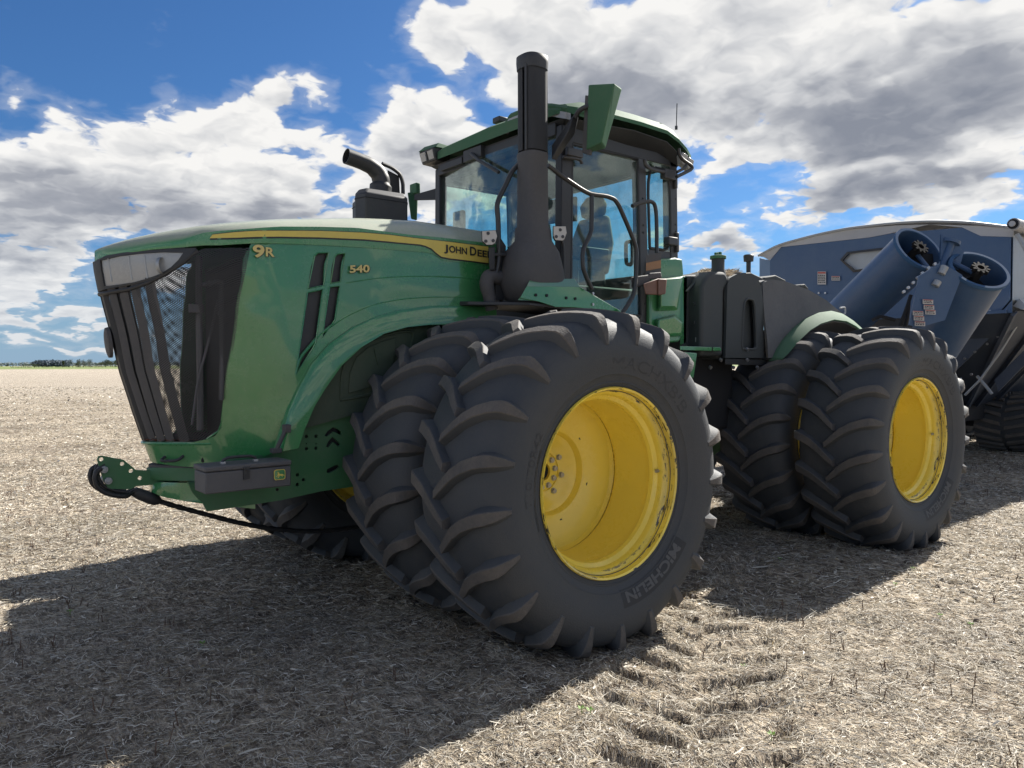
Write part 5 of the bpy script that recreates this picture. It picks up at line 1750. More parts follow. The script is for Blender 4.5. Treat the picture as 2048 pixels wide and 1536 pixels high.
# ---- mirrors --------------------------------------------------------------------------------------
mr = MB()
A = [(0.700, -1.174, 3.665), (0.700, -1.437, 3.602), (0.700, -1.310, 3.217), (0.700, -1.153, 3.201)]
Bk = [(0.840, -1.135, 3.681), (0.840, -1.380, 3.610), (0.840, -1.212, 3.219), (0.840, -1.051, 3.225)]
mr.loft([A, Bk])
MIR = mr.build('mirror', GREENR, tractor, bevel=0.012, smooth=25)
mr = MB()
mr.loft([[(0.715, -1.127, 3.606), (0.715, -1.225, 3.573), (0.715, -1.168, 3.164), (0.715, -1.095, 3.198)], [(0.800, -1.071, 3.625), (0.800, -1.170, 3.591), (0.800, -1.112, 3.183), (0.800, -1.039, 3.213)]])
mr.build('mirror_edge', GRYP, MIR, bevel=0.008)
mr = MB()
mr.loft([[(0.573, -0.920, 3.267), (0.647, -0.920, 3.220), (0.617, -0.920, 3.157), (0.572, -0.920, 3.164)], [(0.668, -1.050, 3.472), (0.728, -1.050, 3.477), (0.688, -1.050, 3.338), (0.618, -1.050, 3.347)]])
mr.tube([(0.679, -1.060, 3.450), (0.676, -1.100, 3.490), (0.693, -1.150, 3.509), (0.724, -1.180, 3.515)], 0.018, 10)
mr.build('mirror_arm', BLK, tractor, bevel=0.006)
mr = MB()
mr.box((0.701, 1.200, 3.338), (0.05, 0.12, 0.10))
mr.loft([[(0.618, 1.200, 3.293), (0.735, 1.200, 3.309), (0.721, 1.200, 3.039), (0.654, 1.200, 3.045)], [(0.678, 1.300, 3.318), (0.797, 1.300, 3.334), (0.783, 1.300, 3.060), (0.715, 1.300, 3.067)]])
mr.build('mirror', GREENR, tractor, bevel=0.01)
mr = MB()
mr.loft([[(0.659, 1.150, 3.271), (0.659, 1.150, 3.214), (0.703, 1.150, 3.220), (0.704, 1.150, 3.277)], [(0.826, 0.920, 3.328), (0.825, 0.920, 3.202), (0.870, 0.920, 3.217), (0.871, 0.920, 3.339)]])
mr.build('mirror_arm', BLK, tractor, bevel=0.006)

# ---- air intake -------------------------------------------------------------------------------------
AT = [(-0.495, 2.890), (-0.466, 2.912), (-0.179, 2.980), (-0.135, 2.975), (-0.068, 2.914), (-0.052, 2.762)]
z_t = AT[0][1]
pi_ = MB()
xa, xb = AT[0][0], (-0.136, -0.050, 2.917)[0]
zb_ = 2.60
zt_ = 2.93
oct_ = [((-0.525, 0.060, 2.793)[0], .06), (xa, -.05), (xb, -.05), (xb + .04, .02), (xb + .04, .34), (xb, .40), (xa + .12, .40), ((-0.395, 0.280, 2.842)[0], .28)]
pi_.loft([[(x, y, zb_) for x, y in oct_], [(x, y, zt_ - .02) for x, y in oct_], [(x, y, zt_) for x, y in oct_], [(-.20 + (x + .20) * .85, .18 + (y - .18) * .8, zt_ + .045) for x, y in oct_]])
pc = pi_.build('precleaner', BLK, tractor, bevel=0.010, smooth=30)
seam = MB()
seam.tube([(x * 1.0, y, zt_ - .035) for x, y in oct_ + [oct_[0]]], 0.004, 5, smooth=False)
seam.build('precleaner_seam', BLKM, pc)
ip_ = MB()
ip_.tube([(-0.219, 0.220, 2.983), (-0.219, 0.220, 3.038), (-0.209, 0.220, 3.102), (-0.240, 0.220, 3.164), (-0.310, 0.220, 3.208), (-0.409, 0.220, 3.231), (-0.514, 0.220, 3.248)], [0.090, 0.088, 0.070, 0.066, 0.062, 0.060, 0.060], 20, cap=False)
ip_.build('intake_pipe', BLK, tractor, smooth=60, solid=0.006)
ip_ = MB()
ip_.tube([(-0.192, 0.240, 3.246), (-0.098, 0.240, 3.225), (-0.029, 0.240, 3.188), (-0.002, 0.240, 3.119), (-0.003, 0.240, 3.031)], 0.016, 8)
ip_.hexa([(-0.255, 0.240, 3.244), (-0.201, 0.240, 3.241), (-0.158, 0.240, 3.022), (-0.203, 0.240, 3.016)], [(-0.222, 0.300, 3.261), (-0.168, 0.300, 3.258), (-0.125, 0.300, 3.037), (-0.170, 0.300, 3.031)])
ip_.hexa([(-0.132, 0.260, 3.208), (-0.027, 0.260, 3.176), (-0.019, 0.260, 3.032), (-0.115, 0.260, 3.027)], [(-0.121, 0.280, 3.214), (-0.015, 0.280, 3.181), (-0.007, 0.280, 3.037), (-0.104, 0.280, 3.032)])
ip_.build('intake_bracket', BLK, tractor)

# ---- tanks and rear fender ------------------------------------------------------------------------------
def tank(name, poly_front, y0, y1, m_, bevel=0.03, seg=3):
    b = MB()
    n = len(poly_front)
    a = [(p[0], y0, p[1]) for p in poly_front]
    c = [(p[0], y1, p[1]) for p in poly_front]
    b.add(a + c, [tuple(range(n)), tuple(range(2 * n - 1, n - 1, -1))] + [(i, (i + 1) % n, n + (i + 1) % n, n + i) for i in range(n)])
    return b.build(name, m_, tractor, bevel=bevel, smooth=40, bseg=seg)


tank('fuel_tank', [(2.147, 2.425), (2.369, 2.444), (2.372, 1.745), (2.150, 1.743)], -.86, .6, TANK, 0.02)
tank('filler_tank', [(2.239, 2.323), (2.281, 2.386), (2.364, 2.457), (2.565, 2.471), (2.610, 2.434), (2.625, 2.372), (2.559, 2.306), (2.548, 1.717), (2.228, 1.716)], -1.0, -.5, TANK, 0.03)
tank('black_tank_slab', [(2.605, 2.420), (2.616, 1.718), (2.653, 1.718), (2.649, 2.423)], -.93, -.4, BLKM, 0.0)  # narrow matte black slab between filler tank and rear tank
tk3 = MB()
fo = [(2.555, 1.700), (2.581, 2.352), (2.617, 2.417), (2.729, 2.460), (2.944, 2.480), (3.039, 2.458), (3.103, 2.360), (3.137, 2.198), (3.149, 1.701)]
slot = [(2.809, 1.782), (2.801, 1.819), (2.829, 2.203), (2.883, 2.246), (2.969, 2.241), (3.001, 2.192), (3.035, 1.822), (3.012, 1.779)]
ts = plate('rear_tank', fo, lambda x, z: (x, -1.0, z), TANK, tractor, holes=[slot], step=0.2, thick=0.03, bevel=0.006)
tank('rear_tank_body', [(p[0], p[1] - .01) for p in fo], -.985 + .06, .9, TANK, 0.03)
tank('tank_slot', slot, -.955, -.92, TANK, 0.0)
sl = MB()
sl.tube([(p[0], -1.012, p[1]) for p in slot + [slot[0]]], 0.012, 8)
sl.tube([(slot[4][0] - .03, -.94, slot[3][1] - .03), (slot[0][0] + .06, -.94, slot[0][1] + .02)], 0.02, 8)
sl.build('slot_rim', TANK, tractor)
nk = MB()
q = (2.599, -0.900, 2.483)
nk.lathe([(-.05, .075), (.0, .065), (.02, .058), (.11, .058), (.115, .066), (.135, .066), (.14, .05), (.14, 0)], q, (0, 0, 1), 24)
nk.build('filler_neck', TANK, tractor, smooth=40)
nk = MB()
nk.lathe([(.112, .072), (.14, .072), (.145, .05), (.148, 0)], q, (0, 0, 1), 24)
nk.box((q[0], q[1], q[2] + .158), (0.09, 0.02, 0.02))
nk.box((q[0] + .02, q[1] + .01, q[2] + .165), (0.02, 0.06, 0.025))
nk.build('filler_cap', GREEN2, tractor, bevel=0.003)
q = (3.212, -0.800, 2.517)
nk = MB()
nk.lathe([(-.03, .035), (.0, .03), (.01, .022), (.11, .022), (.115, .045), (.17, .050), (.18, .04), (.18, 0)], q, (0, 0, 1), 20)
nk.build('breather_cap', BLK, tractor, smooth=40)
rd = MB()
rd.tube([(2.295, -0.930, 2.362), (2.281, -0.930, 2.296), (2.275, -0.930, 2.208), (2.262, -0.930, 1.945), (2.255, -0.930, 1.844)], 0.008, 8)
rd.tube([(2.275, -0.940, 2.325), (2.269, -0.940, 2.277)], 0.014, 8)
rd.tube([(2.243, -0.940, 1.879), (2.243, -0.940, 1.839)], 0.014, 8)
rd.build('gas_strut', STEEL, tractor)
ld_ = MB()
for yy in (602, 612, 640, 648):
    pass
for (a_, b_) in (((2.219, -0.920, 2.171), (2.316, -0.920, 2.193)), ((2.219, -0.920, 2.005), (2.316, -0.920, 2.013))):
    ld_.tube([a_, b_], 0.016, 6)
ld_.tube([(2.155, -0.900, 2.278), (2.355, -0.900, 2.426), (2.397, -0.900, 2.455)], 0.010, 6)
ld_.build('ladder_rung', TANK, tractor)
# dusty side moulding that carries the arch
FP = [(3.135, -1.000, 2.404), (3.200, -1.000, 2.427), (3.332, -1.000, 2.440), (3.519, -1.000, 2.437), (3.678, -1.010, 2.412), (3.860, -1.020, 2.383), (4.028, -1.030, 2.336), (4.202, -1.040, 2.284), (4.372, -1.060, 2.211), (4.528, -1.080, 2.130), (4.591, -1.090, 2.100), (4.408, -1.090, 2.161), (4.220, -1.090, 2.180), (3.982, -1.090, 2.150), (3.736, -1.090, 2.082), (3.551, -1.090, 1.994), (3.388, -1.080, 1.876), (3.311, -1.060, 1.776), (3.269, -1.050, 1.700), (3.141, -1.000, 1.701)]
v_, f_ = cdt([(p[0], p[2]) for p in FP], step=0.14)
XS_ = [(p[0], p[2], p[1]) for p in FP]


def fy(x, z):
    r_ = math.hypot(x - 3.91, z - .96)
    return -(1.0 + 0.02 * max(0, x - 3.1)) - 0.055 * max(0.0, min(1.0, (1.55 - r_) / .38)) ** 1.5


fb = MB()
fb.add([(x, fy(x, z), z) for x, z in v_], f_)
fen = fb.build('rear_fender', FENP, tractor, smooth=60, solid=0.02, solid_off=0.0)
# its top deck runs across to the far side
top = FP[0:11]
td = MB()
td.loft([[(p[0], p[1] + .01, p[2]) for p in top], [(p[0], -.6, p[2] + .012) for p in top], [(p[0], .0, p[2] + .015) for p in top], [(p[0], .9, p[2]) for p in top]], closed=False)
td.build('rear_hood', FENP, tractor, smooth=60, solid=0.02, solid_off=0.0)
for (a_, b_, zoff) in (((2.964, -0.850, 2.486), (3.378, -0.850, 2.470), .03), ((3.944, -0.500, 2.538), (4.338, -0.500, 2.536), .04), ((4.635, -0.500, 2.505), (4.789, -0.500, 2.481), .03)):
    b = MB()
    b.loft([[(a_[0], a_[1], a_[2] - .02), (a_[0], a_[1] + .2, a_[2] - .02), (a_[0], a_[1] + .2, a_[2] + zoff * .4), (a_[0], a_[1], a_[2] + zoff * .4)], [((a_[0] + b_[0]) / 2, a_[1], (a_[2] + b_[2]) / 2), ((a_[0] + b_[0]) / 2, a_[1] + .2, (a_[2] + b_[2]) / 2), ((a_[0] + b_[0]) / 2, a_[1] + .2, (a_[2] + b_[2]) / 2 + zoff * 1.4), ((a_[0] + b_[0]) / 2, a_[1], (a_[2] + b_[2]) / 2 + zoff * 1.4)], [(b_[0], b_[1], b_[2] - .04), (b_[0], b_[1] + .2, b_[2] - .04), (b_[0], b_[1] + .2, b_[2] + zoff * .4), (b_[0], b_[1], b_[2] + zoff * .4)]])
    b.build('hood_vane', TANK, tractor, smooth=40, bevel=0.01)
# green arch lip: band with real width round the wheel
lipb = MB()
OUT = [(3.199, -1.090, 1.700), (3.264, -1.090, 1.785), (3.372, -1.090, 1.885), (3.551, -1.090, 1.999), (3.736, -1.090, 2.087), (3.982, -1.090, 2.155), (4.220, -1.090, 2.182), (4.428, -1.090, 2.162), (4.643, -1.090, 2.097), (4.855, -1.090, 2.007)]
INN = [(3.197, -1.190, 1.699), (3.280, -1.190, 1.741), (3.363, -1.190, 1.798), (3.474, -1.190, 1.870), (3.657, -1.190, 1.969), (3.846, -1.190, 2.037), (4.098, -1.190, 2.085), (4.342, -1.190, 2.075), (4.524, -1.190, 2.032), (4.670, -1.190, 1.978)]
rr_ = []
for p, q in zip(OUT, INN):
    p, q = Vector(p), Vector(q)
    rr_.append([p + Vector((0, .05, -.012)), p, p.lerp(q, .15) + Vector((0, -.006, .006)), q, q + Vector((0, .012, -.012)), p + Vector((0, .05, -.03))])
lipb.loft(rr_)
lipb.build('fender_lip', GREENR, tractor, smooth=30)
und = MB()
und.loft([[Vector(q) + Vector((0, .02, -.01)) for q in INN], [Vector(q) + Vector((0, .55, .0)) for q in INN]], closed=False)
und.build('fender_liner', BLK, tractor, smooth=60, solid=0.01)
hbk = MB()
hbk.box((2.55, 0, 1.38), (1.0, 1.5, 0.72))  # dark mass added so the gap between cab and tank reads dark
hbk.box((2.3, .45, 1.75), (0.5, 0.6, 0.4))
hbk.build('dark_gap_block', BLKM, tractor, bevel=0.03)
# bolts and rail under the tank
ur = MB()
ur.hexa([(2.570, -1.000, 1.695), (3.206, -1.000, 1.682), (3.207, -1.000, 1.630), (2.570, -1.000, 1.641)], [(2.845, -0.800, 1.697), (3.511, -0.800, 1.683), (3.512, -0.800, 1.629), (2.845, -0.800, 1.641)])
ur.build('tank_rail', BLK, tractor, bevel=0.004)
bt1 = MB()
for q in [(2.470, -1.020, 1.686), (2.866, -1.020, 1.686), (2.865, -1.020, 1.782), (2.321, -1.020, 1.620), (2.653, -1.020, 1.619), (3.023, -1.020, 1.617)]:
    bt1.disc(q, (0, -.9, -.4), 0.016, 0.02, 8)
bt1.build_each('rail_bolt', MET, tractor)
# rotating beacon / small lamp at the hood side: grab tab near cart
tb2 = MB()
tb2.tube([(4.645, -0.950, 2.236), (4.749, -0.950, 2.251), (4.760, -0.950, 2.198), (4.729, -0.950, 2.170)], 0.010, 6)
tb2.build('fender_tab', STEEL, tractor)

# straw heap on the tank
def straw_heap(c, rad, n, hgt_=0.06):
    b = MB()
    for i in range(n):
        a = rng.uniform(0, 2 * math.pi)
        d = rad * math.sqrt(rng.uniform(0, 1))
        z = hgt_ * (1 - (d / rad) ** 2) * rng.uniform(.2, 1.1)
        p = Vector((c[0] + d * math.cos(a) * 1.6, c[1] + d * math.sin(a), c[2] + z))
        t = rng.uniform(0, 2 * math.pi)
        L_ = rng.uniform(.02, .07)
        dv = Vector((math.cos(t), math.sin(t), rng.uniform(-.5, .5))) * L_
        w_ = Vector((-math.sin(t), math.cos(t), 0.3)) * .0022
        b.add([p - dv + w_, p - dv - w_, p + dv * .9 - w_, p + dv * .9 + w_, p + Vector((0, 0, .012))], [(0, 1, 4), (1, 2, 4), (2, 3, 4), (3, 0, 4)])
    return b


sh = straw_heap((2.759, -0.720, 2.451), 0.17, 1100, .07)
c2 = (3.045, -0.720, 2.489)
s2h = straw_heap(c2, 0.09, 500, .05)
sh.add(s2h.v, s2h.f)
so = sh.build('straw_pile', STRAWM, None, smooth=0)
tag(so, 'small heap of dry straw caught behind the filler neck on top of the tractor tank', 'straw', kind='stuff')
gd = MB()
for i in range(60):
    y = -rng.uniform(.05, .33)
    p = NS(y, 1.195, 0.012)
    t = rng.uniform(0, 6.28)
    dv = Vector((math.cos(t), math.sin(t), rng.uniform(-.2, .9))) * rng.uniform(.008, .02)
    gd.add([p - dv, p + dv, p + Vector((0, .003, .004))], [(0, 1, 2)])
gd_o = gd.build('chaff', mat('reddish_chaff', (0.14, 0.06, 0.035), 0.9), None, smooth=0)
tag(gd_o, 'reddish dry chaff lying on the green sill below the grille', 'chaff', kind='stuff')

# ================================================================== TOW CABLE (hangs on the hitch)
cable = thing('tow_cable', 'twisted black steel tow cable looped over the front hitch plate and slung under the tractor', 'tow cable', (-2.117, 0.000, 0.895))
CO = Vector(cable.location)
CP = [Vector(p) for p in [(-1.949, 0.000, 0.792), (-1.853, 0.000, 0.748), (-1.656, 0.000, 0.669), (-1.470, 0.000, 0.595), (-1.264, 0.000, 0.526), (-1.011, 0.000, 0.467), (-0.781, 0.000, 0.439), (-0.454, 0.000, 0.439), (0.035, 0.000, 0.474), (0.791, 0.000, 0.575)]]
pts_, _ = rounded(CP, 0.014)
# three laid strands twisted round each other
L_acc = 0
ring_path = []
dense = []
for i in range(len(pts_) - 1):
    a_, b_ = pts_[i], pts_[i + 1]
    k = max(1, int((b_ - a_).length / 0.02))
    for j in range(k):
        dense.append(a_.lerp(b_, j / k))
dense.append(pts_[-1])
for s_ in range(4):
    sp_ = []
    acc = 0
    for i, p in enumerate(dense):
        d = (dense[min(i + 1, len(dense) - 1)] - dense[max(i - 1, 0)]).normalized()
        if i:
            acc += (p - dense[i - 1]).length
        u = d.cross(Vector((0, 1, 0))).normalized()
        v = Vector((0, 1, 0))
        t = acc / 0.045 + s_ * math.pi / 2
        sp_.append(p + (u * math.cos(t) + v * math.sin(t)) * 0.0095 - CO)
    b = MB()
    b.tube(sp_, 0.0088, 6, smooth=False)
    b.build('strand', CABLE, cable, smooth=60)
b = MB()
b.tube([Vector(p) - CO for p in [(-2.094, 0.000, 0.868), (-2.060, 0.000, 0.848), (-2.002, 0.000, 0.817), (-1.966, 0.000, 0.800), (-1.943, 0.000, 0.788)]], [0.030, 0.036, 0.038, 0.036, 0.020], 14, smooth=False)
b.build('socket', BLK, cable, smooth=40)
for dy in (-.055, 0.085):
    b = MB()
    loop = [Vector(p) for p in [(-2.282, 0.000, 1.037), (-2.312, 0.000, 1.018), (-2.322, 0.000, 0.977), (-2.311, 0.000, 0.930), (-2.279, 0.000, 0.893), (-2.224, 0.000, 0.866), (-2.151, 0.000, 0.849), (-2.111, 0.000, 0.866), (-2.082, 0.000, 0.876)]]
    b.tube([p + Vector((0, dy * (1 if i < 7 else .3), 0)) - CO for i, p in enumerate(loop)], 0.0155, 10)
    b.tube([p + Vector((0.02, dy * .5, 0.02)) - CO for i, p in enumerate(loop[:7])], 0.012, 10)
    b.build('loop', CABLE, cable, smooth=60)

# ================================================================== GRAIN CART
cart = thing('grain_cart', 'dusty blue grain cart with rolled tarp, folded unloading auger and rubber tracks behind the tractor', 'grain cart', (11.5, 1.0, 0))


def crt(b, name, m_, **k):
    b.v = [(x - 11.5, y - 1.0, z) for x, y, z in b.v]
    return b.build(name, m_, cart, **k)


WX = 9.3


def vprism(pts_f, dx, dy=0, dz=0):
    b = MB()
    n = len(pts_f)
    b.add(list(pts_f) + [(p[0] + dx, p[1] + dy, p[2] + dz) for p in pts_f], [tuple(range(n)), tuple(range(2 * n - 1, n - 1, -1))] + [(i, (i + 1) % n, n + (i + 1) % n, n + i) for i in range(n)])
    return b


# front wall outline, with the window opening
WALL = [(2.912, 1.890), (2.921, 3.522), (2.688, 3.740), (1.085, 3.703), (0.743, 3.723), (-0.337, 3.669), (-0.592, 3.509), (-1.010, 3.440), (-1.008, 2.542), (-0.933, 2.389), (-0.590, 2.400), (0.893, 2.441), (2.915, 2.438)]
WALL = [(q[0], q[1] if q[1] > 2.6 else (9.300, -0.933, 2.389)[2] - .03) for q in WALL[1:]]
WINO = [(1.572, 3.388), (1.450, 3.508), (0.968, 3.510), (0.583, 3.504), (0.660, 3.330), (1.023, 3.166), (1.335, 3.155)]
WINI = [(1.519, 3.374), (1.415, 3.479), (0.968, 3.477), (0.637, 3.471), (0.700, 3.351), (1.040, 3.201), (1.310, 3.194)]
v_, f_ = cdt(WALL, [WINI], 0.4)
b = MB()
b.add([(WX, p[0], p[1]) for p in v_], f_)
crt(b, 'front_wall', BLUE, smooth=0, solid=0.02)
b = MB()
n = len(WINI)
b.add([(WX - .02, p[0], p[1]) for p in WINO] + [(WX - .03, p[0], p[1]) for p in WINI] + [(WX, p[0], p[1]) for p in WINI], [(i, (i + 1) % n, n + (i + 1) % n, n + i) for i in range(n)] + [(n + i, n + (i + 1) % n, 2 * n + (i + 1) % n, 2 * n + i) for i in range(n)])
crt(b, 'window_seal', BLK, smooth=0)
b = MB()
b.add([(WX + .03, p[0], p[1]) for p in WINI], [tuple(range(n))])
crt(b, 'window', STEEL, smooth=0)
# chamfered far corner
zb9 = (9.300, -0.933, 2.389)[2] - .03
cA = [(9.300, 2.921, 3.522), (9.300, 2.915, 2.529)]
cB = [(9.750, 3.441, 3.661), (9.750, 3.435, 2.572)]
b = MB()
b.add([cA[0], (9.3, cA[1][1], zb9), (9.75, cB[1][1], zb9), cB[0]], [(0, 1, 2, 3)])
crt(b, 'corner_panel', BLUE, smooth=0, solid=0.02)
# galvanised-looking top strip under the tarp, then the tarp on its bows
TS = [(9.300, 3.109, 3.634), (9.300, 2.921, 3.522), (9.300, 2.688, 3.740), (9.300, 1.085, 3.703), (9.300, 0.743, 3.723), (9.300, 0.129, 3.780), (9.300, 0.664, 3.840), (9.300, 1.410, 3.878), (9.300, 1.946, 3.849), (9.300, 2.688, 3.785)]
TS = [(WX - .012, p[1], p[2]) for p in TS]
v_, f_ = cdt([(p[1], p[2]) for p in TS], step=0.5)
b = MB()
b.add([(WX - .012, p[0], p[1]) for p in v_], f_)
crt(b, 'tarp_end', TARP, smooth=0, solid=0.01)
TS2 = [(0.129, 3.780), (-0.337, 3.669), (-0.592, 3.509), (-1.010, 3.440), (-1.034, 3.551), (-0.577, 3.658)]
v_, f_ = cdt(TS2, step=0.5)
b = MB()
b.add([(WX - .012, p[0], p[1]) for p in v_], f_)
crt(b, 'tarp_end', TARP, smooth=0, solid=0.01)
BOW = [(9.300, 3.130, 3.627), (9.300, 2.718, 3.779), (9.300, 1.947, 3.866), (9.300, 1.410, 3.895), (9.300, 0.665, 3.872), (9.300, 0.130, 3.826), (9.300, -0.440, 3.729), (9.300, -1.034, 3.565)]
b = MB()
b.tube([(p[0] - .05, p[1], p[2]) for p in BOW], 0.022, 8)
for k in range(5):
    b.tube([(p[0] + 1.6 * (k + 1), p[1], p[2] + .03) for p in BOW], 0.02, 6)
crt(b, 'tarp_bow', STEEL)
b = MB()
b.loft([[(p[0], p[1], p[2]) for p in BOW], [(p[0] + 8.0, p[1], p[2]) for p in BOW]], closed=False)
crt(b, 'tarp', TARP, smooth=50, solid=0.01)
b = MB()
q = (9.250, -1.113, 3.577)
b.tube([(q[0] - .25, q[1], q[2]), (q[0] + 8, q[1], q[2])], 0.085, 18)
b.disc((q[0] - .28, q[1], q[2]), (-1, 0, 0), 0.04, 0.03, 10)
crt(b, 'tarp_roll', TARP, smooth=50)
b = MB()
b.disc((q[0] - .255, q[1], q[2]), (-1, 0, 0), 0.07, 0.012, 16)
crt(b, 'roll_end', BLKM)
b = MB()
b.tube([(9.200, -1.093, 3.462), (9.200, -1.157, 3.335), (9.200, -1.207, 3.224)], 0.03, 8)
crt(b, 'tarp_arm', STEEL)
# near side wall
cs = [(9.300, -1.009, 3.483), (9.300, -1.008, 2.542), (9.300, -0.933, 2.389)]
y1_, z1_ = cs[0][1], cs[0][2]
b = MB()
b.loft([[(9.3, cs[0][1], cs[0][2]), (9.3, cs[1][1], cs[1][2]), (9.3, cs[2][1] + .05, cs[2][2])], [(17.3, cs[0][1] - .0, cs[0][2]), (17.3, cs[1][1], cs[1][2]), (17.3, cs[2][1] + .05, cs[2][2])]], closed=False)
crt(b, 'side_wall', STEEL, smooth=0, solid=0.02)
b = MB()
b.loft([[(9.42, -1.06, cs[1][2] + .02), (9.42, -1.16, cs[1][2] - .10), (9.42, -1.10, cs[1][2] - .14), (9.42, -0.98, cs[1][2] - .08)], [(17.3, -1.06, cs[1][2] + .02), (17.3, -1.16, cs[1][2] - .10), (17.3, -1.10, cs[1][2] - .14), (17.3, -0.98, cs[1][2] - .08)]])
crt(b, 'side_flange', STEEL, smooth=0)
b = MB()
for k in range(9):
    b.disc((9.6 + k * .35, -1.165, cs[1][2] - .07), (0, -1, 0), 0.015, 0.01, 8)
crt(b, 'flange_bolt', MET)
b = MB()
b.box((9.28, .9, cs[2][2] - .01), (0.06, 3.7, 0.05))
crt(b, 'front_flange', BLUE, bevel=0.004)
b = MB()
for q in [(9.260, 1.944, 2.857), (9.260, 1.825, 2.848), (9.260, -0.732, 2.398), (9.260, -0.933, 2.387), (9.260, 1.467, 2.822)]:
    b.disc((9.275, q[1], q[2]), (-1, 0, 0), 0.018, 0.014, 8)
crt(b, 'wall_bolt', MET)
# hopper underneath: front slope, side slopes meeting at the sump
zt = cs[2][2]
b = MB()
b.add([(9.32, -1.05, zt), (9.32, 2.95, zt), (11.6, 1.5, .85), (11.6, 0.5, .85), (17.2, -1.05, zt), (15.0, 0.5, .85), (15.0, 1.5, .85), (17.2, 2.95, zt)],
      [(0, 1, 2, 3), (0, 3, 5, 4), (1, 7, 6, 2), (3, 2, 6, 5), (4, 5, 6, 7)])
crt(b, 'hopper', BLUED, smooth=0)
b = MB()
def rib(p, q, w_, t_=0.05, d=None):
    p, q = Vector(p), Vector(q)
    dr = (q - p).normalized()
    sd = dr.cross(Vector((0.3, 1, 0.2))).normalized() * w_ / 2
    dp = dr.cross(sd).normalized() * t_
    b.loft([[p + sd, p - sd, p - sd + dp, p + sd + dp], [q + sd, q - sd, q - sd + dp, q + sd + dp]])
rib((9.35, -1.0, zt - .02), (11.55, .45, .86), .10)
rib((10.4, -1.05, zt - .02), (11.9, .42, .9), .08)
rib((11.9, -1.05, zt - .02), (12.6, .40, .9), .08)
rib((9.34, -.1, zt - .05), (11.5, .7, .86), .05)
crt(b, 'hopper_rib', BLUED, smooth=0)
b = MB()
b.add([(9.900, 0.024, 1.848), (9.900, -0.667, 2.321), (9.900, -0.716, 2.228), (9.900, -0.032, 1.515)], [(0, 1, 2, 3)])
b.add([(10.200, -0.483, 1.374), (10.200, -0.954, 1.910), (10.200, -0.957, 1.683), (10.200, -0.541, 1.195)], [(0, 1, 2, 3)])
crt(b, 'gusset', BLUED, smooth=0, solid=0.03)
b = MB()
for q in [(9.850, -0.181, 1.719), (9.850, -0.323, 1.818), (9.850, -0.497, 1.938), (9.850, -0.640, 2.049), (9.850, -0.119, 1.398), (9.850, -0.277, 1.470)]:
    b.disc((9.85, q[1], q[2]), (-1, 0, -.5), 0.02, 0.02, 8)
crt(b, 'gusset_bolt', MET)
b = MB()
b.tube([(10.500, -0.113, 1.429), (10.500, -0.218, 1.301), (10.500, -0.336, 1.142)], 0.025, 6)
b.tube([(10.000, -0.882, 2.284), (10.000, -0.618, 1.800), (10.000, -0.343, 1.375), (10.000, -0.129, 1.134)], 0.018, 6, smooth=False)
crt(b, 'hopper_brace', STEEL)
b = MB()
b.box((11.2, 1.0, .78), (2.4, 1.1, .35))
b.box((13.6, 1.1, .62), (1.2, 1.0, .4))
b.box((8.6, .6, .62), (4.2, .22, .2), rot=Matrix.Rotation(R(9), 3, 'Z'))
b.box((6.9, .2, .52), (1.6, .14, .10), rot=Matrix.Rotation(R(9), 3, 'Z'))
crt(b, 'undercarriage_frame', BLKM, bevel=0.02)
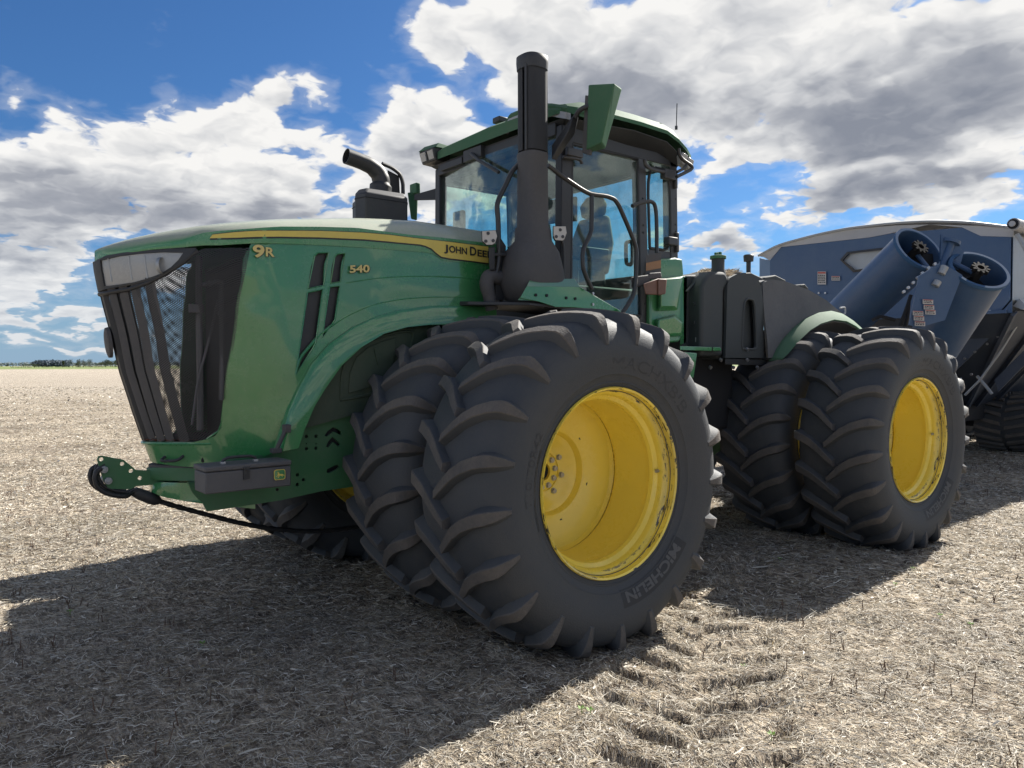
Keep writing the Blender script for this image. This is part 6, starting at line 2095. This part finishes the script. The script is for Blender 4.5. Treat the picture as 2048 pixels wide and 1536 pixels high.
# tracks: a belt round idlers with chevron lugs
def track(y0, y1, label=None):
    xa, xb = 12.85, 16.4
    rad = 0.50
    path = []
    for k in range(13):
        a = R(90 + 180 * k / 12)
        path.append((xa + rad * math.cos(a), 0.56 + rad * math.sin(a) * 1.0))
    for k in range(13):
        a = R(270 + 180 * k / 12)
        path.append((xb + rad * math.cos(a), 0.56 + rad * math.sin(a)))
    n = len(path)
    b = MB()
    # belt
    rings = []
    for i in range(n):
        x, z = path[i]
        rings.append([(x, y0, z), (x, y1, z)])
    vv = [p for r_ in rings for p in r_]
    b.add(vv, [(2 * i, 2 * i + 1, (2 * ((i + 1) % n)) + 1, 2 * ((i + 1) % n)) for i in range(n)])
    bel = crt(b, 'track_belt', RUB, smooth=50, solid=0.05)
    # lugs along the belt length
    segs = []
    tot = 0
    for i in range(n):
        p, q = path[i], path[(i + 1) % n]
        segs.append((tot, p, q))
        tot += math.dist(p, q)
    def at(s):
        s %= tot
        for (a, p, q) in segs[::-1]:
            if s >= a:
                L_ = math.dist(p, q)
                t = (s - a) / L_
                x, z = p[0] + (q[0] - p[0]) * t, p[1] + (q[1] - p[1]) * t
                dx, dz = (q[0] - p[0]) / L_, (q[1] - p[1]) / L_
                return x, z, dz, -dx
        return (*path[0], 0, 1)
    b = MB()
    nl = int(tot / .155)
    ym = (y0 + y1) / 2
    for k in range(nl):
        for sd in (-1, 1):
            s0 = k * tot / nl + (0 if sd > 0 else .07)
            prev = None
            rings = []
            for t in (0, .33, .66, 1.0):
                y = ym + sd * (0.035 + t * ((y1 - y0) / 2 - .04))
                s_ = s0 - t * .10
                x, z, nxx, nz = at(s_)
                x2, z2, nx2, nz2 = at(s_ + .055)
                # outward normal is away from the loop's middle
                mx_, mz = (xa + xb) / 2, .56
                h_ = .045
                sg1 = 1 if (nxx * (x - mx_) + nz * (z - mz)) > 0 else -1
                rings.append([(x, y, z), (x + sg1 * nxx * h_, y, z + sg1 * nz * h_), (x2 + sg1 * nx2 * h_, y, z2 + sg1 * nz2 * h_), (x2, y, z2)])
            b.loft(rings)
    crt(b, 'track_lug', RUBT, smooth=0)
    b = MB()
    for x in (xa, xa + 1.2, xa + 2.35, xb):
        for yy in (y0 + .12, y1 - .12):
            b.disc((x, yy - .05, .56 if x in (xa, xb) else .34), (0, 1, 0), .42 if x in (xa, xb) else .24, .1, 20)
    crt(b, 'track_wheel', BLKM)


track(-.32, .62)
track(1.7, 2.64)


# folded auger: two tubes hinged at their flanges
def auger_tube(ringc, axis, r0, length, nm, open_ring=True):
    rc_ = Vector(ringc)
    ax_ = Vector(axis).normalized()
    b = MB()
    b.lathe([(0, r0), (length, r0), (length, r0 - .02), (0, r0 - .02)], rc_, ax_, 40, closed_prof=True)
    t = crt(b, nm, BLUE, smooth=40)
    b = MB()
    b.lathe([(-.015, r0 - .015), (-.015, r0 + .022), (0.012, r0 + .026), (.03, r0 + .022), (.03, r0 - .005), (.01, r0 - .02)], rc_, ax_, 40, closed_prof=True)
    crt(b, 'flange_ring', BLUEM, smooth=30)
    # flighting and shaft
    b = MB()
    b.lathe([(-.0, 0), (-.0, .055), (length * .6, .055)], rc_, ax_, 14)
    rings = []
    u = ax_.orthogonal().normalized()
    v = ax_.cross(u)
    for k in range(60):
        a = k * .35 + 1.0
        h_ = .06 + k * .026
        d = u * math.cos(a) + v * math.sin(a)
        rings.append([rc_ + ax_ * h_ + d * .05, rc_ + ax_ * h_ + d * (r0 - .03)])
    b.loft(rings, closed=False)
    crt(b, 'auger_flighting', DSTEEL, smooth=60, solid=0.006)
    b = MB()
    for k in range(10):
        a = 2 * math.pi * k / 10
        d = u * math.cos(a) + v * math.sin(a)
        d2 = ax_.cross(d)
        p = rc_ - ax_ * .0 + d * .075
        b.hexa([p - d * .02 - d2 * .018, p + d * .028 - d2 * .009, p + d * .028 + d2 * .009, p - d * .02 + d2 * .018], [q_ - ax_ * .05 for q_ in (p - d * .02 - d2 * .018, p + d * .028 - d2 * .009, p + d * .028 + d2 * .009, p - d * .02 + d2 * .018)])
    b.lathe([(-.05, .04), (-.05, .07), (0, .07)], rc_, ax_, 20)
    crt(b, 'drive_dog', DSTEEL, smooth=30)
    # crossing hanger bar
    b = MB()
    d = u * math.cos(2.3) + v * math.sin(2.3)
    b.tube([rc_ + ax_ * .06, rc_ + ax_ * .06 + d * (r0 - .01)], .03, 8)
    crt(b, 'hanger', BLUE)
    return t


def view(px_d, D):
    return px_d


R1 = (6.6932, -0.8515, 3.0560)
R2 = (6.8340, -1.4868, 2.7401)
A1 = (0.2783, 0.7900, -0.5462)
A2 = (0.4013, 0.5903, -0.7004)
auger_tube(R1, A1, 0.309, 3.8, 'auger_tube')
auger_tube(R2, A2, 0.320, 3.8, 'auger_tube')
# hinge between the two flanges, with its gusset plate
hb_ = MB()
h1, h2 = Vector((6.7784, -1.1996, 3.1070)), Vector((6.6874, -1.1372, 2.7992))
hb_.tube([h1, h2], .045, 12)
hb_.lathe([(-.02, .0), (-.02, .10), (.02, .10), (.02, 0)], h1, (h1 - h2), 20)
crt(hb_, 'hinge', BLUE, smooth=40)
hb_ = MB()
hb_.add([tuple(p) for p in [(6.7031, -1.0981, 3.1971), (6.8434, -1.2134, 3.0994), (6.9122, -1.2723, 2.9839), (6.8608, -1.2382, 2.7719), (6.7570, -1.1545, 2.7967), (6.6878, -1.0959, 2.8940)]], [tuple(range(len([(6.7031, -1.0981, 3.1971), (6.8434, -1.2134, 3.0994), (6.9122, -1.2723, 2.9839), (6.8608, -1.2382, 2.7719), (6.7570, -1.1545, 2.7967), (6.6878, -1.0959, 2.8940)])))])
crt(hb_, 'hinge_plate', BLUE, smooth=0, solid=0.03)
hb_ = MB()
hb_.add([tuple(p) for p in [(6.1526, -1.0984, 2.6642), (6.3150, -1.2240, 2.7922), (6.3838, -1.2786, 2.8035), (6.5505, -1.4161, 2.6740), (6.3804, -1.2977, 2.1483), (6.1410, -1.1092, 2.0617), (6.0502, -1.0356, 2.0914)]], [tuple(range(len([(6.1526, -1.0984, 2.6642), (6.3150, -1.2240, 2.7922), (6.3838, -1.2786, 2.8035), (6.5505, -1.4161, 2.6740), (6.3804, -1.2977, 2.1483), (6.1410, -1.1092, 2.0617), (6.0502, -1.0356, 2.0914)])))])
crt(hb_, 'gusset_plate', BLUE, smooth=0, solid=0.02)
hb_ = MB()
for q in [(6.4501, -1.1390, 2.8170), (6.3888, -1.0916, 2.7697), (6.3319, -1.0481, 2.7105), (6.2890, -1.0156, 2.6572), (6.2461, -0.9832, 2.5979), (6.1985, -0.9472, 2.5387), (6.1557, -0.9146, 2.4913)]:
    hb_.tube([q, (q[0] - .06, q[1] - .04, q[2])], .018, 8)
crt(hb_, 'clamp_bolt', MET)
hb_ = MB()
for (p, q) in [((6.3711, -1.2951, 2.7718), (6.3330, -1.2675, 2.6844)), ((6.3040, -1.2471, 2.6028), (6.2756, -1.2263, 2.5446))]:
    hb_.tube([p, q], .045, 10)
crt(hb_, 'hinge_pin', STEEL, bevel=0.004)
# stickers with rows of small print
def sticker(poly, red=True, rows=5, pict=False):
    p0, p1, p2, p3 = [Vector(p) for p in poly]
    b = MB()
    b.add([p0, p1, p2, p3], [(0, 1, 2, 3)])
    o = crt(b, 'warning_sticker', WHITE, smooth=0)
    nrm = (p1 - p0).cross(p3 - p0).normalized()
    if nrm.x > 0:
        nrm = -nrm
    b = MB()
    def P(u, v):
        return p0 + (p1 - p0) * u + (p3 - p0) * v + nrm * .003
    if red:
        b.add([P(.04, .04), P(.96, .04), P(.96, .16), P(.04, .16)], [(0, 1, 2, 3)], 1)
    for k in range(rows):
        v = .26 + .68 * k / rows
        u0 = .08
        while u0 < .85:
            L_ = rng.uniform(.06, .22)
            b.add([P(u0, v), P(min(u0 + L_, .93), v), P(min(u0 + L_, .93), v + .35 / rows), P(u0, v + .35 / rows)], [(0, 1, 2, 3)], 0)
            u0 += L_ + .05
    b.v = [(x - 11.5, y - 1.0, z) for x, y, z in b.v]
    b.build('sticker_print', [BLKD, RED], o, smooth=0)


sticker([(9.270, 1.971, 3.230), (9.270, 1.815, 3.215), (9.270, 1.813, 2.993), (9.270, 1.970, 3.006)])
sticker([(9.270, 1.715, 3.129), (9.270, 1.563, 3.115), (9.270, 1.562, 3.040), (9.270, 1.714, 3.053)], rows=2)
for q in [[(6.1557, -1.1420, 2.3900), (6.2513, -1.2186, 2.3837), (6.2503, -1.2196, 2.3312), (6.1546, -1.1429, 2.3375)], [(6.1635, -1.1504, 2.3258), (6.2592, -1.2271, 2.3195), (6.2581, -1.2280, 2.2670), (6.1625, -1.1514, 2.2733)], [(6.0619, -1.0715, 2.2563), (6.1575, -1.1482, 2.2500), (6.1565, -1.1491, 2.1975), (6.0609, -1.0725, 2.2038)], [(6.1761, -1.1624, 2.2674), (6.2717, -1.2390, 2.2611), (6.2707, -1.2400, 2.2086), (6.1751, -1.1634, 2.2149)], [(6.0699, -1.0799, 2.1979), (6.1655, -1.1565, 2.1916), (6.1645, -1.1574, 2.1391), (6.0689, -1.0808, 2.1454)], [(6.0778, -1.0883, 2.1337), (6.1734, -1.1649, 2.1274), (6.1724, -1.1659, 2.0749), (6.0768, -1.0893, 2.0812)]]:
    sticker(q, rows=2, red=True)
# hydraulic hoses and dark recess between the tubes
hb_ = MB()
for (o_x) in [[(6.5583, -0.8269, 2.4831), (6.5067, -0.7917, 2.2987), (6.4455, -0.7490, 2.1144), (6.4179, -0.7331, 1.9299)], [(6.5379, -0.8126, 2.4216), (6.5248, -0.8082, 2.2371), (6.4828, -0.7808, 2.0527)], [(6.3986, -0.7094, 2.1762), (6.2553, -0.5932, 2.2261), (6.1823, -0.5365, 2.1772)]]:
    hb_.tube(o_x, .022, 8)
crt(hb_, 'hydraulic_hose', BLKM)

# ================================================================== HORIZON: woods and single trees
leafm = []
for i, c in enumerate(((0.045, 0.065, 0.030), (0.060, 0.075, 0.040), (0.085, 0.095, 0.045), (0.075, 0.090, 0.075))):
    leafm.append(mat('foliage', c, 0.95, var=0.5, var_scale=0.3))
bark = mat('bark', (0.10, 0.085, 0.07), 0.9)


def blob_leaves(b, c, rx, rz, n, sz):
    for i in range(n):
        v = rng.normal(0, 1, 3)
        v /= np.linalg.norm(v) + 1e-9
        r = rng.uniform(.45, 1.05) ** .6
        p = Vector(c) + Vector((v[0] * rx * r, v[1] * rx * r, v[2] * rz * r))
        a = Vector(rng.normal(0, 1, 3)).normalized() * sz * rng.uniform(.5, 1.3)
        d = Vector(rng.normal(0, 1, 3)).normalized() * sz * rng.uniform(.5, 1.3)
        b.add([p - a, p + d, p + a, p - d], [(0, 1, 2, 3)])


def tree(dist, side, h, w_, mi, label, bare=False, group=None):
    base = far(dist, side)
    t = thing('tree', label, 'tree', base, group)
    b = MB()
    b.tube([(0, 0, -.3), (0, 0, h * .4)], h * .03, 6)
    for k in range(5):
        a = k * 1.3
        b.tube([(0, 0, h * .3), (math.cos(a) * w_ * .3, math.sin(a) * w_ * .3, h * .7)], h * .012, 5)
    b.build('trunk', bark, t)
    b = MB()
    for k in range(9 if not bare else 6):
        a = rng.uniform(0, 6.28)
        d = rng.uniform(0, w_ * .33)
        blob_leaves(b, (math.cos(a) * d, math.sin(a) * d, h * rng.uniform(.40, .82)), w_ * .22, h * .17, 60 if not bare else 26, h * .045)
    b.build('crown', leafm[mi], t, smooth=0)
    return t


def pxs(px, dist):
    """sideways offset at the given distance for a bearing, in tangent units of the view axis"""
    return (px - 1024) / 1551.63 * dist


TREES = [(158, 760, 9.5, 8, 3, 'loose pale tree with a thin crown, leftmost of the three tall trees on the horizon', True),
         (168, 765, 8.0, 7, 3, 'thin pale tree in the middle of the three tall trees on the horizon', True),
         (179, 755, 9.0, 9, 3, 'thin pale tree, rightmost of the three tall trees on the horizon', True),
         (155, 700, 4.6, 5, 1, 'low round bush standing in front of the three tall horizon trees', False),
         (127, 900, 7.5, 5, 0, 'small dark tree whose tip stands above the blue wood on the horizon', False),
         (211, 720, 7.4, 10, 1, 'broad dark round tree right of the three tall horizon trees', False),
         (225, 720, 6.2, 9, 2, 'low olive tree at the horizon nearest the tractor nose', False),
         (203, 730, 5.6, 6, 2, 'small olive tree just left of the broad dark round horizon tree', False),
         (233, 725, 6.8, 8, 1, 'dark tree half hidden by the tractor grille at the horizon', False),
         (70, 640, 4.0, 8, 0, 'dark low thicket tree left of the blue wood, above the green field', False),
         (55, 640, 3.4, 8, 0, 'flat dark shrub at the left end of the dark thicket on the horizon', False)]
for (px_, dist, h, w_, mi, lb, bare) in TREES:
    tree(dist, pxs(px_, dist), h, w_, mi, lb, bare)


def wood(name, px0, px1, dist, h0, h1, m_, label, n):
    b = MB()
    for i in range(n):
        q = rng.uniform(px0, px1)
        d = dist + rng.uniform(0, 60)
        h = rng.uniform(h0, h1)
        c = far(d, pxs(q, d), h * .55)
        blob_leaves(b, c, h * .7, h * .5, 34, h * .16)
    o = b.build(name, m_, None, smooth=0)
    tag(o, label, 'wood', kind='stuff')


fm = mat('far_wood_haze_blue', (0.10, 0.13, 0.16), 0.95, var=0.3, var_scale=0.05)  # distance haze is put into this leaf colour as a blue tint
fm2 = mat('far_wood_haze_pale', (0.19, 0.22, 0.22), 0.95, var=0.3, var_scale=0.05)  # stronger haze put into the colour, paler and greyer
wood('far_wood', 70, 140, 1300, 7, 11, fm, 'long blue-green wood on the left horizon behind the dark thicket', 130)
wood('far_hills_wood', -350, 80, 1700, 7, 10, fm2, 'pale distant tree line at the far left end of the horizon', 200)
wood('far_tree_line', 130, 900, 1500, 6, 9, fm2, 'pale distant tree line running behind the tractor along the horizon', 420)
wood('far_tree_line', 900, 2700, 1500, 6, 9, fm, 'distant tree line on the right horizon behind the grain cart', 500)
wood('hedge', 20, 260, 660, .5, 1.0, leafm[0], 'thin dark hedge along the far edge of the green field', 240)

# ================================================================== STRAW (real stems)
def straw_field():
    C0 = np.array([CX, CY])
    # candidates in view-aligned coordinates; dense near the camera, thinning with distance
    parts = []
    f2 = np.array([fw.x, fw.y])
    r2 = np.array([rt.x, rt.y])
    zones = ((2.1, 5.2, 7500, 0.00125, (0.02, 0.15)), (5.2, 8.5, 3300, 0.0022, (0.03, 0.15)), (8.5, 13.0, 1000, 0.0034, (0.04, 0.15)), (13.0, 22.0, 240, 0.006, (0.05, 0.16)), (22.0, 36.0, 52, 0.012, (0.06, 0.18)), (36.0, 60.0, 9, 0.022, (0.10, 0.24)))
    for (d0, d1, dens_, wd, (l0, l1)) in zones:
        hw = 0.80
        area = hw * (d1 ** 2 - d0 ** 2)
        n = int(area * dens_)
        u = rng.uniform(0, 1, n)
        d = np.sqrt(d0 ** 2 + u * (d1 ** 2 - d0 ** 2))
        s = rng.uniform(-hw, hw, n) * d
        xy = C0 + d[:, None] * f2 + s[:, None] * r2
        parts.append((xy, np.full(n, wd), np.full(n, l0), np.full(n, l1)))
    xy = np.concatenate([p[0] for p in parts])
    wd = np.concatenate([p[1] for p in parts])
    l0 = np.concatenate([p[2] for p in parts])
    l1 = np.concatenate([p[3] for p in parts])
    # patchiness: straw gathers in tufts and windrows
    pn = np.sin(xy[:, 0] * 5.1 + 2 * np.sin(xy[:, 1] * 3.3)) * np.sin(xy[:, 1] * 6.3 + 1.7 * np.sin(xy[:, 0] * 4.1)) + 0.6 * np.sin(xy[:, 0] * 13 + 3 * np.sin(xy[:, 1] * 9))
    keep = rng.uniform(0, 1, len(xy)) < np.clip(0.72 + 0.28 * pn, 0.28, 1.0)
    # nothing inside the tyres' footprints
    for xc_ in (0.0, 3.91):
        for yc_ in (-1.80, -0.95, 0.95, 1.80):
            keep &= ~((np.abs(xy[:, 0] - xc_) < 0.28) & (np.abs(xy[:, 1] - yc_) < 0.34))
    xy, wd, l0, l1 = xy[keep], wd[keep], l0[keep], l1[keep]
    n = len(xy)
    L = l0 + (l1 - l0) * rng.beta(1.0, 3.6, n)
    th = rng.uniform(0, 2 * np.pi, n)
    wide = rng.uniform(0.5, 1.5, n) * wd
    leafy = rng.uniform(0, 1, n) < 0.12
    wide = np.where(leafy, wide * 2.6, wide)
    L = np.where(leafy, L * 0.6, L)
    curve = rng.normal(0, 0.55, n)
    lift = np.abs(rng.normal(0, 0.35, n)) * (rng.uniform(0, 1, n) < 0.55)
    rise = rng.uniform(0.001, 0.020, n)
    roll = rng.uniform(-0.9, 0.9, n)
    V = np.zeros((n, 6, 3), np.float32)
    for k, t in enumerate((0.0, 0.5, 1.0)):
        a = th + curve * (t - 0.5) * 1.6
        px_ = xy[:, 0] + np.cos(th + curve * (t - .5)) * L * (t - 0.5)
        py_ = xy[:, 1] + np.sin(th + curve * (t - .5)) * L * (t - 0.5)
        fadek = np.clip((60 - np.hypot(px_, py_)) / 40, 0, 1)
        pz_ = hgt(px_, py_) * fadek + rise + np.sin(lift) * L * t * (1 - 0.35 * t) * 0.8
        w_ = wide * (1.0 if k == 1 else 0.65)
        ox, oy, oz = -np.sin(a) * w_ * np.cos(roll), np.cos(a) * w_ * np.cos(roll), np.sin(roll) * w_
        V[:, 2 * k, 0], V[:, 2 * k, 1], V[:, 2 * k, 2] = px_ - ox, py_ - oy, pz_ - oz
        V[:, 2 * k + 1, 0], V[:, 2 * k + 1, 1], V[:, 2 * k + 1, 2] = px_ + ox, py_ + oy, pz_ + oz
    base = (np.arange(n) * 6)[:, None]
    F = np.concatenate([base + np.array([0, 1, 3, 2]), base + np.array([2, 3, 5, 4])], 1).reshape(-1, 4).astype(np.int32)
    me = np_mesh('straw', V.reshape(-1, 3), F, 4)
    tone = rng.beta(1.5, 1.7, n).astype(np.float32)
    hue = rng.uniform(0, 1, n).astype(np.float32)
    at1 = me.attributes.new('tone', 'FLOAT', 'FACE')
    at1.data.foreach_set('value', np.repeat(tone, 2))
    at2 = me.attributes.new('hue', 'FLOAT', 'FACE')
    at2.data.foreach_set('value', np.repeat(hue, 2))
    m_ = bpy.data.materials.new('straw_stems')
    m_.use_nodes = True
    t_ = m_.node_tree
    t_.nodes.clear()
    N = NT(t_)
    a1 = N.n('ShaderNodeAttribute', attribute_name='tone').outputs['Fac']
    a2 = N.n('ShaderNodeAttribute', attribute_name='hue').outputs['Fac']
    c = N.n('ShaderNodeValToRGB', {0: a1})
    c.color_ramp.elements[0].position = 0.05
    c.color_ramp.elements[0].color = (0.13, 0.11, 0.085, 1)
    c.color_ramp.elements[1].position = 0.95
    c.color_ramp.elements[1].color = (0.84, 0.79, 0.69, 1)
    e_ = c.color_ramp.elements.new(0.45)
    e_.color = (0.43, 0.39, 0.315, 1)
    c2_ = N.mix(N.m('MULTIPLY', N.ss(a2, 0.80, 0.95), 0.6), c.outputs[0], (0.40, 0.31, 0.16))
    bs_ = N.n('ShaderNodeBsdfPrincipled', {'Base Color': c2_, 'Roughness': 0.6, 'Specular IOR Level': 0.3})
    tl_ = N.n('ShaderNodeBsdfTranslucent', {'Color': c2_})
    mx = N.n('ShaderNodeMixShader', {0: 0.22, 1: bs_.outputs[0], 2: tl_.outputs[0]})
    N.n('ShaderNodeOutputMaterial', {'Surface': mx.outputs[0]})
    me.materials.append(m_)
    o = bpy.data.objects.new('straw', me)
    col.objects.link(o)
    tag(o, 'bleached chopped soybean straw covering the whole field around the tractor', 'straw', kind='stuff')
    print('straw stems', n, 'tris', n * 4)


straw_field()

# clods of soil turned up beside the wheels
def clods():
    b = MB()
    for i in range(420):
        if i < 260:
            xc_, yc_ = ((0.0, -1.80), (3.91, -1.80), (0.0, -.95))[i % 3]
            a = rng.uniform(0, 2 * math.pi)
            x = xc_ + math.cos(a) * rng.uniform(.35, .8)
            y = yc_ + math.sin(a) * rng.uniform(.35, .6)
        else:
            x = rng.uniform(-3, 4)
            y = rng.uniform(-4.6, -1.5)
        z = float(hgt(np.array([x]), np.array([y]))[0])
        s = rng.uniform(.006, .028)
        ph = rng.uniform(0, 6.28)
        ring = []
        for (zz_, rr_) in ((-.3, .8), (.3, 1.0), (.75, .5)):
            ring.append([(x + math.cos(ph + k * 1.047) * s * rr_ * rng.uniform(.7, 1.2), y + math.sin(ph + k * 1.047) * s * rr_ * rng.uniform(.7, 1.2), z + s * zz_) for k in range(6)])
        b.loft(ring)
    o = b.build('soil_clods', mat('clod_soil', (0.11, 0.085, 0.065), 0.95, var=0.3, var_scale=20), None, smooth=30)
    tag(o, 'crumbly brown soil clods scattered beside the tyres', 'soil clods', kind='stuff')


clods()

# little green seedlings and a few dry upright stubs
seedm = mat('seedling_green', (0.16, 0.30, 0.04), 0.6, var=0.3, var_scale=20)
SEED = [(1.674, -1.438, 0.000), (2.447, -1.638, 0.000), (2.436, -2.588, 0.000), (2.977, -2.472, 0.000), (1.935, -3.283, 0.000), (-0.774, -2.639, 0.000), (-0.758, -2.679, 0.000), (-0.242, -3.297, 0.000), (0.444, -2.679, 0.000), (1.937, -3.103, -0.000), (-2.378, 0.515, 0.000), (-1.881, -0.625, 0.000)]
SLAB = ['bright green seedling tucked against the front tyre at its lower right', 'tiny green seedling in the shade between the two near tyres', 'green seedling in the sun just right of the shadow tip, lower of the two', 'green seedling in the sun right of the shadow tip, upper of the two',
        'green seedling beside dark dry stubs at the right of the field', 'yellow-green seedling in front of the front tyre, leftmost of the pair', 'yellow-green seedling in front of the front tyre, rightmost of the pair', 'lone seedling near the bottom edge right of centre', 'yellowed seedling in the lug prints right of the front tyre',
        'pale seedling left of the dark dry stubs', 'small green weed in the shade at the left', 'flat weed in the shade below the tow cable']
for p, lb in zip(SEED, SLAB):
    t = thing('seedling', lb, 'seedling', (p[0], p[1], float(hgt(np.array([p[0]]), np.array([p[1]]))[0])), 'green seedlings in the straw')
    b = MB()
    for k in range(5):
        a = k * 1.26 + p[0]
        d = Vector((math.cos(a), math.sin(a), .45))
        s_ = Vector((-math.sin(a), math.cos(a), 0))
        b.add([d * .004, d * .013 + s_ * .007, d * .022 + Vector((0, 0, .003)), d * .013 - s_ * .007], [(0, 1, 2, 3)])
    b.v = [(v[0], v[1], v[2] + .025) for v in b.v]
    b.build('leaf', seedm, t, smooth=0)
    b = MB()
    b.tube([(0, 0, -.01), (0.002, 0, .03)], .0022, 5)
    b.build('stem', seedm, t)
stubm = mat('dry_stub', (0.13, 0.08, 0.055), 0.9)
b = MB()
for i in range(700):
    d = math.sqrt(rng.uniform(2.4 ** 2, 13 ** 2))
    q = far(d, rng.uniform(-.75, .75) * d)
    if abs(q.y) < 2.3 and -1.2 < q.x < 5.2:
        continue
    z = float(hgt(np.array([q.x]), np.array([q.y]))[0])
    for k in range(rng.integers(1, 4)):
        o_ = Vector((rng.normal(0, .02), rng.normal(0, .02), 0))
        h_ = rng.uniform(.025, .075)
        b.tube([(q.x + o_.x, q.y + o_.y, z - .01), (q.x + o_.x + rng.normal(0, .012), q.y + o_.y + rng.normal(0, .012), z + h_)], [.0035, .0022], 4, smooth=False)
o = b.build('stubble', stubm, None, smooth=0)
tag(o, 'short brown cut bean stubs standing up in rows of straw', 'stubble', kind='stuff')
b = MB()
q = (2.166, -1.631, 0.000)
b.box((q[0], q[1], q[2] + .012), (.15, .022, .010), rot=Matrix.Rotation(R(-22), 3, 'Z'))
o = b.build('husk', mat('pale_husk', (0.45, 0.42, 0.36), 0.8), None, bevel=0.004)
tag(o, 'single pale corn husk strip lying in the shade between the near tyres', 'husk')
